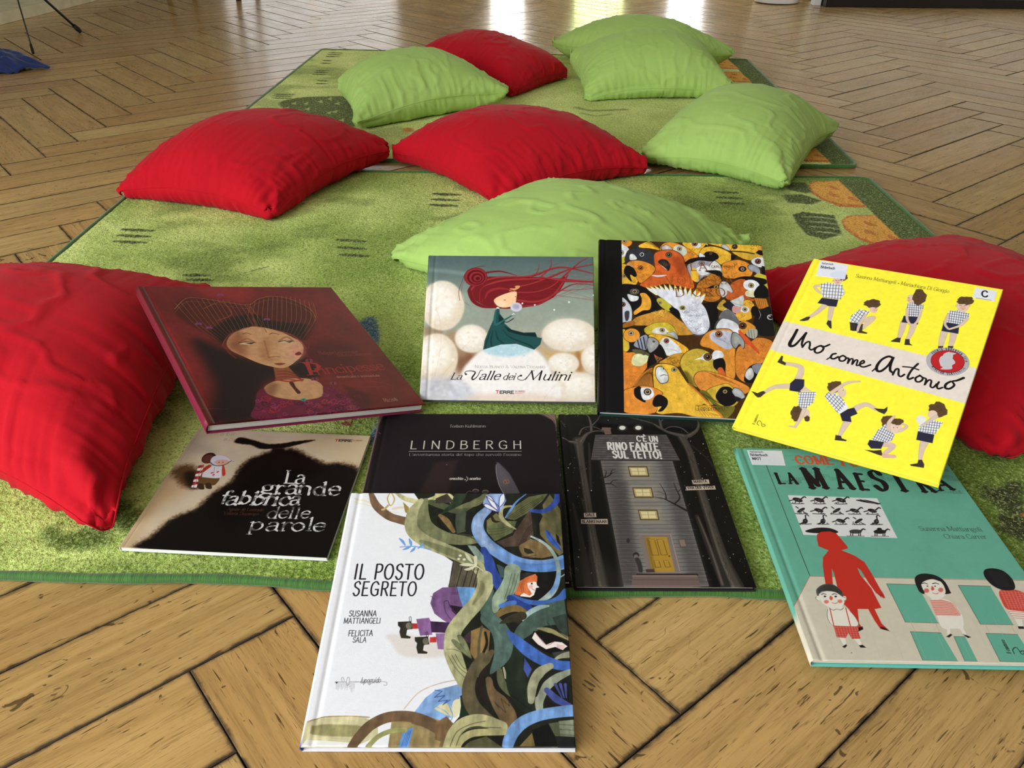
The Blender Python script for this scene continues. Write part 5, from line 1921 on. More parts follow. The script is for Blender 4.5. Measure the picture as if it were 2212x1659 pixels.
# ---- dark red book: a lady with a tall cage of hair
def art_red():
    cv = cover_canvas('red', (280, 590), 3.456, .00062, (112, 34, 32))
    L, P, E = cv.line, cv.poly, cv.ell
    cv.mottle(.22, 5, 4, 4)
    P([(500, 90), (900, 100), (860, 210), (700, 190), (560, 160)], (160, 46, 44), True, alpha=.7, feather=60)
    P([(260, 380), (420, 500), (600, 900), (460, 800), (300, 560)], (134, 42, 40), True, alpha=.5, feather=60)
    P([(1300, 560), (1500, 500), (1700, 560), (1700, 760), (1400, 700)], (70, 20, 22), True, alpha=.7, feather=70)
    P([(480, 500), (700, 560), (900, 640), (1180, 700), (1000, 860), (960, 1090), (600, 1110), (640, 820)], (26, 12, 12), True, alpha=.95, feather=70)
    P([(1180, 620), (1330, 640), (1420, 760), (1300, 780), (1190, 720)], (28, 12, 12), True, alpha=.9, feather=36)
    # hinge band
    L([(90, 90), (330, 560), (590, 1120)], 34, (92, 30, 30), alpha=.8, feather=10)
    L([(128, 130), (380, 600), (610, 1100)], 20, (160, 52, 56), alpha=.35, feather=10)
    # cage
    cage = [(700, 530), (560, 440), (420, 360), (336, 280), (360, 210), (430, 182), (560, 185), (700, 210), (880, 230), (960, 195), (1080, 176), (1220, 200), (1340, 260), (1390, 330), (1370, 420), (1310, 500), (1150, 430), (960, 395), (800, 430)]
    P(cage, (78, 26, 22), True, alpha=.85, feather=10)
    P([(700, 520), (600, 420), (760, 330), (900, 300), (930, 400), (800, 430)], (34, 16, 14), feather=16)
    P([(940, 390), (920, 300), (1100, 360), (1320, 380), (1310, 490), (1150, 430)], (36, 16, 14), feather=14)
    GOLD = (176, 116, 66)
    for k in range(15):
        t = k / 14
        x = 345 + 560 * t
        L([(x, 290 - 100 * math.sin(PI * (.25 + .6 * t))), (x + 90 + 60 * (1 - t), 380), (660 + 270 * t, 500 - 90 * t)], 3, GOLD, alpha=.75, taper=(1, .8, .4))
    for k in range(15):
        t = k / 14
        x = 910 + 460 * t
        L([(x, 250 - 74 * math.sin(PI * (.1 + .8 * t))), (x - 20 + 40 * t, 340), (950 + 350 * t, 395 + 90 * t)], 3, GOLD, alpha=.75, taper=(1, .8, .4))
    for h in (0, 26):
        L([(340, 262 + h), (430, 184 + h), (560, 188 + h), (720, 214 + h), (890, 236 + h), (970, 192 + h), (1090, 174 + h), (1230, 206 + h), (1350, 270 + h), (1388, 330 + h)], 3.5, (190, 130, 76), alpha=.8 if not h else .4)
    L([(880, 230), (920, 300), (950, 390)], 8, (120, 60, 40))
    L([(560, 260), (690, 215), (770, 300), (660, 350)], 4, (150, 84, 54))
    for c in ((685, 160), (520, 372), (600, 402), (1030, 342)):
        for s in (-1, 1): E((c[0] + s * 13, c[1]), 14, 9, (130, 62, 112), 20 * s)
    # face, neck, shoulders
    P([(1080, 700), (1190, 690), (1260, 770), (1300, 810), (1150, 830), (1100, 790)], (150, 84, 54), feather=4)
    P([(1010, 860), (1100, 800), (1300, 780), (1420, 810), (1460, 870), (1440, 920), (1280, 945), (1090, 920)], (206, 156, 112), True, feather=4)
    P([(1010, 860), (1060, 820), (1120, 830), (1080, 910), (1040, 900)], (120, 70, 46), True, alpha=.6, feather=24)
    P([(730, 520), (760, 460), (850, 410), (960, 396), (1120, 430), (1230, 480), (1296, 520), (1295, 600), (1240, 660), (1180, 698), (1110, 702), (980, 670), (840, 610), (760, 570)], (214, 160, 114), True)
    P([(730, 520), (800, 430), (860, 470), (880, 560), (860, 610), (780, 580)], (138, 76, 48), True, alpha=.75, feather=44)
    P([(1040, 470), (1060, 560), (1050, 620), (1120, 640), (1000, 640), (980, 540)], (176, 116, 76), True, alpha=.6, feather=22)
    P([(1150, 490), (1280, 520), (1290, 620), (1200, 680), (1140, 600)], (236, 186, 150), True, alpha=.5, feather=30)
    E((1250, 580), 60, 50, (226, 140, 130), alpha=.45, feather=34)
    L([(1010, 500), (1030, 560), (1045, 625)], 7, (150, 92, 60), alpha=.7, feather=5)
    L([(1045, 625), (1090, 618), (1130, 622)], 6, (132, 74, 52))
    for x0, x1, y in ((820, 945, 520), (1120, 1230, 510)):
        L([(x0, y - 4), ((x0 + x1) / 2, y - 36), (x1, y - 4)], 9, (128, 72, 46), alpha=.6, feather=6)
        P([(x0, y + 2), ((x0 + x1) / 2, y - 14), (x1, y - 6), ((x0 + x1) / 2 + 20, y + 8)], (226, 196, 160), True)
        P([(x0 + 40, y - 4), (x1, y - 6), (x1 - 30, y + 6)], (40, 24, 20))
        L([(x0, y), ((x0 + x1) / 2, y - 12), (x1, y - 6)], 5, (60, 32, 24))
    L([(850, 450), (880, 442), (912, 452)], 5, (96, 48, 34))
    L([(1050, 452), (1080, 444), (1120, 456)], 5, (96, 48, 34))
    P([(1085, 672), (1120, 666), (1170, 670), (1130, 684)], (138, 62, 52), True)
    P([(1240, 600), (1270, 582), (1290, 598), (1262, 610)], (128, 40, 44), True)
    L([(1290, 600), (1310, 606)], 3, (128, 40, 44))
    L([(720, 520), (740, 580), (800, 630)], 9, (110, 44, 32))
    L([(730, 560), (700, 530), (760, 450), (900, 400)], 5, (140, 62, 42))
    L([(1100, 424), (1220, 460), (1290, 520), (1320, 560)], 8, (150, 76, 52), alpha=.8)
    L([(1300, 500), (1345, 520), (1330, 570), (1300, 540)], 4, (130, 44, 38))
    L([(960, 396), (1010, 410), (1028, 440)], 3, (120, 56, 40))
    for k in range(4): L([(1108 + 2 * k, 730 + 22 * k), (1180, 728 + 20 * k), (1250 + 16 * k, 752 + 16 * k)], 8, (128 + 10 * k, 44, 36))
    L([(1100, 790), (1200, 805), (1300, 790)], 14, (170, 58, 40))
    P([(1200, 815), (1230, 812), (1252, 850), (1286, 886), (1266, 898), (1240, 870)], (84, 30, 24), True)
    P([(960, 890), (1010, 862), (1060, 915), (1280, 950), (1440, 918), (1460, 840), (1600, 880), (1700, 960), (1760, 1025), (1460, 1062), (950, 1090), (945, 980)], (112, 30, 58), True, feather=4)
    rr = random.Random(8)
    for k in range(95):
        x, y = rr.uniform(955, 1740), rr.uniform(880, 1085)
        if y < 900 + .12 * abs(x - 1250) * 0 or (1060 < x < 1450 and y < 950): continue
        s = rr.uniform(16, 44)
        c = rr.choice([(170, 40, 92), (176, 48, 40), (60, 16, 36), (140, 70, 110), (72, 18, 44)])
        q = [(x + s * (1 - t / 9) * math.cos(t), y + .6 * s * (1 - t / 9) * math.sin(t)) for t in np.linspace(0, 7, 14)]
        L(q, 5, c, alpha=.85)
    P([(1740, 1028), (1800, 1010), (1800, 900), (1600, 830), (1640, 930)], (70, 22, 24), feather=20, alpha=.6)
    E((1308, 942), 20, 12, (64, 150, 130))
    E((1308, 942), 8, 5, (40, 80, 74))
    for c in ((1345, 648), (1390, 786), (1525, 818)):
        for s in (-1, 1): E((c[0] + s * 14, c[1]), 15, 12, (132, 54, 74), 20 * s)
        E(c, 5, 8, (60, 20, 30))
    rr = random.Random(2)
    for k in range(26): E((rr.uniform(1480, 1700), rr.uniform(850, 970)), 2, 2, (200, 160, 150), alpha=.5)
    cv.mottle(.08, 60, 44, 3)
    # lettering
    R1 = (168, 50, 42)
    P([(1290, 662), (1345, 660), (1380, 752), (1352, 756), (1318, 680)], R1)
    L([(1345, 664), (1402, 676), (1414, 706), (1392, 728), (1366, 722)], [12, 18, 22, 16, 6], R1)
    L([(1278, 662), (1345, 660)], 5, R1)
    L([(1335, 757), (1400, 752)], 5, R1)
    letter(cv, 'rincipesse', (1408, 752), (1910, 714), 66, (158, 46, 40), 11, .6, 9)
    letter(cv, 'Philippe Lechermeier', (1422, 604), (1708, 592), 22, (132, 62, 52), 9, .3, 6)
    letter(cv, 'R\u00e9becca Dautremer', (1562, 620), (1806, 606), 20, (132, 62, 52), 9, .3, 6)
    letter(cv, 'dimenticate o sconosciute', (1552, 778), (1868, 766), 17, (190, 130, 116), 10)
    letter(cv, 'Rizzoli', (1908, 954), (2006, 944), 24, (190, 150, 120), 9, .4, 6)
    L([(1800, 800), (1880, 812), (1950, 830)], 2, (170, 90, 84), alpha=.6)
    L([(1740, 846), (1850, 842), (1910, 834)], 2, (170, 90, 84), alpha=.6)
    L([(520, 1010), (700, 1016), (740, 1012)], 2.5, (180, 110, 100), alpha=.5)
    return cv


# ---- teal book: a girl with long red hair among white puff balls
def art_teal_girl():
    cv = cover_canvas('teal_girl', (890, 530), 4.609, .00062, (150, 158, 146))
    cv.grad([(0, (78, 96, 96)), (.14, (96, 114, 110)), (.3, (140, 150, 138)), (.5, (150, 158, 144)), (.62, (170, 160, 140)), (.75, (196, 180, 160)), (1, (206, 194, 186))])
    cv.mottle(.05, 10, 6, 4, (.5, 1.4))
    L, P, E = cv.line, cv.poly, cv.ell
    L([(180, 250), (400, 270), (600, 300)], 40, (140, 156, 152), alpha=.5, feather=20)
    P([(420, 1080), (560, 1050), (640, 1120), (560, 1220), (470, 1280), (420, 1180)], (120, 76, 52), True, alpha=.85, feather=50)
    P([(340, 900), (470, 880), (560, 1080), (420, 1120)], (160, 130, 100), True, alpha=.8, feather=40)
    P([(1280, 1000), (1400, 1060), (1720, 1040), (1860, 960), (1860, 1100), (1700, 1300), (1400, 1150)], (196, 160, 104), True, alpha=.9, feather=40)
    P([(1660, 1060), (1720, 1120), (1720, 1280), (1660, 1250)], (160, 112, 66), True, alpha=.8, feather=24)
    P([(120, 820), (300, 860), (260, 920), (110, 900)], (150, 124, 98), True, alpha=.8, feather=24)

    def puff(c, rx, ry, warm=.0, fe=14, core=True):
        E(c, rx, ry, (226 - 10 * warm, 216 - 18 * warm, 202 - 30 * warm), feather=fe, n=44)
        E((c[0] - rx * .1, c[1] - ry * .15), rx * .72, ry * .7, (244, 238, 230), alpha=.8, feather=rx * .3, n=32)
        rr = random.Random(int(c[0]))
        for k in range(26):
            a, d = rr.uniform(0, 2 * PI), rr.uniform(.1, .8)
            E((c[0] + rx * d * math.cos(a), c[1] + ry * d * math.sin(a)), rx * .08, ry * .07, (250, 248, 246) if k % 2 else (226, 206, 182), alpha=.4, feather=rx * .05)
    puff((300, 610), 228, 250, .6)
    puff((240, 1130), 222, 240, .8)
    puff((600, 942), 170, 140, .3)
    puff((1590, 905), 275, 165, .5)
    puff((1535, 1185), 155, 105, .2)
    puff((1850, 1140), 140, 150, .6)
    puff((1650, 1410), 270, 140, .5, 20)
    puff((1440, 1430), 118, 90, .2)
    P([(500, 1290), (560, 1190), (720, 1050), (900, 1000), (1060, 992), (1240, 1040), (1370, 1180), (1420, 1320), (1440, 1560), (420, 1560)], (236, 230, 226), True, feather=22)
    P([(720, 1050), (900, 998), (1060, 992), (1230, 1045), (1120, 1100), (960, 1120), (800, 1100)], (176, 206, 216), True, feather=24)
    rr = random.Random(3)
    for k in range(40): E((rr.uniform(740, 1200), rr.uniform(1010, 1110)), 12, 9, (206, 226, 232) if k % 2 else (150, 190, 208), alpha=.4, feather=8)
    P([(70, 1360), (300, 1320), (520, 1380), (640, 1560), (70, 1560)], (188, 190, 200), True, alpha=.75, feather=60)
    for k in range(40): E((rr.uniform(100, 600), rr.uniform(1360, 1560)), 26, 16, (230, 230, 236) if k % 2 else (160, 160, 178), alpha=.3, feather=16)
    P([(640, 1500), (1200, 1480), (1500, 1530), (1480, 1570), (640, 1570)], (216, 190, 166), True, alpha=.6, feather=40)
    for q in ([(235, 640), (280, 780), (285, 1000), (250, 1200), (220, 1320)], [(450, 1130), (330, 1280), (270, 1380)], [(600, 950), (500, 1050)], [(1610, 950), (1640, 1030)], [(1450, 1400), (1380, 1480), (1330, 1550)], [(180, 540), (160, 720)]):
        L(q, 2.2, (170, 120, 96), alpha=.7)
    for c in ((200, 600), (1590, 910), (1540, 1180)):
        for k in range(6):
            a = k * 1.05
            L([(c[0] + 26 * math.cos(a), c[1] + 18 * math.sin(a)), (c[0] + 44 * math.cos(a), c[1] + 30 * math.sin(a))], 2.5, (170, 120, 96), alpha=.7)
    # hair blowing right
    H1, H2, H3 = (112, 26, 32), (146, 40, 46), (84, 16, 24)
    P([(560, 480), (600, 400), (720, 330), (900, 320), (1100, 330), (1300, 330), (1420, 360), (1560, 330), (1500, 460), (1380, 560), (1250, 610), (1040, 640), (880, 640), (760, 620), (640, 560)], H1, True)
    for q, w in (([(620, 560), (600, 460), (700, 380), (900, 330), (1200, 320), (1500, 230), (1850, 300)], 30), ([(700, 560), (720, 440), (900, 370), (1200, 350), (1500, 350), (1850, 385)], 34),
                 ([(1000, 440), (1200, 400), (1400, 330), (1600, 250), (1850, 200)], 22), ([(1000, 480), (1240, 480), (1420, 420), (1560, 300), (1700, 180), (1780, 140)], 18),
                 ([(1040, 560), (1250, 580), (1420, 520), (1520, 400), (1580, 300)], 36), ([(1040, 620), (1280, 600), (1460, 490), (1640, 400), (1850, 410)], 16), ([(1300, 330), (1400, 240), (1412, 150)], 10), ([(1200, 330), (1270, 280), (1290, 200)], 8),
                 ([(1350, 440), (1560, 460), (1850, 440)], 5), ([(1300, 330), (1560, 370), (1850, 370)], 22)):
        L(q, w, H2, taper=(1, .9, .25))
        L([(x + 4, y + w * .3) for x, y in q], w * .25, H3, taper=(1, .9, .2), alpha=.8)
        L([(x + 2, y - w * .2) for x, y in q], w * .2, (172, 66, 66), taper=(1, .8, .2), alpha=.7)
    for k in range(16):
        y = rr.uniform(330, 600)
        L([(1000, y), (1400, y - rr.uniform(0, 120)), (1840, y - rr.uniform(-60, 260))], 2.6, H2, alpha=.8)
    E((1040, 440), 60, 20, (220, 150, 100), -20)
    P([(830, 560), (900, 510), (1050, 470), (1058, 540), (1040, 600), (960, 630), (880, 620)], (240, 196, 150), True)
    E((900, 590), 50, 30, (246, 214, 186), alpha=.7, feather=16)
    L([(700, 560), (730, 460), (840, 420), (1040, 430)], [20, 60, 50, 20], H1)
    L([(740, 540), (780, 470), (900, 440), (1060, 470)], [10, 26, 22, 6], H2)
    E((940, 556), 12, 3, (120, 60, 50))
    E((1050, 522), 4, 5, (80, 30, 30))
    P([(560, 470), (590, 440), (640, 560), (760, 620), (840, 636), (700, 630), (600, 570)], H1, True)
    E((645, 325), 120, 95, H1)
    for k in range(6): E((645 + 4 * k, 325 + 3 * k), 112 - 18 * k, 88 - 14 * k, H2 if k % 2 == 0 else H3, feather=3)
    L([(530, 300), (500, 380), (470, 470), (480, 560)], 5, H1, alpha=.8)
    L([(540, 330), (500, 440), (520, 560), (580, 610)], 3, H1, alpha=.7)
    L([(560, 260), (660, 225), (740, 215)], 5, H1)
    L([(760, 280), (900, 270), (1060, 310)], 20, H1, taper=(1, .8, .2))
    E((905, 520), 40, 10, (150, 40, 44), -20, alpha=.0)
    # dress
    D1, D2 = (32, 76, 76), (14, 40, 42)
    P([(860, 636), (885, 640), (890, 690), (930, 740), (940, 790), (1010, 850), (1130, 880), (1250, 878), (1270, 925), (1318, 935), (1300, 1000), (1240, 1050), (1060, 992), (900, 1000), (720, 1052), (735, 960), (780, 850), (830, 740)], D1)
    P([(880, 700), (930, 745), (925, 790), (880, 800)], D2, feather=6)
    P([(930, 810), (1010, 852), (1130, 882), (1250, 880), (1268, 925), (1100, 905), (980, 870)], D2, feather=5)
    for q in ([(800, 860), (760, 960), (740, 1040)], [(850, 860), (870, 940), (930, 990)], [(820, 860), (800, 960), (810, 1020)], [(920, 850), (1000, 930), (1180, 1000), (1240, 1040)]):
        L(q, 14, D2, alpha=.7, feather=6, taper=(.3, 1, .6))
    L([(850, 660), (838, 740), (850, 800), (930, 760), (1018, 708)], [14, 22, 24, 20, 12], (44, 96, 96))
    L([(930, 770), (970, 775), (1030, 740)], 9, D2)
    P([(852, 634), (868, 624), (888, 634), (884, 642), (858, 642)], (232, 228, 220))
    L([(1015, 706), (1030, 690), (1042, 700)], 7, (232, 226, 222))
    L([(1045, 650), (1040, 740), (1060, 810)], 2.5, (110, 110, 100))
    E((1057, 626), 60, 46, (206, 204, 216), feather=8)
    E((1057, 620), 36, 26, (150, 140, 170), feather=14, alpha=.7)
    for c in ((1120, 590), (1246, 606), (1590, 578), (1442, 654), (1836, 510)): E(c, 9, 8, (236, 238, 238), feather=3)
    cv.mottle(.035, 60, 45, 3)
    # faint soft grey line near the spine
    L([(205, 110), (130, 1550)], 10, (120, 130, 126), alpha=.25, feather=8)
    letter(cv, 'Noelia Blanco & Valeria Docampo', (634, 1233), (1350, 1233), 26, (92, 86, 84), 9, .4, 6, smallcaps=True)
    K = (26, 18, 26)
    letter(cv, 'La', (382, 1350), (498, 1350), 64, K, 14, .75, 7, slant=.28)
    letter(cv, 'alle', (672, 1350), (884, 1350), 84, K, 14, .72, 7, slant=.28)
    letter(cv, 'dei', (914, 1350), (1042, 1350), 64, K, 13, .72, 6, slant=.28)
    letter(cv, 'ulini', (1314, 1350), (1598, 1350), 84, K, 14, .72, 7, slant=.28)
    L([(545, 1296), (532, 1286), (550, 1268), (600, 1264), (640, 1280), (608, 1330), (616, 1352), (660, 1320), (692, 1262), (715, 1258)], [10, 7, 6, 8, 12, 15, 12, 7, 6, 4], K)
    E((544, 1298), 11, 9, K)
    L([(1100, 1310), (1078, 1318), (1076, 1344), (1130, 1352), (1180, 1310), (1215, 1262)], [10, 7, 6, 6, 7, 5], K)
    E((1106, 1308), 11, 9, K)
    L([(1150, 1352), (1215, 1262)], [4, 7], K)
    L([(1215, 1262), (1230, 1345)], [16, 15], K)
    L([(1230, 1348), (1315, 1262)], [5, 7], K)
    L([(1315, 1262), (1290, 1348)], [17, 16], K)
    L([(1215, 1262), (1240, 1258)], 4, K)
    letter(cv, 'T', (850, 1487), (880, 1487), 28, (190, 40, 44), 24)
    letter(cv, 'ERRE', (886, 1487), (1034, 1487), 26, (30, 22, 26), 26, xs=1)
    letter(cv, 'DI MEZZO', (1046, 1468), (1146, 1468), 10, (40, 32, 36), 24)
    L([(1046, 1476), (1140, 1476)], 4, (190, 60, 60), alpha=.6)
    L([(1046, 1486), (1118, 1486)], 4, (190, 60, 60), alpha=.6)
    return cv


# ---- brown paperback: a child and a great shadow
def art_brown():
    cv = cover_canvas('brown', (240, 900), 3.8138, .00048, (196, 178, 152))
    cv.mottle(.10, 7, 11, 5)
    L, P, E = cv.line, cv.poly, cv.ell
    P([(500, 430), (700, 470), (600, 640), (400, 760), (150, 1080), (60, 1080), (400, 560)], (190, 146, 96), True, alpha=.45, feather=70)
    P([(1560, 160), (2150, 160), (2080, 420), (1760, 300)], (198, 176, 140), True, alpha=.7, feather=60)
    P([(620, 210), (850, 250), (860, 330), (700, 300)], (160, 146, 138), True, alpha=.5, feather=50)

    def shadow(q, al=1.0, f=46):
        P(q, (120, 74, 34), True, alpha=.8 * al, feather=f * 1.7, noise=.6)
        P(q, (18, 13, 12), True, alpha=al, feather=f, noise=.6)
    sh = [(205, 1080), (330, 990), (500, 850), (700, 760), (830, 640), (980, 540), (1080, 400), (1200, 330), (1330, 290), (1500, 270), (1620, 330), (1720, 370), (1780, 390), (1900, 385), (2050, 440), (2040, 620), (1900, 900), (1800, 1200), (1000, 1220), (500, 1130)]
    shadow(sh, 1, 30)
    P([(340, 1040), (900, 700), (1250, 420), (1650, 420), (2000, 500), (1950, 800), (1800, 1180), (1000, 1150), (500, 1110)], (14, 11, 10), feather=30)
    P([(1310, 300), (1330, 240), (1400, 240), (1440, 300)], (18, 13, 12), feather=14)
    shadow([(1010, 215), (1060, 180), (1160, 200), (1280, 230), (1400, 225), (1520, 205), (1680, 192), (1560, 225), (1420, 260), (1300, 265), (1220, 268), (1150, 240), (1060, 232)], 1, 8)
    L([(1200, 250), (1260, 268), (1330, 262)], 10, (18, 13, 12), feather=5)
    P([(500, 470), (560, 420), (660, 410), (740, 470), (760, 560), (700, 600), (600, 590), (540, 540)], (70, 42, 20), True, alpha=.85, feather=34, noise=.5)
    P([(600, 480), (690, 470), (720, 580), (640, 590)], (28, 18, 14), True, alpha=.9, feather=26)
    # child with a butterfly net
    E((800, 352), 62, 40, (56, 30, 26), -24)
    E((792, 358), 50, 30, (92, 52, 42), -24, feather=6)
    for k in range(8):
        t = k / 7
        x, y = 742 - 54 * t, 420 + 160 * t
        P([(x - 26, y - 6), (x + 20, y - 14), (x + 12, y + 14), (x - 32, y + 12)], (150, 30, 38) if k % 2 == 0 else (226, 212, 204))
    L([(752, 408), (706, 520), (672, 594)], 4, (150, 120, 110))
    P([(726, 510), (880, 510), (860, 560), (830, 575), (770, 570), (712, 590), (716, 550)], (96, 70, 40), True)
    for x, y in ((735, 580), (796, 575)):
        P([(x - 22, y - 16), (x + 14, y - 20), (x + 28, y + 12), (x + 20, y + 28), (x - 20, y + 22)], (58, 42, 28), True)
    P([(800, 420), (770, 440), (745, 500), (770, 510), (880, 514), (905, 480), (920, 430), (880, 412)], (206, 198, 206), True)
    P([(800, 408), (822, 416), (780, 450), (750, 470), (752, 440)], (160, 52, 36), True)
    P([(910, 410), (926, 420), (936, 480), (918, 498), (906, 480)], (176, 56, 36), True)
    P([(815, 388), (830, 345), (890, 328), (950, 345), (978, 375), (960, 395), (900, 370), (850, 385), (880, 412), (860, 420)], (196, 192, 204), True)
    P([(846, 388), (880, 366), (940, 366), (968, 380), (930, 402), (884, 408)], (206, 156, 136), True)
    L([(815, 390), (840, 408), (890, 414), (940, 400), (978, 376)], 6, (40, 26, 26))
    for x in (884, 915): E((x, 386), 5, 4, (60, 40, 40))
    L([(980, 370), (1006, 380)], 2, (60, 50, 50))
    for c in ((826, 472), (872, 464), (838, 488)): E(c, 12, 5, (190, 50, 66), -20)
    L([(846, 425), (838, 505)], 2.5, (120, 108, 116))
    # loose letters blown about the upper left
    for k, (ch, x, y, s) in enumerate((('S', 812, 162, 24), ('e', 850, 164, 26), ('o', 900, 168, 34), ('b', 950, 166, 28), ('R', 988, 166, 24), ('m', 930, 208, 26), ('D', 970, 210, 22), ('a', 1000, 212, 24))):
        letter(cv, ch, (x - 10, y), (x + 18, y), s, (150, 120, 96), 9, .3, 5, alpha=.7)
    letter(cv, 'T', (1846, 200), (1872, 200), 17, (190, 40, 44), 26)
    letter(cv, 'ERRE', (1876, 200), (1992, 202), 17, (40, 30, 34), 26)
    letter(cv, 'DI MEZZO', (2000, 193), (2084, 194), 7, (110, 60, 60), 22)
    L([(2000, 202), (2056, 203)], 3, (190, 70, 66), alpha=.6)
    W = (206, 202, 200)
    letter(cv, 'La', (1412, 555), (1594, 556), 106, W, 12, .5, 9, slant=-.1, jit=.5, seed=2)
    letter(cv, 'grande', (1216, 636), (1880, 652), 112, W, 13, .55, 9, slant=-.08, jit=.5, seed=4)
    letter(cv, 'fabbrica', (876, 724), (1544, 734), 104, W, 15, .5, 9, slant=0, jit=1, seed=6)
    letter(cv, 'delle', (1258, 838), (1630, 842), 92, W, 11, .5, 8, slant=0, jit=.8, seed=7)
    letter(cv, 'parole', (1116, 936), (1766, 946), 106, W, 12, .55, 9, slant=-.02, jit=.8, seed=9)
    m = vnoise(cv.ny, cv.nx, 44, 9, 3)
    lum = cv.a.mean(-1)
    f = np.where((lum > .3) & (np.arange(cv.nx)[None, :] > cv.nx * .3) & (np.arange(cv.ny)[:, None] < cv.ny * .72), .42 + .58 * np.clip((m - .38) / .14, 0, 1), 1.0)
    msk = cv.t([(876, 724), (1900, 440)])
    box_ = np.zeros((cv.ny, cv.nx), bool)
    a0, a1 = sorted(msk[:, 0].astype(int))
    box_[: int(msk[:, 1].max()), max(a0, 0):] = True
    cv.a *= np.where(box_, f, 1.0)[..., None]
    letter(cv, 'Agn\u00e8s de Lestrade', (944, 778), (1246, 784), 24, (96, 60, 32), 8, .4, 6)
    letter(cv, 'Valeria Docampo', (914, 812), (1204, 818), 24, (96, 60, 32), 8, .4, 6)
    return cv


# ---- worn dark book
def art_dark_plain():
    cv = cover_canvas('dark_plain', (780, 870), 4.8087, .00060, (31, 26, 29))
    cv.mottle(.10, 6, 15, 5)
    L, P, E = cv.line, cv.poly, cv.ell
    P([(760, 620), (1010, 580), (900, 940), (600, 940)], (58, 42, 40), feather=30, alpha=.7)
    # rubbed edges
    EDGE = (122, 98, 92)
    rr = random.Random(4)
    P([(200, 104), (246, 106), (200, 200), (120, 520), (20, 940), (0, 940), (110, 500)], (112, 90, 84), feather=6)
    P([(236, 118), (190, 280), (110, 600), (70, 900), (56, 900), (110, 560), (190, 220)], (56, 38, 36), feather=8)
    P([(1860, 106), (2025, 108), (2034, 250), (2000, 180), (1930, 140)], EDGE, feather=4)
    for k in range(5): L([(1850 + 20 * k, 110), (1940 + 18 * k, 150 + 6 * k), (2024, 200 + 22 * k)], 3, (60, 46, 46) if k % 2 else (170, 140, 130), alpha=.8)
    for k in range(60):
        t = rr.random()
        x, y = 2026 + 90 * t, 120 + 840 * t
        L([(x, y), (x - rr.uniform(4, 26), y + rr.uniform(10, 50))], rr.uniform(1.5, 5), EDGE, alpha=rr.uniform(.3, .9))
    for k in range(30):
        x = rr.uniform(240, 1850)
        L([(x, 108), (x + rr.uniform(10, 50), 110 + rr.uniform(0, 4))], 4, (110, 80, 66), alpha=.6)
    L([(186, 300), (206, 316)], 3, (170, 120, 110))
    for k in range(30):  # down the lower edge, near the spine-side neighbour
        y = rr.uniform(1000, 1850)
        L([(2130 + (y - 1000) * .05, y), (2150 + (y - 1000) * .05, y + rr.uniform(10, 40))], 6, EDGE, alpha=rr.uniform(.2, .8))
    E((890, 635), 5, 4, (150, 140, 130))
    W = (214, 208, 196)
    letter(cv, 'Torben Kuhlmann', (918, 249), (1293, 248), 27, (188, 180, 172), 9, .4, 6)
    letter(cv, 'LINDBERGH', (506, 472), (1668, 471), 82, W, 8.5, .1, track=44)
    L([(500, 498), (1664, 498)], 5, (200, 192, 182))
    letter(cv, "L'avventurosa storia del topo che sorvol\u00f2 l'oceano", (498, 544), (1664, 544), 27, (188, 180, 172), 9, .4, 6, track=3)
    letter(cv, 'orecchio', (918, 793), (1060, 793), 25, W, 17)
    letter(cv, 'acerbo', (1126, 793), (1242, 793), 25, W, 17)
    letter(cv, ',', (1072, 790), (1090, 790), 30, W, 20)
    L([(1094, 762), (1110, 785), (1090, 810)], 5, W)
    P([(1404, 640), (1412, 610), (1440, 625), (1540, 730), (1650, 935), (1480, 940), (1430, 840), (1402, 720)], (84, 80, 86), feather=2)
    P([(1412, 620), (1460, 680), (1520, 800), (1480, 860), (1430, 780)], (98, 94, 100), True, feather=30, alpha=.7)
    L([(1402, 640), (1404, 720), (1430, 840), (1480, 940)], 5, (150, 148, 150))
    L([(1430, 618), (1540, 730), (1650, 935)], 4, (60, 56, 60))
    E((1508, 814), 33, 24, (146, 108, 88))
    E((1508, 814), 25, 17, (110, 78, 64))
    L([(1500, 800), (1516, 830)], 4, (170, 136, 116))
    E((1190, 908), 34, 20, (120, 104, 94))
    E((1190, 914), 28, 16, (64, 54, 50))
    E((1290, 918), 34, 20, (120, 104, 94))
    E((1290, 924), 28, 16, (64, 54, 50))
    L([(1090, 935), (1120, 912), (1150, 920)], 6, (110, 94, 86))
    return cv


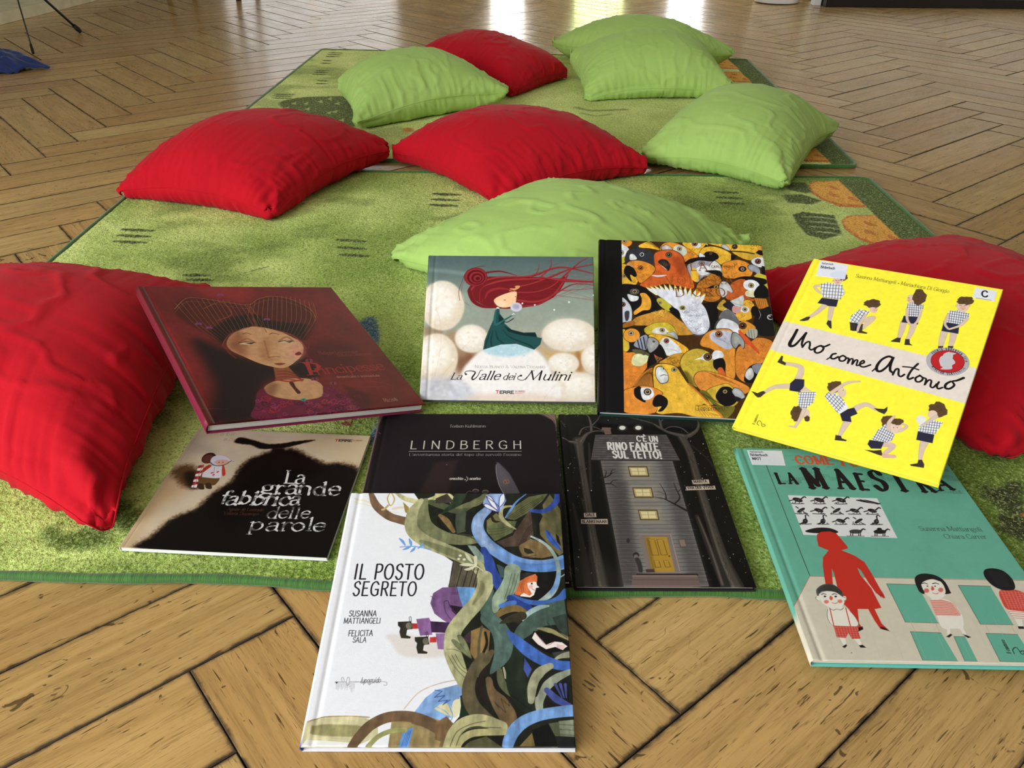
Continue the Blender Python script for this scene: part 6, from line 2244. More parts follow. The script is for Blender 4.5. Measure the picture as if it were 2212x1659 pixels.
# ---- night book: a tall clapboard house between trees
def art_house():
    cv = cover_canvas('house', (1190, 870), 3.770, .00052, (15, 13, 13))
    L, P, E = cv.line, cv.poly, cv.ell
    cv.mottle(.2, 6, 5, 4)
    rr = random.Random(12)
    P([(150, 1250), (420, 1250), (560, 1490), (190, 1490)], (44, 42, 38), True, alpha=.6, feather=80)
    for k in range(420):
        x, y = rr.uniform(70, 1600), rr.uniform(100, 1400)
        if 350 < x < 1050 and y > 150: continue
        q = rr.choice((1.6, 2, 2.6, 4.2))
        E((x, y), q, q, (226, 226, 222), alpha=rr.uniform(.35, 1))
    T1, T2, T3 = (72, 66, 60), (44, 40, 36), (108, 100, 92)
    # far trees
    for q, w in (([(310, 330), (320, 600), (325, 700)], 16), ([(180, 820), (260, 1200), (300, 1490)], [20, 40, 60]), ([(250, 780), (300, 1000), (320, 1300)], 14), ([(1190, 920), (1300, 1200), (1420, 1490)], [30, 46, 60]), ([(1150, 350), (1260, 440), (1340, 540)], 10)):
        L(q, w, T2, feather=6)
    L([(1200, 930), (1310, 1210), (1400, 1480)], [8, 14, 18], (108, 98, 90), feather=8, alpha=.8)
    # left and right trunks
    for q, w in (([(220, 300), (250, 500), (290, 760), (340, 1100), (410, 1490)], [80, 46, 50, 58, 90]), ([(1060, 270), (1130, 400), (1200, 640), (1300, 960), (1400, 1260), (1500, 1490)], [70, 56, 60, 66, 80, 110])):
        L(q, w, T2)
        L([(x + 10, y) for x, y in q], np.array(w) * .5, T1, feather=10)
        L([(x - 14, y) for x, y in q], np.array(w) * .18, T3, feather=8, alpha=.7)
    for k in range(60):
        t = rr.random()
        L([(230 + 160 * t + rr.uniform(-16, 16), 420 + 1050 * t), (236 + 160 * t + rr.uniform(-16, 16), 450 + 1050 * t)], 3, (40, 36, 34), alpha=.6)
        L([(1110 + 370 * t + rr.uniform(-20, 20), 330 + 1150 * t), (1120 + 372 * t + rr.uniform(-20, 20), 360 + 1150 * t)], 3, (40, 36, 34), alpha=.6)
    for q, w in (([(230, 330), (150, 310), (90, 280)], [40, 16, 6]), ([(240, 320), (300, 250), (400, 230), (500, 270)], [40, 20, 10, 4]), ([(230, 260), (260, 210), (340, 195), (420, 225)], [12, 10, 8, 5]),
                 ([(330, 230), (320, 150), (290, 100), (200, 95)], [18, 14, 8, 4]), ([(330, 190), (380, 140), (400, 100)], [10, 7, 4]), ([(400, 230), (520, 200), (570, 150)], [10, 8, 4]), ([(120, 200), (90, 160)], 4),
                 ([(1080, 270), (960, 240), (900, 210), (800, 160), (640, 120), (560, 100)], [40, 24, 22, 16, 8, 4]), ([(900, 200), (880, 130), (860, 100)], [18, 10, 6]), ([(890, 160), (930, 120), (960, 100)], [10, 7, 4]),
                 ([(1120, 270), (1190, 220), (1200, 150), (1130, 110)], [36, 20, 12, 5]), ([(920, 220), (980, 195), (1060, 205), (1115, 245)], [6, 10, 12, 10]), ([(740, 150), (680, 110)], [8, 3])):
        L(q, w, T1)
        L([(x, y - 2) for x, y in q], np.array(w) * .3, T3, alpha=.6)
    # house front
    front = [(405, 470), (990, 470), (1290, 1492), (592, 1496)]
    P(front, (128, 124, 121))
    P([(405, 470), (560, 470), (760, 1490), (592, 1494)], (84, 80, 78), feather=40, alpha=.8)
    P([(880, 470), (990, 470), (1290, 1490), (1130, 1490)], (72, 70, 70), feather=40, alpha=.7)
    P([(520, 640), (620, 640), (700, 1490), (560, 1490)], (70, 66, 66), feather=30, alpha=.6)
    n = 34
    for k in range(1, n):
        t = (k / n) ** 1.06
        x0, x1, y = 405 + 187 * t, 990 + 300 * t, 470 + 1024 * t
        L([(x0, y), (x1, y - 2)], 4, (58, 54, 54), alpha=.85)
        L([(x0, y + 5), (x1, y + 3)], 3, (140, 136, 132), alpha=.4)
        for j in range(7):
            x = rr.uniform(x0, x1)
            L([(x, y + rr.uniform(2, 22)), (x + rr.uniform(20, 90), y + rr.uniform(2, 22))], 3, rr.choice([(64, 60, 58), (150, 146, 142)]), alpha=.4)
    # roof
    P([(362, 260), (940, 258), (1052, 468), (326, 462)], (84, 80, 80))
    for k in range(11):
        t = k / 11
        x0, x1, y = 362 - 36 * t, 940 + 112 * t, 260 + 204 * t
        L([(x0, y), (x1, y)], 4, (46, 42, 42))
        for j in range(9):
            x = rr.uniform(x0, x1 - 40)
            P([(x, y + 2), (x + 40, y + 2), (x + 42, y + 17), (x, y + 17)], rr.choice([(100, 96, 95), (70, 66, 66), (92, 88, 87)]), alpha=.6)
    P([(326, 462), (1052, 466), (1050, 474), (330, 470)], (40, 36, 36))
    P([(416, 200), (490, 202), (486, 222), (494, 255), (440, 258), (430, 225), (414, 222)], (118, 92, 82))
    L([(436, 238), (488, 240)], 3, (70, 52, 46))
    # eyes over the roof
    P([(480, 180), (650, 130), (830, 170), (900, 250), (520, 256)], (18, 17, 17), feather=10)
    for x in (582, 712):
        E((x, 204), 36, 24, (120, 120, 112), alpha=.6, feather=10)
        E((x, 204), 25, 16, (236, 236, 226), feather=2)
    # lit windows
    for (x, y) in ((712, 558), (748, 730), (794, 912)):
        w, h, k = 66, 34, 1 + (y - 558) * .0002
        P([(x - w - 40, y - h - 34), (x + w + 40, y - h - 34), (x + w + 50, y + h + 30), (x - w - 24, y + h + 30)], (170, 160, 130), alpha=.45, feather=34)
        P([(x - w - 20, y - h - 8), (x + w + 6, y - h - 8), (x + w + 24, y + h + 8), (x - w - 2, y + h + 8)], (72, 60, 42))
        P([(x - w - 12, y - h), (x + w, y - h), (x + w + 14, y + h), (x - w + 6, y + h)], (186, 166, 112))
        P([(x - w + 4, y - h + 8), (x + w - 14, y - h + 8), (x + w - 2, y + h - 8), (x - w + 18, y + h - 8)], (222, 208, 160))
        L([(x - 6, y - h + 4), (x + 4, y + h - 4)], 4, (170, 150, 100))
        L([(x - w, y), (x + w, y)], 4, (170, 150, 100))
    # branches across the front
    for q, w in (([(1105, 875), (1000, 820), (920, 780), (840, 765)], [20, 13, 8, 5]), ([(1010, 820), (1050, 770), (1020, 700), (1000, 650)], [12, 9, 6, 3]), ([(940, 785), (930, 730), (885, 655)], [9, 6, 3]), ([(1040, 720), (1060, 690), (1030, 650)], [6, 4, 3]), ([(930, 740), (870, 725)], [5, 3]),
                 ([(410, 610), (460, 600), (500, 570), (540, 560)], [18, 10, 6, 3]), ([(440, 600), (450, 560), (430, 545)], [8, 5, 3]), ([(480, 590), (500, 545), (525, 545)], [7, 5, 3]), ([(430, 660), (490, 660), (540, 690)], [14, 8, 3]), ([(480, 660), (510, 630), (540, 630)], [7, 5, 3])):
        L(q, w, (34, 30, 30))
    # door, steps, a small figure, letter box
    P([(705, 1060), (980, 1062), (1060, 1376), (1016, 1378), (945, 1092), (762, 1090), (830, 1380), (790, 1380)], (128, 114, 108))
    L([(720, 1070), (975, 1070), (1050, 1370)], 4, (168, 156, 148), smooth=False)
    P([(762, 1090), (945, 1092), (1012, 1376), (826, 1378)], (176, 138, 52))
    P([(764, 1092), (800, 1094), (850, 1376), (828, 1378)], (120, 92, 36), feather=14, alpha=.7)
    for q in ([(792, 1110), (842, 1110), (880, 1240), (826, 1240)], [(862, 1112), (912, 1112), (950, 1238), (898, 1240)], [(838, 1284), (878, 1284), (896, 1338), (852, 1340)], [(916, 1284), (956, 1284), (976, 1336), (934, 1338)]):
        L(q + q[:1], 5, (116, 86, 30), smooth=False)
        L([(x + 4, y + 4) for x, y in q[:2]], 3, (214, 180, 96))
    E((964, 1248), 6, 6, (40, 30, 20))
    L([(705, 1400), (1190, 1400)], 20, (36, 30, 30), smooth=False)
    P([(664, 1402), (1190, 1402), (1220, 1494), (655, 1498)], (112, 94, 90))
    L([(664, 1412), (1192, 1412)], 8, (140, 122, 116), smooth=False)
    L([(668, 1442), (1200, 1442)], 4, (80, 66, 64), smooth=False)
    P([(1040, 1112), (1090, 1112), (1108, 1170), (1058, 1172)], (132, 116, 104))
    L([(1040, 1112), (1090, 1112), (1108, 1170), (1058, 1172), (1040, 1112)], 4, (84, 70, 62), smooth=False)
    E((628, 1122), 14, 20, (52, 44, 46))
    E((692, 1240), 26, 24, (46, 42, 42))
    E((692, 1252), 18, 16, (112, 106, 102))
    P([(682, 1270), (712, 1262), (738, 1310), (746, 1376), (716, 1376), (704, 1330)], (56, 52, 52), True)
    P([(770, 1356), (840, 1354), (846, 1380), (778, 1384)], (74, 56, 50))
    # name boards
    for q, tx, p0, p1, cap in (([(1146, 628), (1286, 622), (1296, 658), (1158, 662)], 'MARITA', (1166, 651), (1276, 647), 20), ([(1098, 680), (1336, 673), (1346, 704), (1106, 712)], 'VAN DER VYVER', (1114, 701), (1330, 695), 20),
                               ([(266, 896), (366, 894), (370, 930), (268, 932)], 'DALE', (282, 923), (358, 921), 22), ([(242, 948), (460, 944), (464, 988), (244, 984)], 'BLANKENAAR', (252, 977), (454, 977), 22)):
        P(q, (196, 180, 164))
        L(q + q[:1], 2.5, (96, 80, 70), smooth=False)
        letter(cv, tx, p0, p1, cap, (34, 28, 28), 15, track=10)
    W = (222, 220, 216)
    letter(cv, "C'\u00c8 UN", (702, 312), (874, 316), 42, W, 16, track=12)
    letter(cv, 'RINO', (464, 380), (622, 382), 56, W, 17, track=16, jit=.4)
    letter(cv, 'FANTE', (648, 382), (880, 386), 56, W, 17, track=16, jit=.4)
    letter(cv, 'SUL TETTO!', (508, 448), (906, 452), 56, W, 17, track=16, jit=.4)
    return cv


# ---- book of parrots with a black cloth back
def art_parrots():
    cv = cover_canvas('parrots', (1280, 500), 3.95, .00060, (70, 46, 20))
    A, B1, B2 = ((1280, 500), 3.95), ((1330, 510), 6.144), ((1330, 700), 6.144)
    L, P, E = cv.line, cv.poly, cv.ell
    rr = random.Random(21)
    OR, YE, OL, RO, BK, WH, GY = (228, 146, 52), (236, 184, 58), (190, 160, 62), (204, 92, 42), (24, 22, 22), (226, 228, 232), (150, 152, 156)

    def scal(q, col, n, s=22, al=.55):
        """Feather scallops inside an outline's bounding box, kept by a rough inside test."""
        q = np.array(q, float)
        lo, hi = q.min(0), q.max(0)
        k = 0
        for _ in range(n * 4):
            x, y = rr.uniform(lo[0], hi[0]), rr.uniform(lo[1], hi[1])
            ins = False
            for (ax, ay), (bx, by) in zip(q, np.roll(q, -1, 0)):
                if (ay > y) != (by > y) and x < ax + (y - ay) * (bx - ax) / (by - ay): ins = not ins
            if not ins: continue
            L([(x - s, y - s * .3), (x - s * .5, y + s * .5), (x + s * .4, y + s * .5), (x + s, y - s * .2)], 4, col, alpha=al)
            k += 1
            if k >= n: break

    def bird(q, col, sc=None, n=0, edge=(46, 28, 12), s=22):
        P(q, edge, True)
        c = np.array(q, float).mean(0)
        P([(c[0] + (x - c[0]) * .975, c[1] + (y - c[1]) * .975) for x, y in q], col, True, feather=5)
        if n: scal(q, sc or edge, n, s)

    def eye(x, y, r, ring=(230, 220, 190), iris=(120, 70, 36)):
        E((x, y), r * 1.7, r * 1.5, (50, 40, 34), feather=4)
        E((x, y), r * 1.35, r * 1.2, ring)
        E((x, y), r, r * .9, iris)
        E((x, y), r * .62, r * .58, (16, 14, 14))
        E((x - r * .2, y - r * .25), r * .2, r * .18, (240, 240, 240))

    def beak(q, col):
        P(q, (40, 38, 40), True)
        c = np.array(q, float).mean(0)
        P([(c[0] + (x - c[0]) * .92, c[1] + (y - c[1]) * .92) for x, y in q], col, True, feather=4)
        P([(c[0] + (x - c[0]) * .5 - 8, c[1] + (y - c[1]) * .5 - 8) for x, y in q], tuple(min(255, v + 30) for v in col), True, alpha=.6, feather=14)

    frame(cv, 'parrots', *B1)
    P([(60, 30), (2000, 130), (2150, 1300), (60, 1300)], (66, 44, 20))
    bird([(66, 50), (220, 60), (220, 110), (160, 140), (66, 120)], OR)
    eye(125, 62, 18)
    for k in range(9):
        L([(250 + 14 * k, 180 - 4 * k), (360 + 16 * k, 110 + 6 * k), (470 + 22 * k, 70 + 16 * k)], 20, (240, 186, 56), taper=(.5, 1, .2))
        L([(256 + 14 * k, 186 - 4 * k), (366 + 16 * k, 118 + 6 * k), (470 + 22 * k, 80 + 16 * k)], 4, (150, 100, 30), alpha=.7)
    bird([(900, 90), (1060, 80), (1220, 100), (1230, 160), (1100, 270), (960, 170)], YE, n=10)
    E((1080, 118), 70, 42, WH, 20)
    eye(1064, 108, 24, (200, 120, 90), (110, 40, 30))
    bird([(1220, 100), (1500, 112), (1900, 140), (1965, 210), (1990, 310), (1700, 260), (1540, 210), (1400, 155)], YE, n=16)
    P([(1560, 210), (1800, 220), (1990, 300), (1980, 330), (1760, 330), (1620, 270)], (214, 170, 56), True)
    eye(1590, 155, 22, (40, 30, 20))
    L([(1540, 212), (1700, 225), (1840, 250)], 18, (60, 50, 24))
    beak([(1410, 150), (1440, 122), (1490, 140), (1535, 205), (1480, 195)], (176, 176, 178))
    P([(1860, 240), (1900, 200), (1950, 210), (1975, 280), (1920, 270)], BK)
    P([(1880, 190), (1940, 140), (1955, 205)], (232, 150, 60))
    P([(1180, 160), (1210, 120), (1270, 160)], BK)
    bird([(600, 190), (650, 96), (790, 88), (960, 160), (1115, 280), (1000, 350), (880, 330), (780, 220)], OR, n=14)
    E((872, 195), 95, 66, (206, 212, 196), 22)
    eye(864, 174, 19)
    beak([(640, 190), (620, 150), (680, 115), (750, 150), (770, 195)], (190, 188, 186))
    bird([(1128, 235), (1180, 160), (1330, 150), (1500, 215), (1560, 285), (1520, 370), (1400, 385), (1250, 265)], YE, (140, 90, 30), 22)
    E((1285, 270), 100, 54, BK, 14)
    eye(1275, 240, 14, (90, 90, 80))
    beak([(1120, 285), (1130, 225), (1200, 268), (1190, 292)], (214, 220, 232))
    P([(1540, 260), (1620, 270), (1570, 340), (1540, 330)], BK)
    P([(66, 120), (150, 130), (195, 190), (170, 290), (90, 370), (66, 360)], WH, True)
    P([(66, 290), (130, 270), (140, 330), (90, 370), (66, 360)], (200, 190, 60), True)
    eye(84, 215, 22)
    bird([(140, 340), (145, 240), (200, 170), (330, 148), (480, 195), (545, 280), (530, 380), (300, 350)], (52, 54, 60), (30, 30, 34), 26)
    P([(250, 170), (230, 90), (290, 140), (300, 90), (330, 160)], (44, 46, 52))
    beak([(195, 310), (200, 238), (255, 236), (300, 300), (240, 318)], WH)
    eye(362, 242, 22, (226, 230, 236), (30, 30, 30))
    bird([(70, 380), (200, 390), (300, 480), (290, 640), (72, 640)], YE, n=10)
    eye(124, 525, 16)
    bird([(330, 660), (390, 580), (510, 500), (540, 440), (525, 320), (530, 230), (630, 188), (780, 188), (900, 260), (950, 400), (1035, 560), (1045, 710), (700, 640), (480, 690)], (206, 96, 44), (130, 46, 22), 44)
    P([(540, 240), (640, 196), (760, 196), (860, 300), (820, 460), (640, 480), (550, 400)], (220, 98, 44), True, alpha=.7, feather=26)
    P([(760, 300), (900, 300), (950, 450), (860, 520)], (120, 46, 28), True, alpha=.5, feather=40)
    L([(495, 518), (560, 530), (630, 528), (690, 520)], [10, 28, 26, 8], (214, 216, 226))
    eye(722, 250, 25, (120, 116, 84), (60, 60, 40))
    beak([(580, 350), (610, 312), (690, 318), (740, 380), (735, 440), (705, 462), (650, 410)], (40, 34, 34))
    L([(612, 380), (660, 420), (700, 452)], 10, (210, 204, 200), taper=(.3, 1, .3))
    bird([(150, 380), (205, 328), (330, 320), (480, 368), (545, 440), (470, 540), (350, 625), (290, 560), (250, 450)], OR, (110, 66, 22), 22)
    eye(345, 420, 22, (216, 120, 50), (90, 44, 24))
    P([(118, 470), (150, 392), (235, 405), (292, 500), (270, 542), (205, 510), (224, 604), (160, 545)], BK, True)
    L([(165, 365), (200, 385), (245, 410)], 10, (190, 186, 180))
    # grey cheeked bird
    bird([(960, 420), (1000, 360), (1100, 330), (1270, 330), (1430, 430), (1440, 540), (1200, 540), (1100, 620), (1020, 560)], (170, 166, 176), (110, 106, 120), 16)
    P([(935, 370), (1000, 310), (1180, 284), (1340, 305), (1290, 345), (1120, 330), (1010, 370)], BK, True)
    P([(1015, 500), (1050, 420), (1120, 520), (1090, 610), (1030, 580)], YE, True)
    beak([(1240, 470), (1260, 390), (1330, 330), (1420, 415), (1435, 515), (1350, 500)], (214, 214, 210))
    eye(1155, 368, 22, (190, 190, 196))
    P([(1090, 430), (1240, 400), (1250, 500), (1140, 520)], WH, True)
    bird([(1420, 400), (1490, 348), (1640, 325), (1780, 380), (1830, 480), (1770, 565), (1560, 575), (1440, 545)], OR, n=18)
    E((1690, 448), 52, 36, BK)
    eye(1692, 448, 17)
    bird([(1800, 350), (1860, 300), (1980, 310), (2000, 420), (1880, 420)], WH)
    eye(1892, 350, 24, (140, 80, 70), (90, 30, 26))
    beak([(1755, 420), (1800, 385), (1890, 420), (1925, 480), (1920, 545), (1850, 490), (1800, 480)], (150, 156, 170))
    P([(1940, 410), (2000, 420), (2010, 560), (1940, 540)], BK)
    P([(1840, 540), (1890, 500), (2010, 540), (2040, 700), (1990, 720)], (206, 190, 60))
    # right macaw
    bird([(1470, 830), (1540, 640), (1690, 570), (1760, 640), (1760, 800), (1860, 860), (1700, 880)], (196, 96, 44), (120, 56, 24), 30)
    P([(1590, 575), (1740, 543), (1980, 580), (2005, 640), (1900, 655), (1720, 585)], BK, True)
    E((1808, 664), 108, 74, WH, 12)
    eye(1805, 664, 22, (214, 210, 120))
    P([(1735, 745), (1790, 725), (1860, 740), (1850, 818), (1740, 800)], (220, 216, 180), True)
    P([(1845, 745), (1930, 650), (2005, 690), (2045, 800), (1975, 828), (1862, 822)], BK, True)
    # brown scaled bird with the pale beak
    q = [(1075, 800), (1100, 640), (1220, 550), (1330, 480), (1415, 580), (1420, 700), (1400, 840), (1280, 880), (1140, 840)]
    bird(q, (200, 124, 44), (84, 46, 14), 110, s=26)
    P([(1200, 470), (1400, 470), (1420, 580), (1340, 520)], BK, True)
    P([(1215, 700), (1320, 655), (1390, 660), (1340, 690)], BK, True)
    eye(1345, 678, 20, (206, 170, 70))
    beak([(1380, 690), (1415, 605), (1500, 620), (1570, 730), (1555, 762), (1500, 730), (1490, 790), (1420, 822)], (190, 190, 194))
    # black bird at the left with a yellow cheek
    P([(70, 650), (250, 640), (400, 680), (500, 770), (640, 930), (560, 990), (420, 1080), (270, 1060), (250, 1000), (70, 860)], BK, True)
    P([(335, 765), (410, 760), (480, 850), (470, 970), (370, 990), (270, 1045), (255, 1000), (345, 920), (360, 830)], (234, 166, 58), True, feather=4)
    for r_ in (60, 46): 
        L([(262 + r_ * math.cos(a), 735 + r_ * .62 * math.sin(a)) for a in np.linspace(0, 6.28, 18)], 4, (200, 200, 200), smooth=False, alpha=.8)
    eye(262, 733, 22, (200, 190, 150))
    beak([(160, 765), (250, 785), (320, 800), (310, 850), (240, 870), (190, 850)], WH)
    P([(72, 830), (150, 850), (220, 960), (215, 1130), (140, 1140), (72, 1120)], (198, 202, 212), True, feather=4)
    P([(130, 1010), (190, 1000), (180, 1110), (140, 1120)], (60, 60, 66), True, feather=6)
    eye(105, 905, 22, (150, 80, 66), (100, 30, 24))
    # long brown wing
    q = [(240, 1180), (270, 1080), (540, 1000), (680, 980), (860, 1110), (1080, 1300), (700, 1310), (480, 1200)]
    bird(q, (204, 144, 56), (110, 68, 22), 40, s=30)
    for k in range(16): L([(520 + rr.uniform(-60, 160), 990 + rr.uniform(-20, 40)), (560 + rr.uniform(-60, 160), 1080)], 8, (234, 190, 80), taper=(1, .6, .1), alpha=.8)
    P([(80, 1180), (240, 1120), (260, 1180), (90, 1220)], (160, 100, 40), True)
    # white cockatoo
    for k in range(13):
        t = k / 12
        bx, by = 560 + 560 * t, 760 + 130 * t
        a = math.radians(150 - 95 * t)
        l = 190 - 60 * abs(t - .4)
        L([(bx, by), (bx + l * .6 * math.cos(a), by - l * .6 * math.sin(a)), (bx + l * math.cos(a), by - l * math.sin(a))], 60, (232, 206, 70), taper=(1, .7, .05))
        L([(bx, by), (bx + l * .5 * math.cos(a), by - l * .5 * math.sin(a)), (bx + l * .86 * math.cos(a), by - l * .86 * math.sin(a))], 52, (232, 234, 240), taper=(1, .8, .1))
        L([(bx + 14, by), (bx + 14 + l * .6 * math.cos(a), by - l * .6 * math.sin(a))], 3, (150, 152, 172), alpha=.6)
    P([(1250, 880), (1380, 880), (1370, 1290), (1240, 1290), (1170, 900)], BK)
    q = [(560, 760), (700, 720), (900, 760), (1060, 830), (1190, 940), (1250, 1090), (1260, 1210), (1190, 1300), (1060, 1300), (930, 1160), (820, 980), (680, 860)]
    P(q, (226, 228, 238), True, feather=3)
    scal([(880, 1000), (1060, 860), (1200, 960), (1255, 1200), (1180, 1290), (1060, 1280), (940, 1140)], (130, 134, 158), 90, 22, .7)
    P([(900, 1120), (1060, 1280), (1200, 1290), (1260, 1180), (1240, 1300), (1050, 1310)], (120, 124, 148), True, alpha=.5, feather=30)
    P([(560, 840), (640, 830), (760, 940), (720, 1000), (600, 920)], (190, 180, 60), True)
    eye(602, 885, 16)
    P([(730, 980), (760, 945), (840, 980), (875, 1050), (860, 1095), (800, 1060)], BK, True)
    E((905, 955), 44, 36, (230, 226, 150), feather=6)
    eye(905, 955, 20, (190, 186, 120), (60, 50, 40))
    # small person in a paper hat riding on a bird
    bird([(1360, 960), (1400, 880), (1460, 850), (1500, 960), (1440, 1000)], (206, 170, 66), n=8)
    bird([(1590, 1090), (1680, 890), (1780, 850), (1850, 930), (1810, 1030), (1810, 1100), (1690, 1135)], (232, 176, 60), n=12)
    E((1722, 980), 58, 42, WH)
    eye(1724, 978, 19)
    P([(1840, 830), (2000, 840), (2040, 960), (1900, 970)], (206, 130, 50))
    for k in range(6): L([(1850 + 26 * k, 840), (1880 + 24 * k, 960)], 5, (120, 70, 24))
    P([(1840, 1110), (1940, 985), (2070, 965), (2130, 1300), (1880, 1300)], (28, 27, 27), True)
    P([(1800, 1000), (1830, 938), (1890, 955), (1942, 1050), (1905, 1122), (1880, 1070), (1830, 1060)], BK, True)
    L([(1900, 980), (1930, 1050), (1905, 1110)], 8, (150, 170, 170), taper=(.3, 1, .3))
    E((2058, 1080), 44, 34, WH)
    E((2062, 1080), 34, 28, BK)
    E((2050, 1070), 8, 8, WH)
    P([(1440, 905), (1530, 870), (1585, 930), (1575, 1010), (1490, 965), (1450, 940)], (40, 36, 42), True)
    P([(1575, 930), (1670, 950), (1660, 1012), (1615, 1032), (1560, 1000)], (206, 152, 150), True)
    P([(1530, 868), (1620, 830), (1702, 788), (1715, 840), (1690, 950), (1600, 930)], (206, 206, 206))
    L([(1540, 862), (1600, 905), (1692, 925)], 6, (70, 140, 130))
    L([(1390, 1080), (1430, 1010), (1500, 975), (1600, 1050)], 6, (210, 210, 210))
    P([(1390, 1085), (1430, 1005), (1510, 980), (1600, 1055), (1668, 1160), (1640, 1195), (1520, 1140), (1400, 1112)], (104, 104, 108), True)
    P([(1325, 1230), (1350, 1140), (1400, 1105), (1440, 1130), (1380, 1230)], (70, 70, 74), True)
    P([(1350, 1230), (1420, 1105), (1560, 1130), (1645, 1200), (1650, 1330), (1500, 1260)], (222, 224, 232), True)
    frame(cv, 'parrots', *B2)
    # lower half
    P([(80, 60), (400, 20), (700, 150), (700, 500), (80, 500)], (36, 30, 22))
    P([(80, 110), (140, 90), (190, 330), (84, 360)], (210, 180, 60), True)
    E((222, 152), 116, 98, (70, 42, 16))
    E((222, 152), 110, 92, (230, 154, 58))
    eye(212, 125, 22, (226, 222, 210))
    P([(250, 285), (320, 190), (410, 145), (440, 200), (420, 340), (340, 330)], (150, 156, 176), True)
    for k in range(3): L([(300 + 40 * k, 215 - 18 * k), (330 + 40 * k, 330)], 14, (40, 40, 46))
    bird([(385, 70), (470, 10), (560, -20), (700, -20), (800, 60), (845, 200), (700, 160), (450, 150)], (206, 182, 58), (130, 120, 30), 22)
    P([(495, 110), (560, 50), (660, 50), (715, 110), (640, 140)], (216, 216, 206), True)
    eye(634, 82, 20, (214, 200, 180))
    beak([(690, 120), (750, 110), (790, 100), (840, 160), (840, 210), (760, 160)], (160, 164, 168))
    bird([(1620, 330), (1790, 240), (1880, 180), (2010, 190), (2100, 260), (2000, 450), (1850, 700), (1720, 780), (1600, 640)], (214, 132, 52), (130, 66, 22), 60, s=26)
    beak([(1700, 60), (1780, 40), (1880, 70), (1885, 160), (1840, 200), (1760, 170)], (170, 168, 150))
    bird([(1640, 20), (1700, -40), (1800, -10), (1870, 60), (1760, 110), (1700, 140)], (222, 150, 56))
    eye(1698, 26, 30, (120, 70, 40), (60, 36, 24))
    P([(1740, 130), (1790, 70), (1880, 75), (1885, 160), (1830, 195)], (176, 176, 160), True)
    for k in range(3): L([(1770 + 34 * k, 80), (1786 + 34 * k, 185)], 5, (70, 70, 60))
    P([(1640, 80), (1760, 180), (1900, 350), (1905, 395), (1800, 300), (1690, 230)], (206, 84, 44), True)
    L([(1730, 300), (1800, 380), (1870, 430)], 14, (214, 120, 80))
    bird([(1135, 280), (1180, 150), (1290, 80), (1450, 58), (1560, 90), (1610, 220), (1600, 440), (1600, 720), (1490, 720), (1450, 480), (1300, 340)], (222, 146, 56), (140, 80, 24), 40, s=26)
    P([(1265, 185), (1300, 105), (1480, 88), (1565, 130), (1565, 300), (1490, 338), (1370, 275)], (190, 192, 206), True, feather=3)
    for k in range(5): L([(1300 + 30 * k, 150 + 10 * k), (1380 + 24 * k, 200 + 12 * k), (1480 + 16 * k, 190 + 24 * k)], 4, (110, 112, 130), alpha=.7)
    eye(1385, 135, 28, (206, 120, 70), (110, 50, 30))
    beak([(1545, 170), (1570, 110), (1640, 130), (1710, 210), (1728, 280), (1705, 335), (1660, 265), (1600, 330), (1545, 260)], (150, 154, 150))
    bird([(445, 165), (520, 130), (700, 165), (880, 255), (995, 350), (900, 412), (700, 430), (560, 300)], (234, 176, 56), n=14)
    P([(600, 265), (645, 190), (725, 188), (830, 275), (885, 350), (872, 392), (730, 428), (650, 370)], (220, 222, 226), True)
    for k in range(6): L([(640 + 20 * k, 330 + 8 * k), (720 + 18 * k, 330 + 6 * k), (820 + 8 * k, 350 + 6 * k)], 3, (140, 142, 150), alpha=.7)
    eye(690, 226, 22, (190, 110, 90), (120, 50, 36))
    P([(470, 380), (600, 270), (690, 440), (600, 480), (500, 440)], BK, True)
    beak([(420, 270), (450, 178), (530, 185), (595, 250), (560, 330), (470, 392), (430, 330)], (150, 152, 150))
    E((520, 236), 18, 14, (70, 72, 74))
    bird([(590, 520), (660, 470), (800, 400), (960, 410), (900, 560), (700, 560)], (206, 150, 50), (90, 54, 16), 40, s=28)
    P([(520, 400), (560, 430), (640, 460), (560, 520)], (190, 84, 44))
    eye(575, 470, 20, (150, 130, 70))
    bird([(80, 400), (160, 378), (300, 385), (420, 480), (430, 580), (350, 690), (250, 840), (90, 900)], (222, 134, 52), (140, 70, 24), 40)
    P([(225, 350), (340, 345), (455, 400), (440, 450), (340, 440)], (90, 90, 60), True)
    P([(218, 505), (250, 420), (330, 400), (455, 435), (430, 505), (350, 562), (250, 556)], (222, 222, 170), True, feather=4)
    eye(385, 395, 16, (110, 110, 90))
    P([(430, 580), (460, 420), (550, 480), (555, 520), (480, 560)], BK, True)
    P([(250, 840), (340, 690), (510, 590), (520, 830), (400, 830)], (180, 116, 48), True)
    for k in range(9): L([(270 + 22 * k, 830), (380 + 14 * k, 690 - 6 * k), (505, 600 + 22 * k)], 5, (84, 50, 20), alpha=.8)
    q = [(868, 540), (920, 400), (1060, 325), (1200, 345), (1310, 430), (1320, 570), (1385, 650), (1300, 720), (1200, 860), (1020, 820), (960, 720)]
    bird(q, (202, 172, 62), (110, 100, 30), 70)
    P([(900, 640), (1000, 660), (1060, 800), (1100, 900), (960, 780)], (70, 64, 26), True, alpha=.6, feather=24)
    P([(1060, 480), (1150, 440), (1190, 395), (1290, 405), (1305, 465), (1230, 492), (1140, 470)], WH, True)
    eye(1240, 438, 34, (130, 90, 50), (70, 44, 28))
    P([(1300, 400), (1345, 352), (1430, 372), (1442, 440), (1330, 485)], WH, True)
    P([(1308, 530), (1330, 475), (1435, 455), (1475, 540), (1460, 635), (1420, 590), (1350, 600)], BK, True)
    P([(1370, 600), (1430, 580), (1478, 700), (1400, 690)], (206, 100, 50), True)
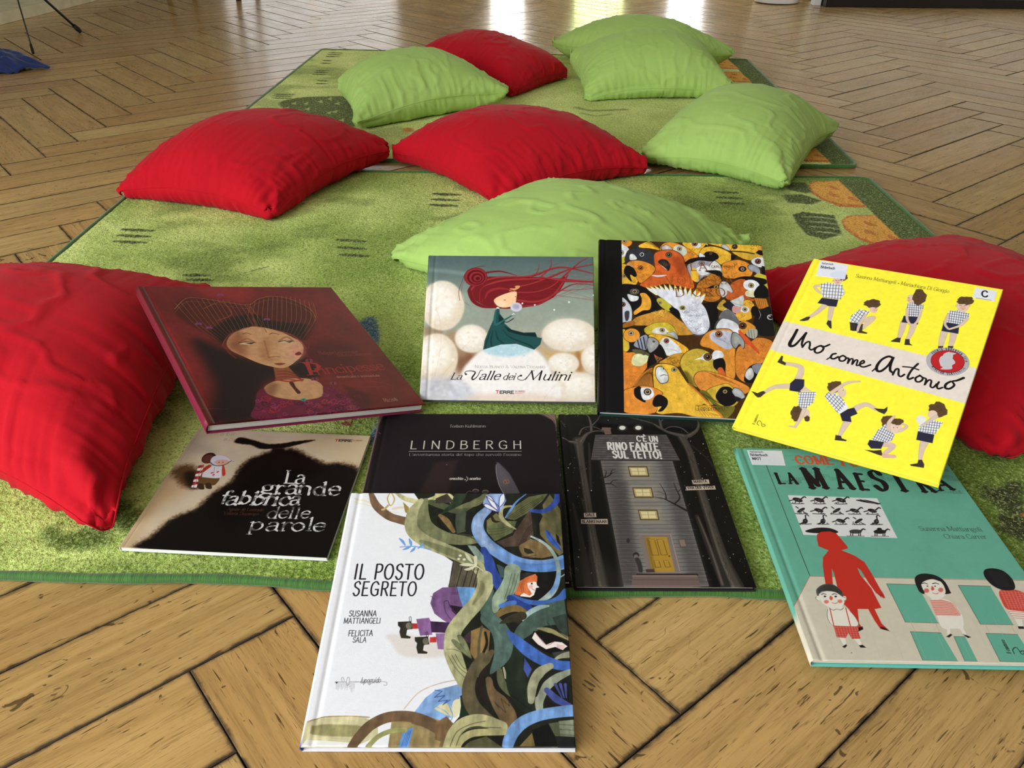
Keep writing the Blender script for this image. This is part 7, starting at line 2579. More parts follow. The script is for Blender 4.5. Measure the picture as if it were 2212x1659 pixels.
    q = [(1048, 730), (1095, 645), (1230, 626), (1500, 698), (1790, 835), (1740, 930), (1560, 870), (1300, 885), (1160, 890), (1085, 820)]
    bird(q, (222, 142, 58), (140, 80, 28), 26, s=34)
    for k in range(5): L([(1230 + 50 * k, 640 + 16 * k), (1330 + 50 * k, 690 + 16 * k), (1420 + 60 * k, 740 + 20 * k)], 5, (130, 70, 26))
    P([(1720, 700), (1780, 570), (1900, 520), (2000, 560), (1900, 760), (1740, 770)], BK, True)
    beak([(1725, 690), (1760, 600), (1820, 580), (1850, 680), (1790, 750)], (196, 198, 198))
    P([(1820, 560), (1930, 520), (1960, 600), (1880, 660)], (130, 132, 146), True)
    bird([(1215, 900), (1400, 805), (1540, 805), (1660, 1000), (1530, 1120), (1300, 1090)], (206, 174, 58), (120, 110, 30), 24)
    P([(1130, 900), (1230, 900), (1400, 1080), (1600, 1100), (1480, 1250), (1300, 1060)], (110, 104, 40), True)
    for k in range(20): L([(1150 + 16 * k, 910 + 9 * k), (1180 + 18 * k, 950 + 9 * k)], 5, (50, 50, 20), alpha=.7)
    P([(1345, 975), (1390, 870), (1460, 830), (1560, 858), (1625, 1000), (1560, 1080), (1440, 1082)], BK, True)
    eye(1468, 897, 20, (190, 180, 120))
    beak([(1556, 890), (1600, 842), (1690, 885), (1735, 975), (1640, 1000), (1590, 950)], (170, 174, 182))
    P([(1600, 960), (1680, 990), (1640, 1030), (1600, 1010)], (30, 30, 34), True)
    q = [(512, 830), (503, 620), (560, 535), (700, 528), (820, 570), (900, 680), (985, 800), (1110, 910), (1290, 1090), (1450, 1250), (1080, 1240), (860, 1200), (540, 1195), (520, 900)]
    bird(q, (234, 184, 62), (170, 120, 34), 90, s=24)
    L([(985, 800), (1110, 910), (1290, 1090), (1440, 1240)], 26, (206, 120, 50), alpha=.9, feather=6)
    for k in range(7): L([(1100 + 40 * k, 1120 + 14 * k), (1180 + 40 * k, 1230)], 5, (140, 100, 30))
    beak([(540, 690), (550, 585), (620, 563), (680, 620), (718, 690), (712, 770), (665, 796), (600, 792)], (206, 208, 206))
    L([(600, 700), (650, 680), (710, 690)], 12, (70, 70, 66), taper=(.4, 1, .4))
    E((650, 600), 9, 9, (40, 36, 36))
    eye(792, 610, 21, (226, 220, 180), (40, 36, 30))
    bird([(92, 930), (200, 858), (400, 828), (560, 868), (645, 935), (560, 1010), (530, 1200), (92, 1180)], (228, 142, 56), (160, 80, 26), 30)
    P([(250, 900), (270, 860), (345, 850), (410, 1045), (320, 1020), (262, 970)], BK, True)
    P([(344, 870), (390, 852), (480, 860), (522, 945), (480, 1002), (390, 1022), (350, 960)], WH, True)
    E((435, 912), 52, 46, (40, 40, 60), feather=5)
    eye(435, 912, 26, (200, 190, 140))
    P([(500, 1065), (530, 980), (600, 945), (695, 1000), (705, 1080), (640, 1165), (575, 1172), (622, 1108), (535, 1112)], BK, True)
    cv.mottle(.08, 60, 46, 3)
    cv.mottle(.10, 30, 47, 2, (2.5, .8))
    # lettering in copper
    K = (122, 66, 30)
    frame(cv, 'parrots', *B1)
    letter(cv, 'LA', (1010, 462), (1235, 464), 100, K, 10, .5, 10, track=20)
    letter(cv, 'VOLIERA', (690, 640), (1580, 640), 104, (140, 84, 30), 10, .5, 9, track=24, alpha=.8)
    letter(cv, "D'ORO", (812, 802), (1480, 800), 104, K, 11, .5, 10, track=18)
    letter(cv, 'CARLL CNEUT', (1285, 428), (1602, 438), 30, (110, 60, 30), 14, track=14)
    letter(cv, 'ANNA CASTAGNOLI', (500, 388), (930, 402), 28, (150, 74, 34), 12, track=10, alpha=.7)
    frame(cv, 'parrots', *B2)
    L([(1078, 1088), (1458, 1092), (1456, 1158), (1080, 1150), (1078, 1088)], 4, (50, 32, 20), smooth=False)
    letter(cv, 'Topipittori', (1100, 1140), (1440, 1146), 46, (40, 26, 18), 11, .5, 7)
    P([(1160, 1078), (1190, 1062), (1230, 1080)], BK)
    P([(1280, 1086), (1320, 1072), (1370, 1088)], BK)
    # black cloth back
    frame(cv, 'parrots', *A)
    w = int(.117 / .278 * 0 + cv.nx * .136)
    cv.a[:, :w] = np.array((20, 19, 21)) / 255 * (1 + .12 * (vnoise(cv.ny, w, 60, 3, 2) - .5))[..., None]
    return cv


# ---- sea green book: a red figure and children in a classroom
def art_teal_class():
    cv = cover_canvas('teal_class', (1580, 950), 3.2532, .00055, (104, 172, 150))
    cv.mottle(.03, 14, 31, 3)
    L, P, E = cv.line, cv.poly, cv.ell
    TE, BE, RD, K = (96, 170, 148), (208, 200, 180), (196, 50, 38), (36, 32, 32)
    P([(430, 1170), (545, 955), (2600, 975), (2600, 1600), (540, 1600)], BE)
    cv.mottle(.02, 60, 5, 2)
    L([(430, 1172), (545, 955), (1500, 968), (2400, 975)], 3.5, (190, 110, 90), smooth=False)
    L([(255, 175), (545, 950)], 4, (56, 66, 58), smooth=False)
    for q in ([(1085, 1003), (1300, 1008), (1450, 1282), (1218, 1278)], [(1588, 1010), (1812, 1014), (1980, 1290), (1748, 1288)], [(1252, 1345), (1470, 1352), (1590, 1556), (1340, 1552)], [(1786, 1352), (2010, 1358), (2140, 1560), (1890, 1556)], [(1560, 1378), (1640, 1378), (1730, 1556), (1640, 1556)], [(2080, 1014), (2300, 1014), (2400, 1290), (2240, 1290)]):
        P(q, (102, 172, 150))
        L([q[3], q[0], q[1]], 3, (70, 66, 56), smooth=False)
        L([q[2], q[3]], 3, (120, 80, 60), smooth=False)
    for x in (1260, 1430, 1780, 1960): L([(x, 1286), (x + 30, 1345)], 3, (206, 160, 120))
    for k in range(9): L([(640 + 150 * k, 1240), (720 + 160 * k, 1540)], 2.5, (190, 182, 160), alpha=.7)
    # ghost print behind the title
    rr = random.Random(9)
    G = (74, 120, 106)
    for k in range(60):
        y = rr.choice((120, 150, 196, 214, 236, 258, 280, 300, 322, 350, 366))
        x = rr.uniform(300, 480) if k % 5 == 0 else rr.uniform(460, 1560)
        w = ''.join(rr.choice('aeinorstlmcdp') for _ in range(rr.randint(3, 8)))
        if 300 < y and x < 480: continue
        letter(cv, w, (x, y), (x + 20 * len(w), y + 1), rr.choice((16, 20, 28)), G, 9, .4, 6, alpha=.65)
    OR = (206, 92, 60)
    letter(cv, 'COME', (472, 168), (724, 172), 52, OR, 22, .5, 14, track=14)
    letter(cv, 'FU', (782, 178), (900, 184), 52, OR, 22, .5, 14, track=14)
    for c, p0, p1, cap in (('L', (342, 306), (386, 306), 70), ('A', (420, 306), (472, 306), 70), ('M', (560, 334), (682, 333), 130), ('A', (766, 336), (858, 336), 124), ('E', (908, 342), (966, 345), 104), ('S', (1022, 344), (1106, 346), 128),
                           ('T', (1164, 350), (1262, 350), 122), ('R', (1338, 356), (1424, 354), 110), ('A', (1458, 346), (1550, 338), 100)):
        letter(cv, c, p0, p1, cap, (32, 26, 28), 20, .55, 13)
    # plate of animals
    P([(402, 386), (1022, 404), (1162, 680), (506, 662)], (222, 222, 222))
    rr = random.Random(14)
    rows = ((418, 430, 4), (490, 452, 5), (562, 480, 5), (640, 506, 4))
    for y, x0, n in rows:
        wd = 150 if n == 4 else 124
        for k in range(n):
            x = x0 + 40 + k * wd
            s = .9 if n == 5 else 1.0
            kind = rr.randint(0, 2)
            if y == 640:
                if k == 0:
                    P([(520, 634), (600, 612), (690, 614), (750, 640), (700, 652), (560, 648)], K, True)
                    continue
                if k == 1: continue
                x = 870 if k == 2 else 1040
                E((x, y - 4), 44, 15, (70, 66, 66) if k == 2 else K)
                for d in (-34, -20, 22, 34): L([(x + d, y), (x + d, y + 26)], 5, K)
                L([(x + 34, y - 8), (x + 54, y - 22), (x + 66, y - 18)], 9, K)
                if k == 3: E((x - 4, y - 20), 18, 12, K)
                L([(x - 60, y + 28), (x + 60, y + 28)], 6, (90, 90, 90), alpha=.8)
                continue
            if y == 418 and k == 3:
                L([(x - 40, y), (x + 30, y + 8), (x + 120, y + 24)], [8, 24, 10], K)
                L([(x - 20, y - 8), (x + 110, y + 30)], 4, (110, 108, 108))
                continue
            if kind == 0:
                E((x, y), 36 * s, 14 * s, K, 14)
                L([(x + 24, y - 6), (x + 46, y - 22), (x + 56, y - 16)], 8, K)
                L([(x - 30, y), (x - 58, y + 8)], 7, K)
            elif kind == 1:
                E((x, y + 4), 20 * s, 20 * s, K, -30)
                L([(x + 6, y - 10), (x + 2, y - 34), (x + 14, y - 40), (x + 24, y - 32)], 7, K)
                L([(x - 12, y + 14), (x - 34, y + 24)], 9, K)
            else:
                E((x, y), 34 * s, 12 * s, K, -28)
                L([(x - 20, y - 14), (x - 34, y - 24)], 8, K)
                L([(x + 16, y + 12), (x + 46, y + 26)], 7, K)
            for j in range(5):
                a = rr.uniform(-40, 40)
                L([(x + a, y + 22 * s), (x + a + rr.uniform(-10, 10), y + rr.uniform(4, 30))], 4, (60, 58, 58), alpha=.9)
            L([(x - 42, y + 26 * s), (x, y + 28 * s), (x + 42, y + 26 * s)], 6, (50, 48, 48))
            for j in range(4): L([(x + rr.uniform(-26, 20), y - 4), (x + rr.uniform(-10, 30), y + 6)], 2, (170, 170, 170), alpha=.6)
    letter(cv, 'Susanna Mattiangeli', (1322, 626), (1756, 628), 30, (52, 74, 66), 9, .45, 7)
    letter(cv, 'Chiara Carrer', (1494, 680), (1788, 680), 30, (52, 74, 66), 9, .45, 7)
    # red figure
    P([(680, 770), (610, 742), (600, 690), (600, 660), (630, 640), (690, 636), (735, 650), (770, 690), (815, 745), (815, 756), (770, 768), (860, 805), (930, 850), (980, 930), (1040, 1040), (1066, 1080), (1076, 1108), (1040, 1092), (1010, 1070), (960, 1000), (905, 910), (880, 890), (900, 940), (980, 1040), (1048, 1176), (1000, 1186), (1050, 1290), (1108, 1344), (1040, 1328), (1000, 1270), (955, 1186), (880, 1186), (890, 1290), (918, 1330), (890, 1348), (860, 1290), (820, 1190), (770, 1140), (740, 1040), (716, 930), (700, 900), (704, 960), (712, 1060), (664, 1060), (648, 960), (638, 880), (640, 820)], RD)
    P([(600, 690), (640, 690), (620, 744), (612, 742)], RD)
    for q in ([(1036, 1312), (1070, 1318), (1108, 1345), (1050, 1330)], [(888, 1318), (914, 1312), (920, 1332), (880, 1350)]): P(q, (40, 24, 26))
    for k in range(3): L([(1030 + 10 * k, 1076), (1044 + 10 * k, 1100 + 4 * k)], 3, (120, 20, 24))
    # boy with braces
    FA = (232, 226, 214)
    P([(668, 1190), (700, 1170), (780, 1172), (850, 1230), (884, 1290), (860, 1318), (720, 1316), (676, 1280)], FA, True)
    L([(668, 1190), (664, 1240), (684, 1290), (708, 1310)], 3, (90, 84, 80))
    L([(840, 1210), (886, 1290), (862, 1318)], 3, (90, 84, 80))
    L([(684, 1185), (712, 1316)], 6, RD, smooth=False)
    L([(796, 1180), (830, 1316)], 6, RD, smooth=False)
    P([(708, 1308), (872, 1312), (900, 1400), (838, 1402), (812, 1360), (796, 1396), (730, 1392)], (200, 70, 58))
    for k in range(8): L([(716 + 3 * k * 0 + 20 * k, 1312), (738 + 20 * k, 1394)], 2, (226, 180, 170))
    for k in range(5): L([(712 + 4 * k, 1322 + 16 * k), (880 + 5 * k, 1324 + 16 * k)], 2, (226, 180, 170))
    P([(750, 1396), (790, 1398), (800, 1450), (780, 1452)], FA)
    P([(852, 1402), (890, 1404), (914, 1450), (896, 1454)], FA)
    P([(768, 1460), (796, 1442), (804, 1452), (786, 1470)], K)
    P([(886, 1450), (912, 1444), (940, 1466), (900, 1466)], K)
    E((700, 1112), 92, 66, FA, 20)
    P([(600, 1100), (590, 1050), (640, 1012), (710, 1012), (770, 1060), (778, 1100), (720, 1066), (640, 1060), (612, 1076)], (84, 80, 78), True)
    for k in range(26):
        a = k / 25
        L([(600 + 170 * a, 1080 - 66 * math.sin(PI * (.15 + .75 * a))), (612 + 150 * a, 1096 - 40 * math.sin(PI * (.15 + .75 * a)))], 3, K)
    for c in ((602, 1112), (786, 1112)):
        E(c, 17, 18, FA)
        L([(c[0] - 12, c[1] - 12), (c[0] + (-18 if c[0] < 700 else 18), c[1]), (c[0], c[1] + 18)], 3, (90, 84, 80))
    for x in (650, 726): E((x, 1098), 9, 6, K)
    for x in (640, 716): L([(x - 14, 1084), (x + 2, 1078), (x + 18, 1084)], 5, K)
    P([(690, 1092), (706, 1110), (694, 1126), (682, 1112)], (206, 92, 60), True)
    for c in ((660, 1136), (756, 1132)): E(c, 17, 13, (222, 120, 112), feather=5)
    L([(700, 1142), (718, 1148), (738, 1142)], 4, (190, 50, 50))
    L([(680, 1180), (706, 1196), (732, 1188), (760, 1194), (782, 1178)], 3, K)
    # girl with a bob
    P([(1400, 1110), (1450, 1100), (1540, 1130), (1612, 1210), (1626, 1310), (1560, 1320), (1480, 1316), (1440, 1230)], FA, True)
    P([(1390, 1118), (1470, 1110), (1560, 1140), (1614, 1215), (1590, 1230), (1430, 1226)], (228, 180, 166))
    for k in range(9): L([(1392 + 5 * k, 1122 + 12 * k), (1480 + 5 * k, 1122 + 12 * k), (1540 + 8 * k, 1136 + 11 * k)], 3.5, (204, 76, 66))
    P([(1440, 1230), (1600, 1232), (1626, 1310), (1560, 1322), (1478, 1316)], FA)
    for q in ([(1510, 1318), (1532, 1318), (1536, 1370), (1514, 1376)], [(1600, 1314), (1626, 1312), (1650, 1366), (1630, 1372)]): P(q, FA)
    P([(1506, 1380), (1536, 1358), (1550, 1366), (1528, 1386)], K)
    P([(1620, 1360), (1650, 1368), (1684, 1382), (1660, 1388)], K)
    P([(1360, 1060), (1380, 1090), (1440, 1116), (1500, 1080), (1480, 1060)], FA, True)
    P([(1284, 960), (1330, 930), (1420, 938), (1490, 980), (1530, 1050), (1534, 1068), (1480, 1068), (1440, 1000), (1350, 1000), (1352, 1068), (1330, 1066), (1296, 1020)], K, True)
    P([(1326, 1000), (1400, 960), (1470, 990), (1500, 1060), (1460, 1088), (1400, 1086), (1352, 1056)], FA, True)
    P([(1290, 960), (1340, 932), (1440, 950), (1470, 985), (1400, 968), (1330, 1000), (1352, 1070), (1310, 1050)], K, True)
    for x in (1372, 1426): E((x, 1018), 6, 4, K)
    for x in (1352, 1430): L([(x - 22, 1000), (x, 996), (x + 20, 1002)], 6, K)
    P([(1404, 1016), (1420, 1036), (1412, 1048), (1398, 1044)], (206, 92, 60), True)
    for c in ((1366, 1050), (1466, 1044)): E(c, 18, 16, (214, 112, 100), feather=5)
    L([(1408, 1066), (1430, 1072), (1450, 1066)], 4, (190, 60, 56))
    # girl seen from behind
    P([(1876, 1050), (1930, 1030), (2030, 1050), (2110, 1100), (2150, 1170), (2080, 1200), (1940, 1180), (1890, 1110)], (208, 74, 62), True)
    for k in range(9): L([(1880 + 8 * k, 1050 + 14 * k), (2060 + 10 * k, 1062 + 14 * k)], 2, (232, 190, 180))
    for k in range(9): L([(1886 + 24 * k, 1044), (1950 + 22 * k, 1180)], 2, (232, 190, 180))
    P([(1940, 1182), (2080, 1196), (2100, 1250), (1990, 1250)], FA)
    for k in range(4): L([(1946 + 12 * k, 1194 + 15 * k), (2090, 1200 + 15 * k)], 4, (208, 90, 76))
    P([(1990, 1252), (2040, 1252), (2046, 1300), (2020, 1304)], FA)
    P([(2010, 1300), (2050, 1300), (2060, 1318), (2018, 1318)], K)
    P([(1764, 920), (1780, 894), (1840, 888), (1910, 910), (1970, 970), (1982, 1034), (1900, 1040), (1830, 1010), (1780, 960)], (30, 28, 30), True)
    for k in range(10): L([(1790 + 14 * k, 900 + 3 * k), (1830 + 12 * k, 960 + 4 * k), (1870 + 10 * k, 1020)], 2, (90, 86, 86), alpha=.5)
    letter(cv, 'il castoro', (1968, 1500), (1914, 1398), (24, -4), K, 16)
    L([(1990, 1500), (1978, 1470), (2000, 1452), (2024, 1476), (2040, 1500), (2060, 1496), (2050, 1476), (2030, 1486)], 5, K)
    E((834, 1504), 4, 4, (120, 110, 100))
    return cv


# ---- stickers
def sticker(name, key, cover, org, sc, quad, paint, cell=.0003, base=(226, 228, 236), label=None, round_=False):
    """A thin sticker on a cover; quad: its corners TL, TR, BR, BL as traced."""
    _, w, h, T = BOOKS[key]
    ref = Canvas(w, h, .001)
    frame(ref, key, org, sc)
    g = ref.t(quad) * np.array([w / (ref.nx - 1), h / (ref.ny - 1)])  # metres on the cover
    sw, sh = np.hypot(*(g[2] - g[3])), np.hypot(*(g[0] - g[3]))
    cv = Canvas(sw, sh, cell, base=base)
    cv.set_trace(quad)
    paint(cv)
    ny, nx = cv.ny, cv.nx
    u, v = np.meshgrid(np.linspace(0, 1, nx), np.linspace(0, 1, ny))
    if round_:
        a, b = 2 * u - 1, 2 * v - 1
        u2, v2 = a * np.sqrt(1 - b * b / 2), b * np.sqrt(1 - a * a / 2)
        ix, iy = np.clip(((u2 + 1) / 2 * (nx - 1)).round().astype(int), 0, nx - 1), np.clip(((v2 + 1) / 2 * (ny - 1)).round().astype(int), 0, ny - 1)
        cols = cv.a[iy, ix]
        u, v = (u2 + 1) / 2, (v2 + 1) / 2
    else: cols = cv.a
    u, v = u[..., None], v[..., None]
    p = g[3] * (1 - u) * (1 - v) + g[2] * u * (1 - v) + g[1] * u * v + g[0] * (1 - u) * v
    e = np.zeros((ny, nx), bool)
    e[0] = e[-1] = True
    e[:, 0] = e[:, -1] = True
    z = np.where(e, T - .00005, T + .00022)
    V = np.dstack([p[..., 0] - w / 2, p[..., 1] - h / 2, z]).reshape(-1, 3)
    idx = np.arange(ny * nx).reshape(ny, nx)
    q = np.stack([idx[:-1, :-1], idx[:-1, 1:], idx[1:, 1:], idx[1:, :-1]], -1).reshape(-1, 4)
    o = np_mesh(name, V, q, COVER_SATIN, cover, False)
    point_colour(o, 'art', lin(cols).reshape(-1, 3))
    if label: tag(o, label)
    return o


YF, MF = ((1580, 540), 3.19), ((1580, 950), 3.2532)
SK = (40, 38, 44)


def paint_lib1(cv):
    letter(cv, 'Italienisch', (622, 100), (704, 108), 12, SK, 13, track=6)
    letter(cv, 'Bilderbuch', (614, 128), (715, 138), 17, SK, 14, track=6)
    cv.ell((745, 175), 60, 26, (206, 212, 236), alpha=.6, feather=8)


def paint_c(cv):
    letter(cv, 'C', (1722, 324), (1766, 326), 40, SK, 20)
    cv.line([(1684, 334), (1790, 350)], 4, (120, 120, 126))


def paint_lib2(cv):
    letter(cv, 'Italienisch', (146, 96), (238, 97), 11, SK, 13, track=6)
    letter(cv, 'Bilderbuch', (152, 120), (270, 121), 16, SK, 14, track=6)
    letter(cv, 'MATT', (164, 146), (224, 147), 17, SK, 15, track=6)


def paint_award(cv):
    L, P, E = cv.line, cv.poly, cv.ell
    E((1489, 772), 118, 78, (150, 30, 34), 6)
    E((1489, 772), 112, 73, (186, 38, 42), 6)
    W = (196, 192, 196)
    P([(1440, 800), (1430, 760), (1450, 735), (1500, 735), (1535, 765), (1540, 785), (1520, 800), (1515, 825), (1440, 825), (1455, 812)], W, True)
    for k in range(4): L([(1462 + 18 * k, 748), (1470 + 17 * k, 722), (1500 + 14 * k, 708 + 3 * k)], [14, 14, 8], W)
    for tx, a0, a1, up in (('PREMIO ANDERSEN 2018', 216, 352, True), ('MIGLIOR SCRITTRICE', 150, 24, False)):
        n = len(tx)
        for k, c in enumerate(tx):
            if c == ' ': continue
            a = math.radians(a0 + (a1 - a0) * k / (n - 1))
            r1, r2 = 122, 82
            p = np.array([1490 + r1 * math.cos(a) - 8 * math.sin(a) * 0, 774 + r2 * math.sin(a) + 10 * math.cos(a)])
            t = np.array([-r1 * math.sin(a), r2 * math.cos(a)])
            t /= np.hypot(*t)
            if not up: t = -t
            nn = np.array([t[1], -t[0]])
            wd = 5.5 if c == 'I' else 8
            b = p - nn * (1 if up else 6)
            letter(cv, c, tuple(b - t * wd / 2 * (.4 if c == 'I' else 1)), tuple(b + t * wd / 2 * (.4 if c == 'I' else 1)), tuple(nn * 15), (56, 48, 54), 18)


# ------------------------------------------------------------------ laying out the books
book('red', 'dark red picture book of a lady with cage hair, tilted on a red cushion', art_red(), COVER_SATIN, back=(150, 52, 88), spine=lambda t: (108 + 12 * (1 - t), 36, 42 + 16 * (1 - t)))
book('teal_girl', 'picture book with a long-haired redhead in a teal dress among white puff balls', art_teal_girl(), COVER_GLOSS, back=(90, 90, 92))
book('parrots', 'picture book crowded with yellow parrots, with a black cloth spine', art_parrots(), COVER_GLOSS, back=(30, 60, 56))
_r, _c = book('yellow', 'yellow picture book showing boys in checked shirts, lying on a red cushion', art_yellow(), COVER_MATT, back=(240, 228, 64))
sticker('library_label', 'yellow', _c, *YF, [(612, 74), (806, 105), (781, 206), (581, 180)], paint_lib1, label='white shelf label at the upper spine corner')
sticker('library_label', 'yellow', _c, *YF, [(1681, 260), (1829, 284), (1812, 357), (1659, 332)], paint_c, label='white label with a letter at the upper right corner')
sticker('award_seal', 'yellow', _c, *YF, [(1345, 662), (1646, 688), (1634, 884), (1333, 856)], paint_award, cell=.00035, base=(176, 172, 176), label='round silver and red seal', round_=True)
_r, _c = book('teal_class', 'sea green picture book with a red figure and schoolchildren, partly under the yellow one', art_teal_class(), COVER_MATT, back=(112, 200, 186))
sticker('library_label', 'teal_class', _c, *MF, [(126, 78), (368, 80), (392, 182), (160, 178)], paint_lib2, label='white shelf label at the upper spine corner')
book('brown', 'thin tan and black paperback with a small child before a huge shadow', art_brown(), COVER_GLOSS, soft=True, back=(236, 236, 236), spine=lambda t: (206, 196, 184))
book('dark_plain', 'nearly black picture book with rubbed edges and pale thin lettering, under the white one', art_dark_plain(), COVER_MATT, back=(50, 40, 38))
book('house', 'black picture book with a tall grey house at night', art_house(), COVER_GLOSS, back=(40, 38, 40))
book('white_vines', 'white picture book with green and blue vines, lying half on the bare floor', art_white_vines(), COVER_MATT, back=(236, 236, 240), spine=lambda t: (60, 84, 160) if t < .03 else (230, 231, 238))


def under(*keys):
    return [(MATS[k], BOOKS[k][1], BOOKS[k][2]) for k in keys]


def between(p, q, side, lean=0.0):
    """A parting plane through the line p-q on the ground, keeping the cloth on the side of the given point; lean tips it over."""
    p, q, side = np.array(p, float), np.array(q, float), np.array(side, float)
    n = np.array([q[1] - p[1], p[0] - q[0]])
    n /= np.hypot(*n)
    if (side - p) @ n < 0: n = -n
    return ((p[0] + n[0] * .003, p[1] + n[1] * .003, 0), (n[0], n[1], lean))


GR, GG = 'red cushions on the rugs', 'green cushions on the rugs'
LN = dict(g3r1=((-.44, 3.50), (.02, 3.02)), g5r3=((-.40, 1.98), (.45, 1.96)), g2r1=((.235, 3.7), (.19, 3.2)), r3g4=((.37, 2.16), (.30, 2.75)), g3r3=((-.60, 2.60), (.2, 2.86)), r2r3=((-.345, 2.2), (-.36, 2.6)))
cushion('large red cushion under the tilted dark red book', RED, GR,
        [(-.498, .765, .014), (-.545, 1.32, .08), (-1.03, 1.40, .05), (-1.03, 1.02, .03)], vol=.120, seed=1, boxes=under('red'))
cushion('red cushion under the yellow book, at the dark rug band', RED, GR,
        [(.69, .945, .03), (1.14, 1.16, .04), (.95, 1.68, .05), (.44, 1.46, .04)], vol=0.0921, seed=2, boxes=under('yellow'))
cushion('green cushion behind the books, two books leaning on it', GREEN, GG,
        [(.12, 1.30, .02), (.50, 1.68, .05), (.10, 1.97, .05), (-.235, 1.61, .03)], vol=0.0997, seed=3, boxes=under('teal_girl', 'parrots'), planes=[between(*LN['g5r3'], (0, 1.5))])
cushion('red cushion lying across the left edge of the front rug, one corner forward', RED, GR,
        [(-.575, 1.86, .03), (-.35, 2.32, .05), (-.77, 2.47, .05), (-.985, 2.0, .015)], vol=.123, seed=4, planes=[between(*LN['r2r3'], (-.6, 2.2))])
cushion('red cushion in the middle between the left red and the large green one', RED, GR,
        [(-.04, 1.98, .03), (.36, 2.22, .03), (.02, 2.62, .06), (-.345, 2.33, .06)], vol=.117, seed=5,
        planes=[between(*LN['g5r3'], (0, 2.4)), between(*LN['r3g4'], (0, 2.4)), between(*LN['g3r3'], (0, 2.3)), between(*LN['r2r3'], (0, 2.2))])
cushion('plump green cushion over the right front corner of the far rug', GREEN, GG,
        [(.38, 2.32, .05), (.70, 2.10, .05), (.97, 2.56, .08), (.62, 2.84, .08)], vol=0.1290, seed=6, planes=[between(*LN['r3g4'], (.7, 2.4))])
cushion('green cushion by the speckled leaf of the far rug, before a red one', GREEN, GG,
        [(-.49, 2.64, .03), (-.04, 2.96, .08), (-.28, 3.36, .10), (-.60, 3.06, .10)], vol=0.1320, seed=7, planes=[between(*LN['g3r1'], (-.5, 3)), between(*LN['g3r3'], (-.5, 3.1))])
cushion('red cushion at the back of the far rug', RED, GR,
        [(-.02, 3.12, .03), (.20, 3.47, .03), (-.17, 3.90, .05), (-.44, 3.56, .05)], vol=0.1188, seed=8, planes=[between(*LN['g3r1'], (0, 3.6)), between(*LN['g2r1'], (0, 3.5))])
cushion('pale green wrinkled cushion leaning on the farthest one', GREEN, GG,
        [(.28, 3.10, .02), (.78, 3.12, .09), (.72, 3.52, .14), (.21, 3.50, .13)], vol=0.1496, seed=9, planes=[between(*LN['g2r1'], (.5, 3.4)), between((.1, 3.52), (.9, 3.44), (.5, 3.2), .35)])
cushion('farthest green cushion at the back edge of the rug', GREEN, GG,
        [(.54, 3.52, .03), (.93, 3.74, .09), (.55, 4.12, .10), (.17, 3.92, .11)], vol=0.1403, seed=10, planes=[between((.1, 3.52), (.9, 3.44), (.5, 3.9), -.35)])


# ------------------------------------------------------------------ things at the edges of the room
BLACK_METAL = plain('black_metal', (.012, .012, .012), .45, .02, 30)
RUBBER = plain('black_rubber', (.01, .01, .01), .8, .02, 30)
STONE = plain('cream_stone', rgb(214, 204, 172), .7, .05, 14)
WHITE_PAINT = plain('white_lacquer', rgb(232, 232, 230), .35, .01, 20)
BLACK_LACQUER = plain('black_lacquer', (.010, .009, .009), .35, .02, 20)
DARK_WOOD = plain('dark_brown_wood', rgb(58, 36, 22), .4, .06, 20)
BLUE_CLOTH = plain('blue_cloth', rgb(12, 36, 92), .9, .08, 30, Sheen_Weight=.3)
BRASS = plain('brass', rgb(176, 140, 70), .35, .02, 20, Metallic=1.0)

# low stone plinth along the left wall
bm = bmesh.new()
q = [(-3.395, 3.7), (-2.86, 3.7), (-2.76, 4.75), (-2.69, 5.61), (-2.66, 6.3), (-3.395, 6.3)]
lo = [bm.verts.new((x, y, .001)) for x, y in q]
hi = [bm.verts.new((x, y, .058)) for x, y in q]
bm.faces.new(lo[::-1])
bm.faces.new(hi)
for k in range(len(q)): bm.faces.new((lo[k], lo[(k + 1) % 6], hi[(k + 1) % 6], hi[k]))
bmesh.ops.bevel(bm, geom=[e for e in bm.edges if abs(e.verts[0].co.z - e.verts[1].co.z) < .001 and e.verts[0].co.z > .03], offset=.012, segments=3, affect='EDGES')
c = Vector((-3.05, 5.0, 0))
bmesh.ops.translate(bm, verts=bm.verts, vec=-c)
o = from_bm('stone_plinth', bm, STONE)
o.location = c
tag(o, 'low cream stone plinth along the left wall', 'plinth')

# tripod stand
hub = Vector((-2.33, 4.2, 0))
st = tag(empty('tripod_stand', hub), 'black tripod stand in front of the cream plinth', 'stand')
for k, (x, y, r) in enumerate(((-2.175, 3.926, .0035), (-2.236, 4.521, .0065), (-2.66, 4.16, .005))):
    f = Vector((x, y, .012)) - hub
    bm = bmesh.new()
    tube_bm(bm, [(f.x * .06, f.y * .06, .325), (f.x * .5, f.y * .5, .172), f], r, 10)
    l = from_bm('leg', bm, BLACK_METAL, st, True)
    bm = bmesh.new()
    d = Vector((f.x, f.y, -.32)).normalized()
    tube_bm(bm, [f - d * .04, f - d * .01, f + d * .008], [r * 1.5, r * 1.9, r * 1.5], 12)
    from_bm('rubber_foot', bm, RUBBER, l, True)
bm = bmesh.new()
tube_bm(bm, [(0, 0, .30), (0, 0, .62), (0, 0, .621), (0, 0, 1.12)], [.011, .011, .008, .008], 14)
from_bm('pole', bm, BLACK_METAL, st, True)
bm = bmesh.new()
lathe_bm(bm, [(.012, .30), (.022, .302), (.024, .34), (.012, .345)], 20)
from_bm('collar', bm, BLACK_METAL, st, True)
bm = bmesh.new()
box_bm(bm, (-.24, -.006, -.16), (.24, .006, .16), .004)
box_bm(bm, (-.24, -.05, -.166), (.24, .0, -.158), .002)
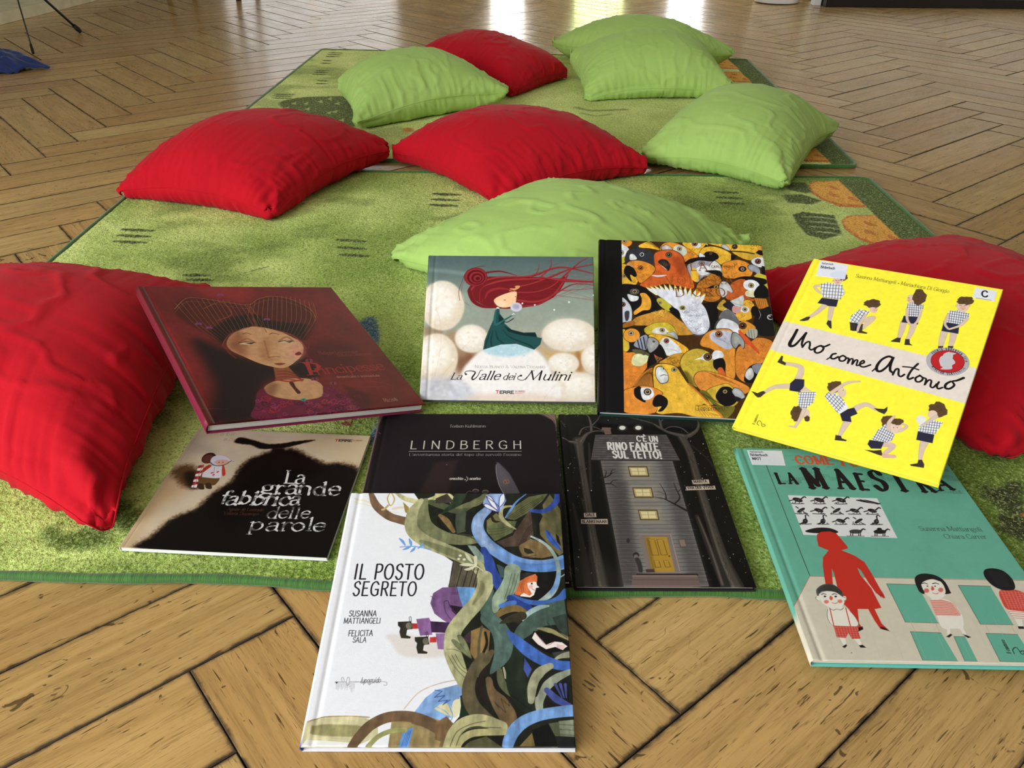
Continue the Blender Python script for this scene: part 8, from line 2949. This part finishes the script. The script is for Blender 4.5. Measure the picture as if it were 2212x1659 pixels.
bmesh.ops.rotate(bm, verts=bm.verts, cent=(0, 0, 0), matrix=Matrix.Rotation(math.radians(-25), 3, 'X'))
bmesh.ops.translate(bm, verts=bm.verts, vec=(0, -.03, 1.2))
from_bm('music_desk', bm, BLACK_METAL, st)

# crumpled blue cloth at the left
n = 60
u, v = np.meshgrid(np.linspace(-1, 1, n), np.linspace(-1, 1, n))
r = np.hypot(u, v)
k = np.maximum(np.abs(u), np.abs(v)) / np.maximum(r, 1e-9)
uu, vv = u * k, v * k
rad = np.hypot(uu, vv)
ang = np.arctan2(vv, uu)
out = 1 + .12 * np.sin(3 * ang + 1) + .08 * np.sin(7 * ang)
n1, n2 = vnoise(n, n, 5, 4, 3), vnoise(n, n, 9, 8, 3)
z = (.07 * np.clip(1 - rad ** 3.5, 0, 1) + .09 * (np.abs(n1 - .5) * 2) * np.clip(1.25 - rad, 0, 1) + .04 * (n2 - .5) * np.clip(1.1 - rad, 0, 1))
z = np.maximum(z, 0) + .003
V = np.stack([uu * .27 * out, vv * .13 * out, z], -1).reshape(-1, 3)
idx = np.arange(n * n).reshape(n, n)
Q = np.stack([idx[:-1, :-1], idx[:-1, 1:], idx[1:, 1:], idx[1:, :-1]], -1).reshape(-1, 4)
o = np_mesh('blue_cloth', V, Q, BLUE_CLOTH)
o.modifiers.new('thickness', 'SOLIDIFY').thickness = .002
o.location = (-2.265, 3.585, 0)
tag(o, 'crumpled blue cloth lying on the floor at the left', 'cloth')

# white pot, white sideboard on a black plinth
bm = bmesh.new()
lathe_bm(bm, [(.10, .004), (.142, .006), (.150, .02), (.172, .38), (.180, .40), (.170, .402), (.160, .37), (.14, .08), (.001, .07)], 64)
o = from_bm('plant_pot', bm, WHITE_PAINT, None, True)
o.location = (1.735, 6.0, 0)
o.data.set_sharp_from_angle(angle=math.radians(40))
tag(o, 'round white pot on the far floor beside the sideboard', 'pot')
sb = tag(empty('sideboard', (2.75, 6.05, 0)), 'white sideboard on a black plinth with a white leg at its left end', 'sideboard')
tag(box('plinth', (-.76, -.27, .001), (.85, .25, .055), BLACK_LACQUER, sb, .003), 'black plinth')
box('body', (-.76, -.262, .055), (.85, .25, .98), WHITE_PAINT, sb, .004)
for x in (-.755, .05):
    d = box('door', (x, -.282, .075), (x + .79, -.262, .965), WHITE_PAINT, sb, .003)
    bm = bmesh.new()
    hx = x + (.74 if x < 0 else .05)
    tube_bm(bm, [(hx, -.282, .56), (hx, -.305, .56), (hx, -.305, .70), (hx, -.282, .70)], .006, 8)
    from_bm('handle', bm, BLACK_METAL, d, True)
for x in (-.815, .86):
    for y in (-.20, .19): box('leg', (x, y, 0), (x + .05, y + .06, .98), WHITE_PAINT, sb, .003)
box('top', (-.83, -.29, .98), (.92, .27, 1.005), WHITE_PAINT, sb, .003)

# dark chair by the far wall, seen mirrored in the varnish
ch = tag(empty('wooden_chair', (-2.02, 6.05, 0)), 'dark wooden chair by the far left, mirrored in the floor', 'chair')
box('seat', (-.22, -.22, .44), (.22, .22, .47), DARK_WOOD, ch, .008)
for sx in (-1, 1):
    for sy in (-1, 1):
        bm = bmesh.new()
        top = 0.44 if sy < 0 else .92
        tube_bm(bm, [(sx * .225, sy * .225, 0), (sx * .195, sy * .195, .44)] + ([(sx * .19, .235, .92)] if sy > 0 else []), [.017, .02] + ([.016] if sy > 0 else []), 12)
        from_bm('leg', bm, DARK_WOOD, ch, True)
box('backrest', (-.19, .205, .66), (.19, .23, .90), DARK_WOOD, ch, .006)

# door in the far wall
dr = tag(empty('door_1', (-.47, Y1, 0)), kind='structure')
box('door_leaf', (-.26, -.03, .01), (.26, -.002, 2.05), DARK_WOOD, dr, .003)
for z0 in (.2, 1.15): box('door_panel', (-.17, -.042, z0), (.17, -.03, z0 + .75), DARK_WOOD, dr, .006)
bm = bmesh.new()
tube_bm(bm, [(.21, -.03, 1.03), (.21, -.08, 1.03), (.10, -.085, 1.03)], .009, 10)
from_bm('door_handle', bm, BRASS, dr, True)
